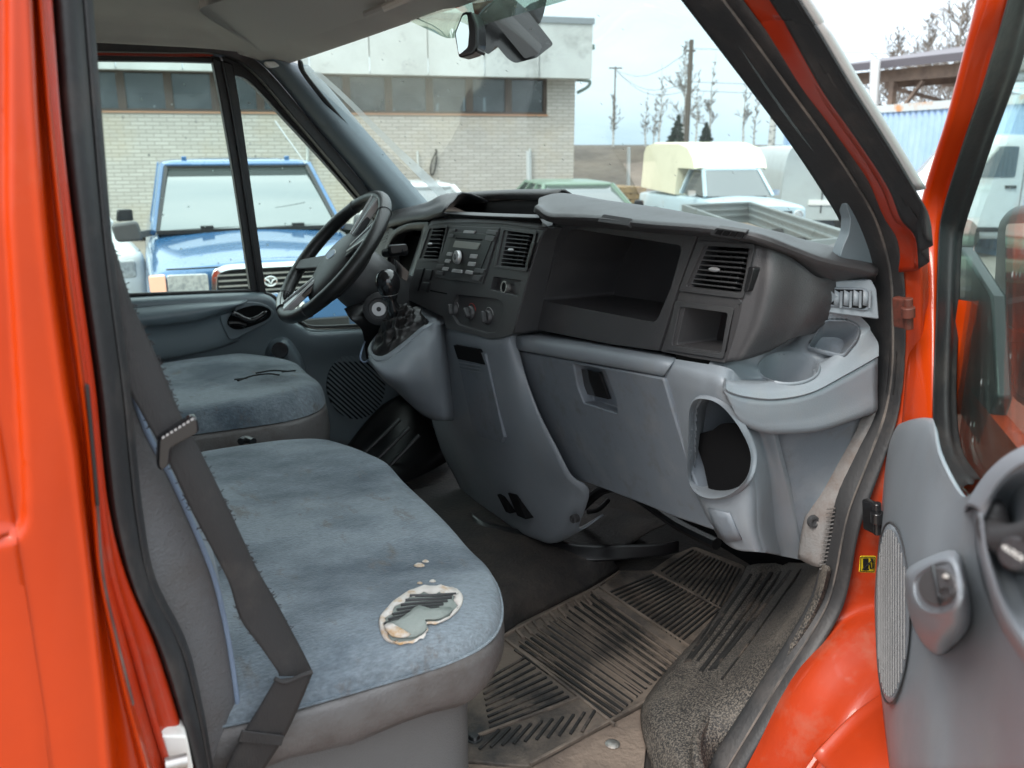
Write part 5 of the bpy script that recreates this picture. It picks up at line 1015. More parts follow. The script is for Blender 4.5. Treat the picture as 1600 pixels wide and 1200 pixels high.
#=====NEAR DOOR=====
TH = R(47); Hx, Hy = 1.05, .81
dn = Vector((-math.sin(TH), math.cos(TH), 0)); DPk = dn.dot(Vector((Hx, Hy, 0)))
DPl = (dn, DPk)
def Q(px, py, off=0): return PP(px, py, DPl, off + .03)
def Qs(L_, off=0): return [Q(p[0], p[1], off + (p[2] if len(p) > 2 else 0)) for p in L_]
def Qt(L_, off=0): return [Q(p[0], p[1], off - .016 * max(0, (880 - p[1]) / 220) ** 1.4 - .0) for p in L_]
ra = [(1534, -60), (1527, 0), (1505, 90), (1480, 185), (1460, 248), (1442, 310), (1434, 365), (1428, 434), (1420, 540), (1412, 645), (1405, 720)]
rb2 = [(1586, -60), (1576, 0), (1547, 100), (1519, 190), (1497, 255), (1477, 318), (1468, 368), (1465, 434), (1462, 540), (1458, 652), (1456, 720)]
A0 = Qs(ra, -.03); A1 = Qs([(mix(a[0], b[0], .2), a[1]) for a, b in zip(ra, rb2)], -.034); B1 = Qs([(mix(a[0], b[0], .85), a[1]) for a, b in zip(ra, rb2)], -.052); B0 = Qs(rb2, -.058)
PDR = surf('passenger_door', [[p + (p - C0) * .03 for p in A0], A0, A1, [mix(a, b, .5) + dn * .003 for a, b in zip(A1, B1)], B1, B0, [p + (p - C0) * .03 for p in B0]], M['orange'], VAN, nu=5, nv=4, thick=.002)
gl = [(1650, -60), (1622, 0), (1598, 92), (1578, 150), (1552, 220), (1530, 285), (1510, 345), (1502, 385), (1498, 491), (1494, 620), (1502, 700), (1531, 748)]
sl = [(1586, -60), (1576, 0), (1547, 100), (1532, 148), (1512, 205), (1492, 268), (1474, 330), (1468, 372), (1464, 491), (1459, 640), (1468, 715), (1502, 768)]
a = Qs(sl, -.054); b = Qs(gl, -.092)
surf('window_seal', [[p + (p - C0) * .015 for p in a], a, [mix(p, q, .15) + dn * .004 for p, q in zip(a, b)], [mix(p, q, .5) + dn * .004 for p, q in zip(a, b)], [mix(p, q, .58) - dn * .001 for p, q in zip(a, b)], [mix(p, q, .85) + dn * .003 for p, q in zip(a, b)], b], M['rubber'], PDR, nu=5, nv=4, thick=.002)
gp = [Q(*p, -.096) for p in ((1560, -60), (1530, 90), (1490, 285), (1478, 385), (1474, 620), (1500, 760), (1620, 900), (1900, 900), (1900, -60))]
MB().prism(gp, -dn * .004).build('door_glass', M['glassdoor'], PDR)
# trim panel
ex = 1700
tr0 = Qs([(1458, 656), (1440, 655), (1420, 659), (1400, 668), (1386, 684), (1380, 706), (1378, 760), (1373, 842), (1367, 933), (1371, 1033), (1381, 1108), (1394, 1215)], -.03)
tr1 = Qt([(1462, 668), (1450, 664), (1432, 668), (1415, 680), (1404, 697), (1398, 720), (1392, 770), (1386, 850), (1380, 940), (1386, 1040), (1396, 1110), (1408, 1215)], .0)
tr2 = Qt([(1470, 710), (1466, 710), (1462, 716), (1452, 728), (1444, 745), (1440, 765), (1436, 800), (1432, 865), (1430, 945), (1435, 1040), (1442, 1110), (1450, 1215)], .006)
tr3 = Qt([(1496, 762), (1494, 764), (1492, 768), (1490, 776), (1488, 790), (1486, 812), (1484, 840), (1484, 885), (1486, 950), (1490, 1040), (1495, 1110), (1500, 1215)], .0)
tr4 = Qt([(1516, 776), (1516, 780), (1516, 786), (1516, 796), (1518, 810), (1520, 830), (1524, 860), (1530, 905), (1538, 960), (1548, 1040), (1556, 1110), (1562, 1215)], .004)
tr5 = Qs([(1560, 732), (1562, 740), (1566, 752), (1572, 770), (1578, 800), (1584, 830), (1590, 870), (1598, 920), (1606, 980), (1616, 1050), (1626, 1120), (1636, 1215)], .02)
tr6 = Qs([(1640, 690), (1644, 700), (1648, 715), (1654, 740), (1660, 770), (1670, 810), (1680, 860), (1690, 920), (1700, 985), (1710, 1050), (1720, 1120), (1730, 1215)], .02)
surf('door_trim', [tr0, tr1, tr2, tr3, tr4, tr5, tr6], G, PDR, nu=5, nv=5, thick=.004)
MB().prism([Vector((Hx, Hy, CAMZ - .95)) - dn * .10 + Vector((0, 0, z)) for z in (0, .62)] + [Vector((Hx, Hy, CAMZ - .33)) - dn * .10 + Vector((-math.cos(TH), -math.sin(TH), 0)) * 1.0, Vector((Hx, Hy, CAMZ - .95)) - dn * .10 + Vector((-math.cos(TH), -math.sin(TH), 0)) * 1.0], dn * .02).build('door_outer_skin', M['orange'], PDR)
dcv = Vector((-math.cos(TH), -math.sin(TH), 0)); H0 = Vector((Hx, Hy, CAMZ)) - dn * .01
MB().prism(rnd([H0 + dcv * s_ + Vector((0, 0, z_)) for s_, z_ in ((.12, -1.0), (1.0, -1.0), (1.04, -.6), (1.0, -.38), (.5, -.40), (.12, -.62))], .05), -dn * .08).build('door_card', G, PDR, bevel=.01)
# swoosh edge of the armrest
sw = Qs([(1512, 790), (1530, 764), (1552, 735), (1580, 712), (1625, 690)], .03); sw2 = Qs([(1533, 800), (1545, 778), (1562, 752), (1590, 728), (1640, 706)], .045)
sw3 = Qs([(1547, 836), (1552, 800), (1566, 768), (1592, 745), (1640, 725)], .03)
surf('handle_surround', [Qs([(1508, 800), (1522, 770), (1545, 738), (1575, 712), (1622, 688)], -.0), sw, sw2, sw3, [p - dn * .03 for p in sw3]], G, PDR, nu=5, nv=4, thick=.002)
e1_ = Qs([(1533, 800), (1538, 850), (1550, 900), (1572, 960), (1610, 1020), (1650, 1060)], .045); e0_ = Qs([(1522, 800), (1526, 855), (1538, 910), (1562, 975), (1602, 1040), (1645, 1090)], .008); e2_ = Qs([(1547, 830), (1550, 860), (1562, 900), (1584, 950), (1620, 1000), (1655, 1035)], .03)
surf('armrest_edge', [e0_, e1_, e2_, [p - dn * .02 for p in e2_]], G, PDR, nu=4, nv=4, thick=.002)
surf('handle_recess', [Qs([(1547, 836), (1552, 800), (1566, 768), (1592, 745), (1640, 725)], .025), Qs([(1552, 838), (1560, 806), (1574, 780), (1598, 760), (1640, 750)], .008), Qs([(1560, 900), (1575, 880), (1600, 860), (1620, 850), (1650, 840)], .008)], G, PDR, nu=4, nv=4, thick=.002)
MB().tube(cr(Qs([(1559, 784), (1555, 800), (1552, 822), (1560, 838), (1578, 846), (1610, 842), (1650, 830)], .035), 4), [.003, .005, .006, .0065, .007, .008, .009] + [.010] * 18, 12).build('door_handle', M['dark2'], PDR)
surf('handle_base', [Qs([(1547, 800), (1546, 830), (1552, 860), (1566, 886), (1590, 900), (1650, 905)], .018), Qs([(1556, 826), (1558, 842), (1566, 858), (1578, 872), (1600, 880), (1650, 880)], .03), Qs([(1566, 838), (1570, 845), (1580, 850), (1590, 855), (1610, 860), (1650, 860)], .028)], M['dark2'], PDR, nu=4, nv=4, thick=.003)
MB().prism(rnd([Q(x, y, .010) for x, y in ((1542, 800), (1556, 762), (1590, 740), (1680, 720), (1690, 930), (1600, 925), (1566, 905), (1548, 868))], .01), -dn * .004).build('recess_back', G, PDR, bevel=.002)
kc = Q(1587, 865, .046); kn = (dn * .45 - ray(1588, 864).normalized()).normalized(); kx = Vector((0, 0, 1)).cross(kn).normalized(); kx = (kx + Vector((0, 0, -.30))).normalized()
LK = MB().lathe(kc, kn, [(0, -.008), (.0088, -.008), (.0088, .001), (.0078, .002), (0, .002)], 28).build('lock_knob', M['black'], PDR)
text('lock_lettering', 'LOCK', .0038, kc + kn * .0022 + kx * .0006, frame(kx, kn), M['white'], PDR)
ar = kc + kn * .0022 - kx * .0056; ky = kn.cross(kx)
MB().prism([ar - kx * .0006, ar + kx * .0006 + ky * .0012, ar + kx * .0006 - ky * .0012], kn * .0002).build('lock_arrow', M['white'], PDR)
# speaker grille
gm = MB(); gcen = (1392, 960)
def gq(t, s=1, off=.012): 
    return Q(1393 + 26 * s * math.cos(t) + 6 * s * s * math.cos(t) ** 2 - 3, 958 + 139 * s * math.sin(t), off)
sg = MB(); sg.add([gq(2 * math.pi * i / 48, 1.0, .004) for i in range(48)] + [gq(2 * math.pi * i / 48, 1.0, .010) for i in range(48)] + [gq(2 * math.pi * i / 48, .97, .012) for i in range(48)], gfaces(3, 48, cu=True) + [tuple(96 + i for i in range(48))])
SG = sg.build('speaker_grille', G, PDR)
for i in range(-6, 7):
    u = i / 7.2; h = math.sqrt(1 - u * u); pts = [gq(math.acos(max(-1, min(1, u))), 1, .0125)]; a_ = math.acos(u)
    p0, p1 = gq(a_, .94, .0125), gq(-a_, .94, .0125); MB().tube([mix(p0, p1, t) + dn * .0006 for t in (0, .5, 1)], .0011, 5).build('grille_gap', M['dark2'], PDR)
MB().tube([gq(2 * math.pi * i / 48, 1.02, .008) for i in range(48)], .0015, 6, closed=True).build('grille_edge', M['dark2'], PDR)
# switch pod
pv_ = [Qs([(1414, 905), (1420, 888), (1450, 872), (1492, 862), (1508, 900), (1516, 955), (1510, 985), (1490, 1008), (1465, 1022), (1438, 998), (1420, 955)], .004),
       Qs([(1418, 908), (1424, 893), (1452, 876), (1492, 866), (1504, 902), (1510, 950), (1502, 975), (1485, 990), (1463, 1000), (1440, 985), (1424, 950)], .035),
       Qs([(1422, 910), (1428, 896), (1455, 879), (1488, 872), (1501, 902), (1504, 934), (1497, 954), (1482, 963), (1460, 965), (1438, 957), (1425, 936)], .047),
       Qs([(1430, 912), (1436, 900), (1457, 885), (1484, 880), (1495, 903), (1497, 929), (1491, 946), (1478, 954), (1460, 956), (1443, 949), (1432, 932)], .050)]
SP = surf('switch_pod', pv_, G, PDR, nu=4, nv=4, cu=True, thick=.002)
mk('pod_face', pv_[3], [tuple(range(11))], G, PDR)
bc = [Q(1463 + 29 * math.cos(t), 916 + 30 * math.sin(t), .052) for t in [2 * math.pi * i / 40 for i in range(40)]]
MB().prism(bc, -dn * .006).build('window_switch', M['btn'], PDR, bevel=.001)
MB().bar(Q(1457, 884, .0535), Q(1469, 944, .0535), .0025, .002, up=tuple(dn)).build('switch_divider', M['black'], PDR)
m_ = MB(); m_.prism([Q(x, y, .0535) for x, y in ((1471, 901), (1476, 896), (1481, 899), (1479, 900), (1480, 903), (1475, 904), (1474, 901))], -dn * .001)
m_.build('switch_arrow', M['white'], PDR)
sh = [Q(1478 + 10 * math.cos(t), 927 + 9 * math.sin(t), .0535) for t in [2 * math.pi * i / 20 for i in range(20)]]; MB().tube(sh, .0008, 5, closed=True).build('switch_dimple', M['dark2'], PDR)
# exterior mirror seen through the glass
mo_ = [(1556, 345), (1572, 322), (1600, 318), (1680, 320), (1690, 640), (1610, 650), (1575, 625), (1556, 560), (1549, 470)]
pm = (dn, DPk - .15)
MM = MB().prism(rnd([PP(x, y, pm) for x, y in mo_], .03, 5), -dn * .07).build('wing_mirror', M['black'], PDR, bevel=.015, seg=4)
MB().prism(rnd([PP(x, y, pm, .001) for x, y in ((1572, 350), (1680, 345), (1684, 520), (1600, 522), (1572, 505))], .02, 5), dn * .001).build('wing_mirror_glass', M['dmirror'], PDR)
MB().prism(rnd([PP(x, y, pm, .001) for x, y in ((1576, 534), (1684, 535), (1684, 630), (1612, 632), (1588, 612))], .015, 5), dn * .001).build('wide_angle_glass', M['dmirror'], PDR)
MB().prism([Q(x, y, -.11) for x, y in ((1500, 385), (1548, 462), (1556, 620), (1530, 700), (1495, 640))], -dn * .02).build('mirror_sail', M['black'], PDR, bevel=.004)
#=====OUTSIDE=====
ORG = Vector((0, 0, 0))
O = {}
def brickmat(name, c1, c2, mort, scale, w=.27, h=.075):
    m = mat(name, c1, .85); N = m.node_tree; n = N.nodes; L = N.links; b = n['Principled BSDF']
    t = n.new('ShaderNodeTexCoord'); mp_ = n.new('ShaderNodeMapping'); mp_.inputs['Rotation'].default_value = (R(90), 0, 0)
    br_ = n.new('ShaderNodeTexBrick'); br_.inputs['Color1'].default_value = (*c1, 1); br_.inputs['Color2'].default_value = (*c2, 1); br_.inputs['Mortar'].default_value = (*mort, 1)
    br_.inputs['Scale'].default_value = 1; br_.inputs['Brick Width'].default_value = w; br_.inputs['Row Height'].default_value = h; br_.inputs['Mortar Size'].default_value = .009
    a = n.new('ShaderNodeTexNoise'); a.inputs['Scale'].default_value = .55; a.inputs['Detail'].default_value = 7; a.inputs['Roughness'].default_value = .65
    r = n.new('ShaderNodeMapRange'); r.inputs[1].default_value = .48; r.inputs[2].default_value = .75; r.inputs[4].default_value = .55
    x = n.new('ShaderNodeMixRGB'); x.inputs[2].default_value = (.42, .33, .2, 1)
    L.new(t.outputs['Object'], mp_.inputs[0]); L.new(mp_.outputs[0], br_.inputs[0]); L.new(t.outputs['Object'], a.inputs[0]); L.new(a.outputs[0], r.inputs[0]); L.new(r.outputs[0], x.inputs[0]); L.new(br_.outputs[0], x.inputs[1]); L.new(x.outputs[0], b.inputs[0])
    bu = n.new('ShaderNodeBump'); bu.inputs['Strength'].default_value = .6; bu.inputs['Distance'].default_value = .01; L.new(br_.outputs['Fac'], bu.inputs['Height']); bu.invert = True; L.new(bu.outputs[0], b.inputs['Normal'])
    return m
O['brick'] = brickmat('cream_brick', (.46, .44, .405), (.40, .38, .345), (.29, .27, .245), 1)
O['fascia'] = mat('painted_metal_fascia', (.50, .53, .52), .6, col2=(.42, .44, .43), vs=1.2, dirt=(.25, .26, .25), da=.7, ds=.9, dlo=.56, dhi=.66)
O['brown'] = mat('brown_window_frame', (.055, .036, .026), .5, col2=(.075, .052, .038), vs=3)
O['pane'] = glass('building_glass', (.33, .37, .38), .16, (.3, .34, .36), refl=1.6, scale=4)
O['room'] = mat('dark_room', (.05, .055, .06), .9)
O['rooftrim'] = mat('roof_trim', (.22, .25, .27), .5)
O['green_metal'] = mat('green_grey_metal', (.12, .18, .15), .5)
O['blue'] = mat('blue_car_paint', (.028, .105, .24), .25, coat=.9, metal=.2, col2=(.032, .115, .25), vs=2, dirt=(.2, .25, .3), da=.25, ds=3)
O['whitecar'] = mat('white_car_paint', (.62, .64, .65), .3, coat=.6, dirt=(.35, .33, .3), da=.5, ds=3)
O['greencar'] = mat('faded_green_paint', (.12, .19, .135), .45, coat=.3)
O['pink'] = mat('faded_pink_bonnet', (.45, .27, .23), .6, col2=(.38, .3, .25), vs=4)
O['paleblue'] = mat('pale_blue_paint', (.42, .54, .60), .4, coat=.3, dirt=(.3, .25, .2), da=.5, ds=2.5, dlo=.55)
O['cream'] = mat('cream_fibreglass', (.68, .66, .50), .5, dirt=(.4, .38, .28), da=.35, ds=2)
O['silvervan'] = mat('silver_grey_paint', (.42, .46, .46), .4, coat=.4, dirt=(.3, .3, .28), da=.4, ds=2)
O['alu'] = mat('dull_aluminium', (.21, .24, .24), .5, metal=.3, dirt=(.2, .2, .18), da=.6, ds=3)
O['sandload'] = mat('sandy_load', (.30, .24, .18), .9, bump=1, bs=20, bd=.03)
O['container'] = mat('blue_container_paint', (.27, .40, .60), .55, col2=(.33, .46, .62), vs=1.2, dirt=(.32, .22, .15), da=.6, ds=1.3, dlo=.58, dhi=.72)
O['rust'] = mat('pale_rusty_rail', (.42, .47, .47), .7, dirt=(.45, .2, .06), da=.9, ds=1.6, dlo=.5, dhi=.6)
O['timber'] = mat('weathered_timber', (.24, .18, .14), .85, col2=(.16, .12, .10), vs=3)
O['roofsheet'] = mat('dark_roof_sheet', (.07, .065, .075), .5)
O['cglass'] = None
O['tyre'] = mat('tyre', (.02, .02, .02), .8)
O['lens'] = mat('clear_lamp_lens', (.50, .51, .50), .12, coat=.8, metal=.3, col2=(.28, .29, .30), vs=38)
O['amber'] = mat('amber_lens', (.8, .42, .3), .25)
O['plate'] = mat('number_plate', (.75, .75, .72), .5)
O['gravel'] = mat('gravel_yard', (.25, .215, .18), .95, bump=1, bs=6, bd=.03, col2=(.17, .145, .125), vs=.8, dirt=(.32, .28, .24), da=.6, ds=.25)
O['mound'] = mat('brown_soil', (.055, .044, .034), .95, col2=(.11, .088, .068), vs=.7, bump=1, bs=3, bd=.1, dirt=(.13, .11, .085), da=.6, ds=.4)
O['bark'] = mat('pale_bark', (.20, .19, .17), .9, col2=(.32, .31, .29), vs=3)
O['twig'] = mat('twigs', (.17, .15, .13), .9)
O['birch'] = mat('birch_trunk', (.5, .5, .48), .8, col2=(.1, .1, .1), vs=4, vlo=.5, vhi=.6, stretch=(1, 1, 3))
O['pole'] = mat('tarred_pole', (.09, .075, .06), .9)
O['needle'] = mat('spruce_needles', (.03, .05, .032), .9)
O['post'] = mat('galvanised_post', (.5, .52, .52), .5, metal=.3)
def cglass():
    m = mat('car_window_glass', (.05, .06, .06), .05, spec=.9); n = m.node_tree.nodes; L = m.node_tree.links
    g_ = n.new('ShaderNodeBsdfGlossy'); g_.inputs[0].default_value = (.9, .97, .95, 1); g_.inputs['Roughness'].default_value = .04; x = n.new('ShaderNodeMixShader'); x.inputs[0].default_value = .13
    L.new(n['Principled BSDF'].outputs[0], x.inputs[1]); L.new(g_.outputs[0], x.inputs[2]); L.new(x.outputs[0], n['Material Output'].inputs[0]); return m
O['cglass'] = cglass()
def setrot(o, az): o.rotation_euler = (0, 0, -az)
bpy.context.view_layer.update()
def gz(d): return -min(.3, .012 * max(0, d - 7))
def place(o, px, d, th, yoff=0, xoff=0):
    azw = YAW + math.atan((px - 800) / 1396) - R(th); rear = Vector((math.sin(azw), math.cos(azw), 0)); rt = Vector((rear.y, -rear.x, 0))
    p = EW((px - 800) / 1396 * d, d) - rear * yoff - rt * xoff; o.location = (p.x, p.y, gz(d)); o.rotation_euler = (0, 0, -azw)
def LP(root, px, py, ly):                 # where the line of sight meets the local plane y = ly of a thing
    Mi = (Matrix.Translation(root.location) @ root.rotation_euler.to_matrix().to_4x4()).inverted()
    o = Mi @ C0; d = Mi.to_3x3() @ ray(px, py); return o + d * ((ly - o.y) / d.y)
# ground
gd = MB(); n = 40; V = []; ex_ = [-600, -300, -150, -80, -50] + [x for x in range(-40, 61, 4)] + [90, 150, 300, 600]
for y in ex_:
    for x in ex_: V.append(Vector((x, y, gz(x * sy_ + y * cy_) - .03 + (.03 * noise.noise(Vector((x, y, 0)) * .13) if abs(x) < 80 and abs(y) < 80 else 0))))
gd.add(V, gfaces(len(ex_), len(ex_))); gr = gd.build('ground', O['gravel']); tag(gr, kind='structure')
# soil bank
rows_ = []
for d_, z_ in ((33, 0), (36, .5), (39, 1.25), (41, 1.55), (44, 1.62), (60, 1.55), (100, 1.5), (300, 1.5)):
    rows_.append([EW(r_ * (d_ / 40), d_, z_ + (.10 * noise.noise(Vector((r_ * .4, d_, 0))) if d_ > 34 else -.1)) for r_ in range(-14, 60, 2)])
tag(surf('soil_bank', rows_, O['mound'], None, nu=2, nv=4, thick=0), kind='structure')
# ---- brick building
BB = empty('brick_building', tuple(ED(897, 225, 20).to_2d()) + (0,)); setrot(BB, R(12))
tag(BB, 'low cream brick building with pale metal fascia and a long strip of brown-framed windows', 'building')
zw0, zw1, zt_ = LP(BB, 855, 179, 0).z, LP(BB, 855, 121, 0).z, LP(BB, 897, 123, 0).z
xr = LP(BB, 855, 150, 0).x
wm = MB(); XL = -26; D_ = 7.5
wm.box((XL, 0, 0), (0, .25, zw0)); wm.box((xr, 0, zw0), (0, .25, zt_)); wm.box((XL, 0, zw1 + .02), (xr, .25, zt_)); wm.box((-.25, .25, 0), (0, D_, zt_)); wm.build('wall', O['brick'], BB)
bw = MB(); holes = []
for (x0, x1, y0) in ((609, 619, 169), (664, 674, 162), (682, 688, 161), (724, 740, 152), (755, 763, 149), (826, 846, 135)):
    holes.append((LP(BB, x0, 170, D_ - .3).x, LP(BB, x1, 170, D_ - .3).x, LP(BB, x0, y0, D_ - .3).z))
bz0 = LP(BB, 740, 177, D_ - .3).z; cur = XL
bw.box((XL, D_ - .3, 0), (-.25, D_, bz0))
for (x0, x1, z1) in holes:
    bw.box((cur, D_ - .3, bz0), (x0, D_, zt_)); bw.box((x0, D_ - .3, z1), (x1, D_, zt_)); cur = x1
bw.box((cur, D_ - .3, bz0), (-.25, D_, zt_)); bw.box((XL, .26, 0), (-.26, D_ - .31, .1)); bw.build('back_wall', O['room'], BB)
MB().box((XL, .27, zt_ - .05), (-.26, D_ - .31, zt_)).build('ceiling_slab', O['room'], BB)
sp_ = .865; k = 0
while xr - sp_ * k > XL + 1:
    x1 = xr - sp_ * k - (.0 if k == 0 else 0); x0 = x1 - sp_; fm_ = MB()
    fm_.box((x0, .04, zw0 + .001), (x0 + .075, .16, zw1)); fm_.box((x1 - .075, .04, zw0 + .001), (x1 - .002, .16, zw1)); fm_.box((x0 + .075, .05, zw0 + .001), (x1 - .075, .15, zw0 + .05)); fm_.box((x0 + .075, .05, zw1 - .05), (x1 - .075, .15, zw1))
    wf = fm_.build('window', O['brown'], BB); MB().box((x0 + .075, .09, zw0 + .05), (x1 - .075, .10, zw1 - .05)).build('pane', O['pane'], wf); k += 1
MB().box((XL, -.03, zw0 - .035), (xr + .02, .05, zw0)).build('window_sill', mat('rusty_sill', (.36, .2, .12), .7), BB)
fz1 = LP(BB, 925, 29, -.35).z; fx1 = LP(BB, 925, 80, -.35).x
fs_ = MB(); i = 0; x = fx1
while x > XL: fs_.box((x - 1.18, -.40, zt_ - .02), (x - .01, -.35, fz1 - .12)); x -= 1.19
fs_.box((fx1 - .06, -.34, zt_ - .02), (fx1 - .02, D_ + .4, fz1 - .12)); fs_.box((XL, -.345, zt_ - .01), (fx1 - .07, .30, zt_ + .03)); fs_.build('fascia', O['fascia'], BB)
MB().box((XL, -.43, fz1 - .12), (fx1 + .02, D_ + .4, fz1)).build('roof_edge', O['rooftrim'], BB)
gp_ = [LP(BB, 903, 125, .1), LP(BB, 916, 126, .1), LP(BB, 922, 128, .1), LP(BB, 918, 136, .1), LP(BB, 902, 145, .1)]
MB().tube(cr(gp_, 4), .035, 8).build('gutter_pipe', O['green_metal'], BB)
MB().box((fx1, -.2, LP(BB, 930, 79, 0).z), (fx1 + .12, .0, LP(BB, 930, 71, 0).z)).build('wall_lamp', O['green_metal'], BB, bevel=.01)
m_ = MB(); q = [LP(BB, *p, -.03) for p in ((681, 232), (682, 250), (678, 270), (673, 272), (674, 255), (680, 240), (683, 236))]; m_.tube(cr(q, 4), .015, 6); m_.build('hanging_cable', O['tyre'], BB)
m_ = MB(); m_.tube([LP(BB, 828, 232, -.05), LP(BB, 829, 300, -.05)], .03, 8); m_.tube([LP(BB, 652, 236, -.05), LP(BB, 654, 275, -.05)], .025, 8); m_.tube([LP(BB, 480, 215, -.05), LP(BB, 481, 300, -.05)], .03, 8); m_.build('downpipe', O['fascia'], BB)

# ---- vehicles
def wheel(root, x, y, r, w=.2, rim=None):
    s = 1 if x > 0 else -1
    o = MB().lathe((x - s * w, y, r), (s, 0, 0), [(.3 * r, 0), (r * .93, 0), (r, .03), (r, w - .03), (r * .93, w), (.62 * r, w)], 28).build('wheel', O['tyre'], root)
    MB().lathe((x - s * .03, y, r), (s, 0, 0), [(0, .0), (r * .3, .012), (r * .55, .0), (r * .64, .026), (r * .64, -.05), (0, -.05)], 20).build('rim', rim or M['dullmetal'], o)
def lbody(root, st, m, name='body', ends=True):
    rows_ = []
    for (y, half) in st:
        rows_.append([Vector((x, y, z)) for x, z in half] + [Vector((-x, y, z)) for x, z in reversed(half[:-1] if half[-1][0] == 0 else half)])
    G_ = grid(rows_, 3, 3); h, w = len(G_), len(G_[0]); f = gfaces(h, w)
    if ends: f += [tuple(range(w)), tuple((h - 1) * w + i for i in range(w))]
    return mk(name, [p for r in G_ for p in r], f, m, root, ang=35)
def greenhouse(root, m, yb0, yr0, yr1, yb1, wb, wr, zb, zt, splits=(), pil=.06, side_from=None, wname='windscreen'):
    # roof, pillars, panes.  yb0/yb1 base front/rear, yr0/yr1 roof front/rear
    rf = MB(); pts = rnd([Vector((wr, yr0, zt - .05)), Vector((wr, yr1, zt - .05)), Vector((-wr, yr1, zt - .05)), Vector((-wr, yr0, zt - .05))], .12, 4)
    n = len(pts); cen = Vector((0, (yr0 + yr1) / 2, 0))
    lv = []
    for s, dz in ((1.0, 0), (1.0, .02), (.95, .042), (.8, .055), (.4, .065), (.02, .066)): lv += [Vector((p.x * s, cen.y + (p.y - cen.y) * s, zt - .05 + dz - .012)) for p in pts]
    rf.add(lv, gfaces(6, n, cu=True) + [tuple(range(n))]); rf.build('roof', m, root, ang=40)
    pm_ = MB()
    for s in (-1, 1):
        pm_.bar((s * wb, yb0, zb), (s * (wr - .02), yr0 + .02, zt - .05), pil, .05, up=(0, 1, .4)); pm_.bar((s * wb, yb1, zb), (s * (wr - .02), yr1 - .02, zt - .05), pil * 1.4, .05, up=(0, 1, .4))
        for t in splits: pm_.bar((s * wb, mix(yb0, yb1, t), zb), (s * (wr - .01), mix(yr0, yr1, t), zt - .05), .05, .05, up=(0, 1, 0))
    pm_.build('pillars', m, root)
    e = .012
    MB().prism([(-wb + .03, yb0 + e, zb), (wb - .03, yb0 + e, zb), (wr - .06, yr0 + e, zt - .055), (-wr + .06, yr0 + e, zt - .055)], (0, .006, .0)).build(wname, O['cglass'], root)
    MB().prism([(-wb + .05, yb1 - e, zb), (wb - .05, yb1 - e, zb), (wr - .08, yr1 - e, zt - .06), (-wr + .08, yr1 - e, zt - .06)], (0, -.006, 0)).build('rear_window', O['cglass'], root)
    for s in (-1, 1): MB().prism([(s * (wb - .01), yb0 + .05, zb), (s * (wb - .01), yb1 - .05, zb), (s * (wr - .03), yr1 - .03, zt - .06), (s * (wr - .03), yr0 + .03, zt - .06)], (-s * .006, 0, 0)).build('side_window', O['cglass'], root)
# blue pickup
BPp = empty('pickup_truck', tuple(EW((420 - 800) * 6.3 / 1345, 6.3).to_2d()) + (0,)); setrot(BPp, R(5)); tag(BPp, 'blue pickup truck facing the van, chrome grille, parked before the brick wall', 'pickup truck')
H1 = [(.60, .34), (.76, .42), (.835, .6), (.845, .72), (.82, .82), (.76, .88), (.62, .905), (.3, .93), (0, .94)]
def hs_(sx, dz, dz2=0): return [(x * sx, z + (dz if z > .7 else dz2)) for x, z in H1]
lbody(BPp, [(.0, hs_(.90, -.06)), (.05, hs_(.96, -.015)), (.15, hs_(.99, .0)), (.5, hs_(1, .05)), (.95, hs_(1, .10)), (1.12, hs_(1, .13)), (1.3, hs_(1, .14)), (2.4, hs_(1, .16)), (3.0, hs_(1, .14)), (4.9, hs_(1, .10))], O['blue'])
greenhouse(BPp, O['blue'], 1.10, 1.86, 2.9, 3.1, .765, .665, 1.06, 1.62, splits=(.55,), pil=.035)
for s_ in ((-1, 1)): MB().bar((s_ * .735, 1.105, 1.065), (s_ * .61, 1.845, 1.56), .03, .02, up=(0, 1, .4)).build('screen_seal', M['black'], BPp)
MB().bar((-.62, 1.845, 1.556), (.62, 1.845, 1.556), .02, .02).build('screen_seal', M['black'], BPp)
MB().bar((-.74, 1.09, 1.06), (.74, 1.09, 1.06), .05, .03).build('scuttle', M['black'], BPp)
for s in (-1, 1):
    z0, z1 = .715, .865; pts = [(s * .43, -.06, z0), (s * .70, -.035, z0), (s * .70, -.035, z1), (s * .43, -.06, z1)]
    MB().prism(rnd([Vector(p) for p in pts], .02), (0, .05, 0)).build('headlight', O['lens'], BPp, bevel=.006)
    MB().prism(rnd([Vector(p) for p in ((s * .71, -.035, z0), (s * .82, .02, z0 + .02), (s * .82, .02, z1 - .01), (s * .71, -.035, z1))], .02), (0, .07, 0)).build('indicator', O['amber'], BPp, bevel=.006)
    MB().prism(rnd([Vector((s * (.84 + dx), .98 + dy, z)) for dx, dy, z in ((0, 0, 1.01), (.20, 0, 1.0), (.23, 0, 1.14), (.03, 0, 1.165))], .04), (0, .10, 0)).build('wing_mirror', M['dark2'], BPp, bevel=.02, seg=3)
    MB().bar((s * .76, 1.15, 1.06), (s * .96, 1.02, 1.04), .04, .05).build('mirror_arm', M['dark2'], BPp)
    MB().box((s * .45 - .022, 1.95, 1.60), (s * .45 + .022, 2.02, 1.645)).build('roof_foot', O['blue'], BPp, bevel=.008)
gfo = rnd([Vector((x, -.02, z)) for x, z in ((-.42, .66), (.42, .66), (.40, .88), (.30, .915), (-.30, .915), (-.40, .88))], .05, 5); gfi = [Vector((p.x * .91, -.03, .785 + (p.z - .785) * .74)) for p in gfo]; n = len(gfo)
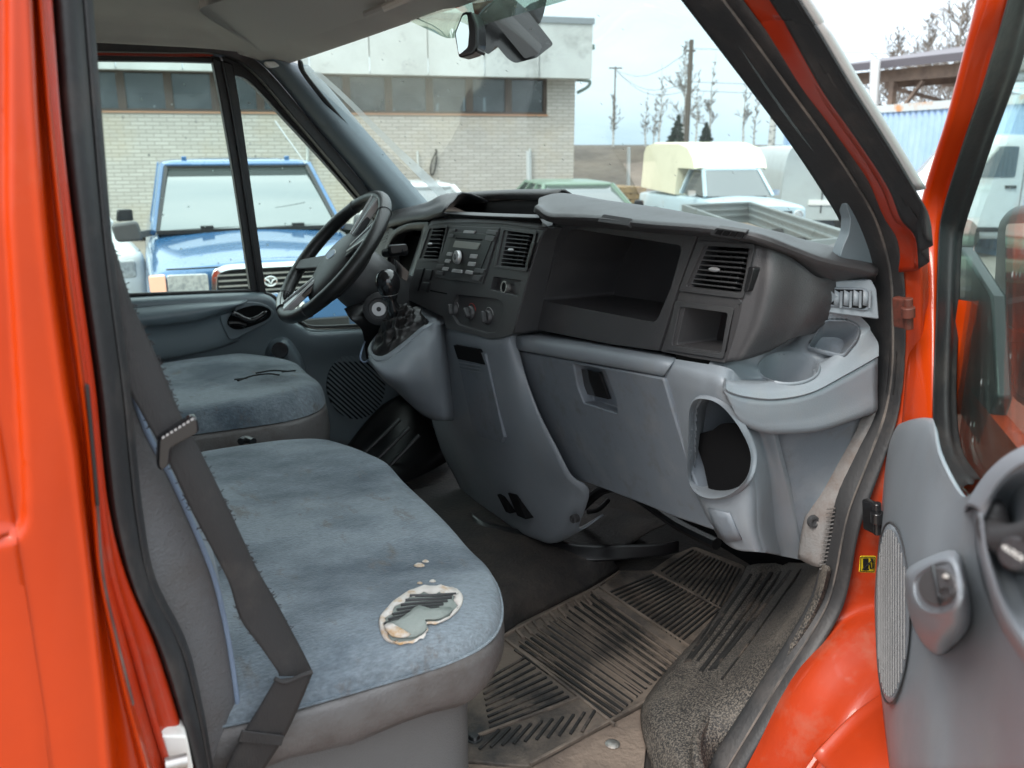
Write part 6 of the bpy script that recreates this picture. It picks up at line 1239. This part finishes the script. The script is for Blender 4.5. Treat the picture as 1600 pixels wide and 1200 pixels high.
mk('grille_frame', [p + Vector((0, .05, 0)) for p in gfo] + gfo + gfi + [p + Vector((0, .05, 0)) for p in gfi], gfaces(4, n, cu=True), M['chrome'], BPp, bevel=.004)
m_ = MB()
for i in range(4): m_.box((-.36, -.02, .715 + i * .04), (.36, .01, .726 + i * .04))
m_.build('grille_bars', M['dullmetal'], BPp)
MB().box((-.37, -.012, .69), (.37, -.002, .89)).build('grille_back', M['cavity'], BPp)
em = MB(); em.tube([Vector((math.cos(t) * .043, -.045, .785 + math.sin(t) * .034)) for t in [2 * math.pi * i / 28 for i in range(28)]], .006, 8, closed=True)
em.tube([Vector(p) for p in ((-.036, -.045, .80), (-.016, -.045, .792), (0, -.045, .765), (.016, -.045, .792), (.036, -.045, .80))], [.004, .008, .006, .008, .004], 8); em.build('emblem', M['chrome'], BPp)
bm_ = MB(); bm_.prism(rnd([Vector((x, y, .45)) for x, y in ((-.86, .35), (-.84, .0), (-.6, -.10), (.6, -.10), (.84, 0), (.86, .35))], .08), (0, 0, .21)); bm_.build('bumper', O['blue'], BPp, bevel=.03, seg=3)
MB().box((-.55, -.115, .36), (.55, .0, .50)).build('lower_grille', M['black'], BPp, bevel=.01)
npl = MB().box((-.22, -.13, .52), (.22, -.118, .63)).build('number_plate', O['plate'], BPp); text('plate_digit', '7', .10, (.16, -.1315, .575), frame((1, 0, 0), (0, -1, 0)), M['black'], BPp)
m_ = MB()
for x0, x1 in ((-.62, .02), (.12, .62)): m_.bar((x0, 1.13, 1.065), (x1, 1.16, 1.075), .02, .02); m_.box((x0 + .22, 1.08, 1.06), (x0 + .32, 1.14, 1.10))
m_.build('wipers', M['black'], BPp)
m_ = MB(); m_.tube([Vector((.56, 1.6, 1.58)), Vector((.34, 1.75, 1.95))], .006, 6); m_.build('aerial', M['silver'], BPp)
MB().box((-.70, -.01, .905 - .01), (.70, .0, .905)).build('bonnet_gap', M['black'], BPp)
for s in (-1, 1):
    for y in (.8, 3.8): wheel(BPp, s * .85, y, .34)
# generic car
def hatch(name, loc, az, m, label, cat, L_=4.0, W_=.82, zh=.86, zt=1.4, yb0=1.15, yr0=1.75, yr1=3.2, yb1=3.7, bonnet=None, zb=None, front=True, splits=(.5,), wr=None):
    r = empty(name, (loc.x, loc.y, 0)); setrot(r, az); tag(r, label, cat)
    H = [(W_ * .8, .25), (W_ * .97, .35), (W_, .55), (W_ * .99, zh - .12), (W_ * .9, zh - .03), (W_ * .5, zh + .0), (0, zh + .015)]
    zb = zb or zh + .06
    def h(sx, dz): return [(x * sx, z + (dz if z > zh - .2 else 0)) for x, z in H]
    lbody(r, [(0, h(.88, -.12)), (.06, h(.96, -.07)), (.3, h(1, -.03)), (yb0, h(1, .05)), (mix(yb0, yb1, .5), h(1, .07)), (yb1, h(1, .06)), (L_ - .1, h(.98, .02)), (L_, h(.9, -.1))], m)
    greenhouse(r, m, yb0, yr0, yr1, yb1, W_ * .88, wr or W_ * .70, zb, zt, splits=splits)
    if bonnet: MB().prism(rnd([Vector((x, y, zh + z)) for x, y, z in ((-W_ * .8, .12, -.035), (W_ * .8, .12, -.035), (W_ * .8, yb0 - .05, .07), (-W_ * .8, yb0 - .05, .07))], .05), (0, 0, .015)).build('bonnet', bonnet, r)
    for s in (-1, 1):
        MB().prism(rnd([Vector((s * x, -.005, z)) for x, z in ((W_ * .55, zh - .28), (W_ * .86, zh - .28), (W_ * .86, zh - .14), (W_ * .55, zh - .14))], .03), (0, .08, 0)).build('headlight', O['lens'], r, bevel=.008)
        MB().box((s * W_ * .7 - .07, L_ - .03, zh - .3), (s * W_ * .7 + .07, L_ + .01, zh - .12)).build('tail_light', mat('red_lens', (.4, .02, .02), .3) if 'red_lens' not in bpy.data.materials else bpy.data.materials['red_lens'], r, bevel=.01)
        for y in (.75, L_ - .8): wheel(r, s * (W_ + .01), y, .29, .17)
        MB().prism(rnd([Vector((s * (W_ + dx), yb0 + .25, z)) for dx, z in ((.0, zb), (.15, zb), (.15, zb + .11), (.02, zb + .11))], .02), (0, .06, 0)).build('door_mirror', M['black'], r, bevel=.01)
    MB().box((-W_ * .5, -.01, zh - .28), (W_ * .5, .05, zh - .15)).build('grille', M['black'], r, bevel=.01)
    MB().prism(rnd([Vector((x, y, .32)) for x, y in ((-W_, .3), (-W_ * .95, .0), (-W_ * .7, -.08), (W_ * .7, -.08), (W_ * .95, 0), (W_, .3))], .08), (0, 0, .2)).build('bumper', m if front else M['black'], r, bevel=.03)
    MB().box((-.5, -.085, .28), (.5, -.02, .38)).build('air_intake', M['black'], r, bevel=.01)
    return r
place(hatch('saloon_car', Vector((0, 0, 0)), 0, O['whitecar'], 'white saloon car parked left of the blue pickup, mostly hidden by the door pillar', 'car', L_=4.4, W_=.86, zh=.98, zt=1.5, yb0=1.2, yr0=1.9, yr1=3.0, yb1=3.6), 22, 6.6, 4)
place(hatch('estate_car', Vector((0, 0, 0)), 0, O['whitecar'], 'pale car glimpsed low over the dashboard in front of the brick wall', 'car', zh=.86, zt=1.27, L_=4.2), 655, 12.2, 8, 1.2)
place(hatch('hatchback', Vector((0, 0, 0)), 0, O['greencar'], 'green hatchback with faded pink bonnet beyond the dashboard', 'car', L_=3.9, W_=.78, zh=.80, zt=1.28, yb0=1.2, yr0=1.75, yr1=3.1, yb1=3.75, bonnet=O['pink'], zb=.90, splits=(.35, .7)), 918, 12.8, 15, 1.3)
# old pickup with canopy
OP = empty('old_pickup', EW((1238 - 800) * 11.2 / 1345 , 11.3)); OP.location.z = 0; place(OP, 1155, 16.5, 26, 1.3); tag(OP, 'old pale blue pickup truck with a tall cream fibreglass canopy', 'pickup truck')
Wp = .76; Hq = [(Wp * .85, .3), (Wp * .98, .42), (Wp, .6), (Wp * .99, .74), (Wp * .92, .82), (Wp * .5, .86), (0, .87)]
def hq(sx, dz): return [(x * sx, z + (dz if z > .7 else 0)) for x, z in Hq]
lbody(OP, [(0, hq(.92, -.05)), (.08, hq(.98, -.01)), (.4, hq(1, .02)), (1.15, hq(1, .06)), (2.2, hq(1, .06)), (4.3, hq(1, .02)), (4.32, hq(.98, .0))], O['paleblue'])
greenhouse(OP, O['paleblue'], 1.15, 1.55, 2.15, 2.3, .68, .58, .93, 1.45, pil=.05)
cn = [(1.58, 1.43), (1.68, 1.62), (1.95, 1.82), (2.4, 1.90), (3.8, 1.90), (4.2, 1.84), (4.3, 1.7), (4.36, .96), (2.42, .90), (2.38, 1.43)]
V = []; lv = []
for x, s in ((-.74, .97), (-.66, .995), (-.5, 1.0), (.5, 1.0), (.66, .995), (.74, .97)):
    lv.append([Vector((x if z > 1.3 else math.copysign(.76, x) if abs(x) > .6 else x, y, .88 + (z - .88) * s)) for y, z in cn])
V = [p for l in lv for p in l]; kk = len(cn)
f = gfaces(6, kk, cu=True) + [tuple(range(kk)), tuple(5 * kk + i for i in range(kk))]
mk('canopy', V, f, O['cream'], OP, bevel=.03, seg=3)
for s in (-1, 1):
    o = MB().lathe((s * .56, -.02, .66), (0, -1, 0), [(0, .03), (.07, .02), (.085, .0), (.09, -.03), (0, -.03)], 20).build('headlight', O['lens'], OP); MB().tube([Vector((s * .56 + .088 * math.cos(t), -.025, .66 + .088 * math.sin(t))) for t in [2 * math.pi * i / 24 for i in range(24)]], .01, 6, closed=True).build('lamp_rim', M['chrome'], o)
    for y in (.75, 3.4): wheel(OP, s * .77, y, .31, .17)
    MB().prism(rnd([Vector((s * (.78 + dx), 1.35, z)) for dx, z in ((0, .93), (.14, .93), (.14, 1.03), (0, 1.03))], .02), (0, .05, 0)).build('door_mirror', M['chrome'], OP)
MB().box((-.45, -.025, .58), (.45, .02, .74)).build('grille', M['black'], OP, bevel=.01)
MB().box((-.74, -.1, .40), (.74, 0, .50)).build('bumper', M['chrome'], OP, bevel=.02)
m_ = MB(); m_.box((-.5, 1.14, .91), (.0, 1.16, .93)); m_.box((.05, 1.14, .91), (.55, 1.16, .93)); m_.build('wipers', M['black'], OP)
# panel vans
def pvan(name, loc, az, m, label, L_, W_, H, zb, windows, badge=None):
    r = empty(name, (loc.x, loc.y, 0)); setrot(r, az); tag(r, label, 'van')
    h = lambda sx, zt: [(W_ * .92, .3), (W_ * .99, .4), (W_, .7), (W_ * .99, min(zb, zt - .1)), (W_ * .95 * sx, mix(zb, zt, .55)), (W_ * .86 * sx, zt - .06), (W_ * .7 * sx, zt), (0, zt + .02)]
    lbody(r, [(0, h(.9, .75)), (.06, h(.96, .88)), (.35, h(.98, 1.05)), (.6, h(.97, 1.16)), (1.2, h(.97, H - .12)), (1.5, h(1, H - .02)), (3.5, h(1, H)), (L_ - .1, h(1, H)), (L_, h(.98, H - .05))], m)
    W2 = W_ * .985
    for s in (-1, 1):
        if windows:
            MB().prism(rnd([Vector((s * (W_ + .004), y, z)) for y, z in ((.98, zb + .02), (1.66, zb + .02), (1.66, H - .2), (1.36, H - .2))], .04), (-s * .08, 0, 0)).build('side_window', O['cglass'], r)
            MB().box((s * (W_ + .0) - .01, 1.52, zb - .16), (s * (W_ + .0) + .03, 1.70, zb - .11)).build('door_handle', M['black'], r, bevel=.006)
            MB().bar((s * (W_ + .002), 1.8, .4), (s * (W_ + .002), 1.8, H - .15), .012, .006).build('door_gap', M['black'], r)
        for y in (.9, L_ - .95): wheel(r, s * (W_ + .01), y, .33, .2)
        MB().prism(rnd([Vector((s * x, -.01, z)) for x, z in ((W_ * .6, .6), (W_ * .9, .6), (W_ * .9, .75), (W_ * .6, .75))], .03), (0, .1, 0)).build('headlight', O['lens'], r)
        MB().box((s * (W_ + .0) - .01, .4, .42), (s * (W_ + .0) + .012, L_ - .2, .50)).build('side_moulding', M['black'] if windows else O['alu'], r, bevel=.004)
    MB().prism([(-W2 * .84, .66, 1.2), (W2 * .84, .66, 1.2), (W2 * .78, 1.17, H - .16), (-W2 * .78, 1.17, H - .16)], (0, -.012, .012)).build('windscreen', O['cglass'], r)
    return r
WV = pvan('white_van', EW(8.2, 16.0), R(-62), O['whitecar'], 'white panel van on the yard, seen through the open door window', 4.9, .95, 2.02, 1.3, True)
place(WV, 1398, 15.7, -68)
SV = pvan('silver_van', EW(6.9, 14.3), R(-40), O['silvervan'], 'dusty silver grey van behind the pale blue pickup', 4.8, .88, 1.85, 1.08, False)
place(SV, 1292, 19, -163, 4.8)
MB().box((-.28, 4.78, .62), (.28, 4.83, .73)).build('number_plate', O['plate'], SV)
MB().box((-.62, 4.79, .95), (-.42, 4.84, 1.02)).build('door_handle', M['dark2'], SV, bevel=.01)
MB().bar((0, 4.80, .45), (0, 4.80, 1.7), .015, .03).build('door_gap', M['black'], SV)
# trailer
zt = .80; zt_r = zt - CAMZ
tc_ = [PZ(1068, 319, zt_r), PZ(1172, 315, zt_r), PZ(1345, 368, zt_r), PZ(1236, 378, zt_r)]
TR = empty('flatbed_trailer', ((tc_[0] + tc_[2]) / 2).to_2d().to_3d()); tag(TR, 'grey aluminium flatbed trailer with low ribbed sides and a little sand inside', 'trailer')
ORG = TR.location.copy()
inset = [mix(p, (tc_[0] + tc_[2]) / 2, .02) for p in tc_]
for i in range(4):
    a, b = tc_[i], tc_[(i + 1) % 4]; d = (b - a).normalized(); nn = Vector((0, 0, 1)).cross(d) * .03
    m_ = MB(); m_.prism([a, b, b - Vector((0, 0, .36)), a - Vector((0, 0, .36))], nn)
    for z in (.02, .12, .22, .33): m_.bar(a - Vector((0, 0, z)), b - Vector((0, 0, z)), .05, .03)
    m_.build('side_board', O['alu'], TR, bevel=.004)
MB().prism([p - Vector((0, 0, .36)) for p in tc_], (0, 0, -.06)).build('bed', O['alu'], TR)
surf('sand_load', [[mix(mix(tc_[0], tc_[1], u), mix(tc_[3], tc_[2], u), v) - Vector((0, 0, .34 - .10 * math.sin(u * 3.1) * math.sin(v * 3.1))) for u in (.05, .3, .6, .95)] for v in (.03, .3, .6, .9)], O['sandload'], TR, thick=0)
for t in (.4, .62):
    for e_ in (0, 1):
        a, b = (tc_[1], tc_[2]) if e_ else (tc_[0], tc_[3]); p = mix(a, b, t); MB().lathe((p.x, p.y, .28), tuple((tc_[1] - tc_[0]).normalized()), [(0, -.08), (.28, -.08), (.28, .08), (0, .08)], 20).build('wheel', O['tyre'], TR)
ORG = Vector((0, 0, 0))
# container
CT = empty('shipping_container', EW(7.36, 24.0)); setrot(CT, R(109.6)); CT.location.z = -.15; tag(CT, 'long blue corrugated shipping container with rusty top rail', 'container')
zc = LP(CT, 1400, 163, 0).z; Lc = 13
m_ = MB(); x = .1; V = []
while x < Lc: V += [(x, 0), (x + .07, 0), (x + .11, .04), (x + .17, .04)]; x += .21
vs_ = [Vector((a, b, .12)) for a, b in V] + [Vector((a, b, zc - .14)) for a, b in V]; n = len(V); m_.add(vs_, [(i, i + 1, n + i + 1, n + i) for i in range(n - 1)])
m_.box((0, .05, .1), (Lc, 2.4, zc - .1)); m_.build('corrugated_wall', O['container'], CT, ang=20)
MB().box((0, -.03, zc - .15), (Lc, 2.44, zc)).build('top_rail', O['rust'], CT); MB().box((0, -.03, 0), (Lc, 2.44, .12)).build('bottom_rail', O['container'], CT)
for x in (0, Lc): MB().box((x - .08, -.035, .0), (x + .08, .1, zc)).build('corner_post', O['container'], CT)
# open timber shed behind
SH = empty('open_shed', EW(9.85, 26.8)); setrot(SH, R(93.7)); SH.location.z = -.2; tag(SH, 'open timber roofed shed with dark eave and bracing behind the blue container', 'shed')
za = LP(SH, 1400, 96, 0).z; zb_ = LP(SH, 1400, 108, 0).z
MB().prism([(-1.2, -.5, za), (-1.2, 8, za + 1.2), (-1.2, 8, za + .95), (-1.2, -.5, zb_)], (22, 0, 0)).build('roof', O['roofsheet'], SH)
m_ = MB(); m_.box((-1, .0, zb_ - .32), (20, .12, zb_ - .0)); m_.box((-1, 2.5, zb_ - .3), (20, 2.6, zb_ + .2)); m_.box((-1, 5, zb_ - .2), (20, 5.1, zb_ + .5)); m_.build('eave_beam', O['timber'], SH)
for i in range(9):
    x = -.8 + i * 2.4; MB().box((x, .02, 0), (x + .16, .18, zb_ - .32)).build('post', O['timber'], SH); MB().box((x + .6, 4.9, 0), (x + .75, 5.05, zb_)).build('post', O['timber'], SH)
m_ = MB()
for i in range(9):
    x = -.8 + i * 2.4; m_.bar((x + .08, .1, zb_ - 1.5), (x + 1.1, .1, zb_ - .35), .1, .08); m_.bar((x + .1, .2, zb_ - .5), (x + 2.3, 2.4, zb_ - 1.4), .08, .1); m_.bar((x, .2, zb_ - .25), (x, 7.8, zb_ + .6), .1, .2); m_.bar((x + 1.2, .2, zb_ - .1), (x + 1.2, 7.8, zb_ + .75), .06, .14)
m_.build('braces', O['timber'], SH)
MB().tube([LP(SH, 1368, 94, -.8), LP(SH, 1362, 240, -.8)], .13, 16).build('drain_pipe', O['post'], SH)
# poles, posts, wires
def pole(px, ytop, d, r, arms, label, m=O['pole'], name='utility_pole'):
    b = ED(px, 228, d); p = empty(name, (b.x, b.y, 0)); tag(p, label, 'pole'); t = ED(px, ytop, d); h = t.z
    MB().tube([(0, 0, 0), (.0, 0, h * .5), (0, 0, h)], [r, r * .9, r * .75], 10).build('shaft', m, p)
    mm = MB()
    for (z, w) in arms: mm.bar(Vector((cy_, -sy_, 0)) * -w + Vector((0, 0, h - z)), Vector((cy_, -sy_, 0)) * w + Vector((0, 0, h - z)), .08, .08)
    if arms: mm.build('crossarm', m, p)
    return Vector((b.x, b.y, h))
P1 = pole(1072, 62, 44, .14, [(.5, .22)], 'tall dark utility pole standing among bare birches beyond the bank')
P2 = pole(958, 104, 62, .07, [(.1, .45)], 'thin distant utility pole right of the brick building')
P3 = pole(1205, 150, 46, .2, [], 'short dark mottled pole behind the silver van', O['birch'])
PWl = MB()
for dz, dx in ((.4, 0), (1.9, .2), (2.3, -.2)):
    a = P2 + Vector((0, 0, -.2)); b = P1 + Vector((0, 0, -dz)); c = EW(40, 34, P1.z - dz + .5); PWl.tube([mix(a, b, t) - Vector((0, 0, .8 * math.sin(math.pi * t))) for t in [i / 8 for i in range(9)]], .012, 5); PWl.tube([mix(b, c, t) - Vector((0, 0, .8 * math.sin(math.pi * t))) for t in [i / 8 for i in range(9)]], .012, 5)
tag(PWl.build('power_lines', O['pole'], None), 'thin power lines strung from the tall pole', 'cables')
for px, d, yt, lb in ((984, 24, 230, 'galvanised fence post leaning in front of the soil bank'), (829, 17.5, 236, 'thin grey post standing close to the brick wall')):
    b = ED(px, 250, d); p = MB().tube([(b.x, b.y, 0), (b.x - (.05), b.y, ED(px, yt, d).z)], .05, 10).build('fence_post', O['post'], None); tag(p, lb, 'post')
b = ED(950, 300, 20); pb = MB()
random.seed(11)
ORG = Vector((b.x, b.y, 0)); PL = empty('pallet_stack', ORG); tag(PL, 'stack of yellowish wooden pallets at the foot of the soil bank', 'pallets')
for k in range(6):
    for j in range(3): pb.box((b.x - .7 + .03 * (k % 2), b.y - .5 + j * .45, .14 * k), (b.x + .7, b.y - .4 + j * .45, .14 * k + .1))
    for j in range(7): pb.box((b.x - .7 + j * .2, b.y - .5, .14 * k + .1), (b.x - .56 + j * .2, b.y + .5, .14 * k + .125))
pb.build('pallet_boards', mat('yellow_timber', (.35, .24, .12), .8, col2=(.2, .14, .08)), PL)
ORG = Vector((0, 0, 0))
# trees
def bare(px, ytop, d, seed, label, m=O['birch'], lean=0, dens=34, group=None, spread=.16):
    random.seed(seed); b = ED(px, 228, d); h = ED(px, ytop, d).z; r = empty('birch_tree', (b.x, b.y, 1.4 if d > 36 else 0)); tag(r, label, 'tree', group); h -= r.location.z
    r0 = h * .011 + .03; pts = [Vector((lean * t * h * .1 + .06 * math.sin(t * 7 + seed), .0, h * t)) for t in [i / 8 for i in range(9)]]
    MB().tube(pts, [r0 * (1 - .92 * i / 8) for i in range(9)], 7).build('trunk', m, r); cb_ = MB()
    def limb(p, dv, l, rr, lev):
        q = p; P_ = [p]; R_ = [rr]
        for k in range(3):
            dv = (dv + Vector((random.uniform(-.22, .22), random.uniform(-.22, .22), random.uniform(-.05, .22)))).normalized(); q = q + dv * l / 3; P_.append(q); R_.append(max(.012, rr * (1 - (k + 1) / 3.3)))
        cb_.tube(P_, R_, 4 if lev == 0 else 3, cap=False)
        if lev < 2:
            for k in range(random.randint(3, 6) if lev == 0 else random.randint(2, 4)):
                u = random.uniform(.25, 1) * 3; i0 = min(2, int(u)); st_ = P_[i0].lerp(P_[i0 + 1], u - i0); a2 = random.uniform(0, 6.28)
                limb(st_, (dv * .8 + Vector((math.cos(a2), math.sin(a2), random.uniform(-.1, .7))) * .8).normalized(), l * random.uniform(.3, .55), max(.014, rr * .5), lev + 1)
    for i in range(int(dens * .55)):
        t = random.uniform(.18, .99) ** .9; q = pts[min(7, int(t * 8))].lerp(pts[min(8, int(t * 8) + 1)], t * 8 % 1); a = random.uniform(0, 6.28); l = h * spread * (1.12 - t) * random.uniform(.45, 1.25)
        limb(q, Vector((math.cos(a), math.sin(a), random.uniform(.3, 1.5))).normalized(), l, r0 * .28 * (1.15 - t), 0)
    cb_.build('crown', O['twig'], r); return r
bt = [(957, 118, 60, 'slender birch beside the thin distant pole', 1), (1008, 140, 64, 'small faint birch, leftmost of the group left of the tall pole', 2), (1022, 150, 60, 'short thin birch between two taller birches left of the tall pole', 3), (1030, 100, 62, 'tall thin birch just left of the two dark spruces', 4),
      (1066, 66, 48, 'large branching birch directly behind the tall utility pole', 5), (1086, 110, 55, 'straight birch immediately right of the tall utility pole', 6), (1106, 78, 50, 'tall leaning birch above the right-hand spruce', 7), (1160, 96, 50, 'bushy birch nearest the windscreen pillar, left of a pair', 8), (1178, 126, 52, 'slim birch nearest the windscreen pillar, right of a pair', 9), (1226, 150, 55, 'faint birch beside the short mottled pole', 10)]
for px, yt, d, lb, sd_ in bt: bare(px, yt, d, sd_, lb, lean=(.25 if sd_ == 7 else 0), dens=80 if sd_ == 5 else 48, spread=.26 if sd_ == 5 else .15, group='bare birches beyond the soil bank')
for px, yt, d, lb, sd_ in ((1385, 50, 45, 'bare tree above the left part of the shed roof', 21), (1430, 20, 42, 'bare tree rising above the middle of the shed roof', 22), (1478, -30, 36, 'large bare tree above the shed roof beside the door frame', 23), (1520, -20, 38, 'bare tree behind the red door frame above the shed', 24)):
    bare(px, yt, d, sd_, lb, m=O['bark'], dens=130, spread=.38, group='bare trees behind the shed')
def spruce(px, ytop, d, seed, label):
    random.seed(seed); b = ED(px, 228, d); h = ED(px, ytop, d).z - 1.4; r = empty('spruce_tree', (b.x, b.y, 1.4)); tag(r, label, 'tree', 'young spruces beyond the soil bank')
    MB().tube([(0, 0, 0), (0, 0, h)], [.06, .01], 6).build('trunk', O['bark'], r); c_ = MB()
    for i in range(230):
        t = random.random() ** .8; z = h * (.08 + .9 * t); a = random.uniform(0, 6.28); l = (1 - t) * h * .42 * random.uniform(.35, 1.2) + .08; e = Vector((math.cos(a) * l, math.sin(a) * l, z - l * .25)); s = Vector((0, 0, z)); w = Vector((-math.sin(a), math.cos(a), 0)) * (.05 + .06 * (1 - t))
        m0 = s.lerp(e, .55); c_.add([s, m0 + w, e, m0 - w], [(0, 1, 2, 3)]); c_.add([s, m0 + Vector((0, 0, .04)), e, m0 - Vector((0, 0, .09))], [(0, 1, 2, 3)])
    c_.build('crown', O['needle'], r, recalc=False)
spruce(1058, 178, 46, 31, 'dark young spruce just left of the tall utility pole'); spruce(1102, 190, 46, 32, 'dark young spruce right of the tall utility pole')
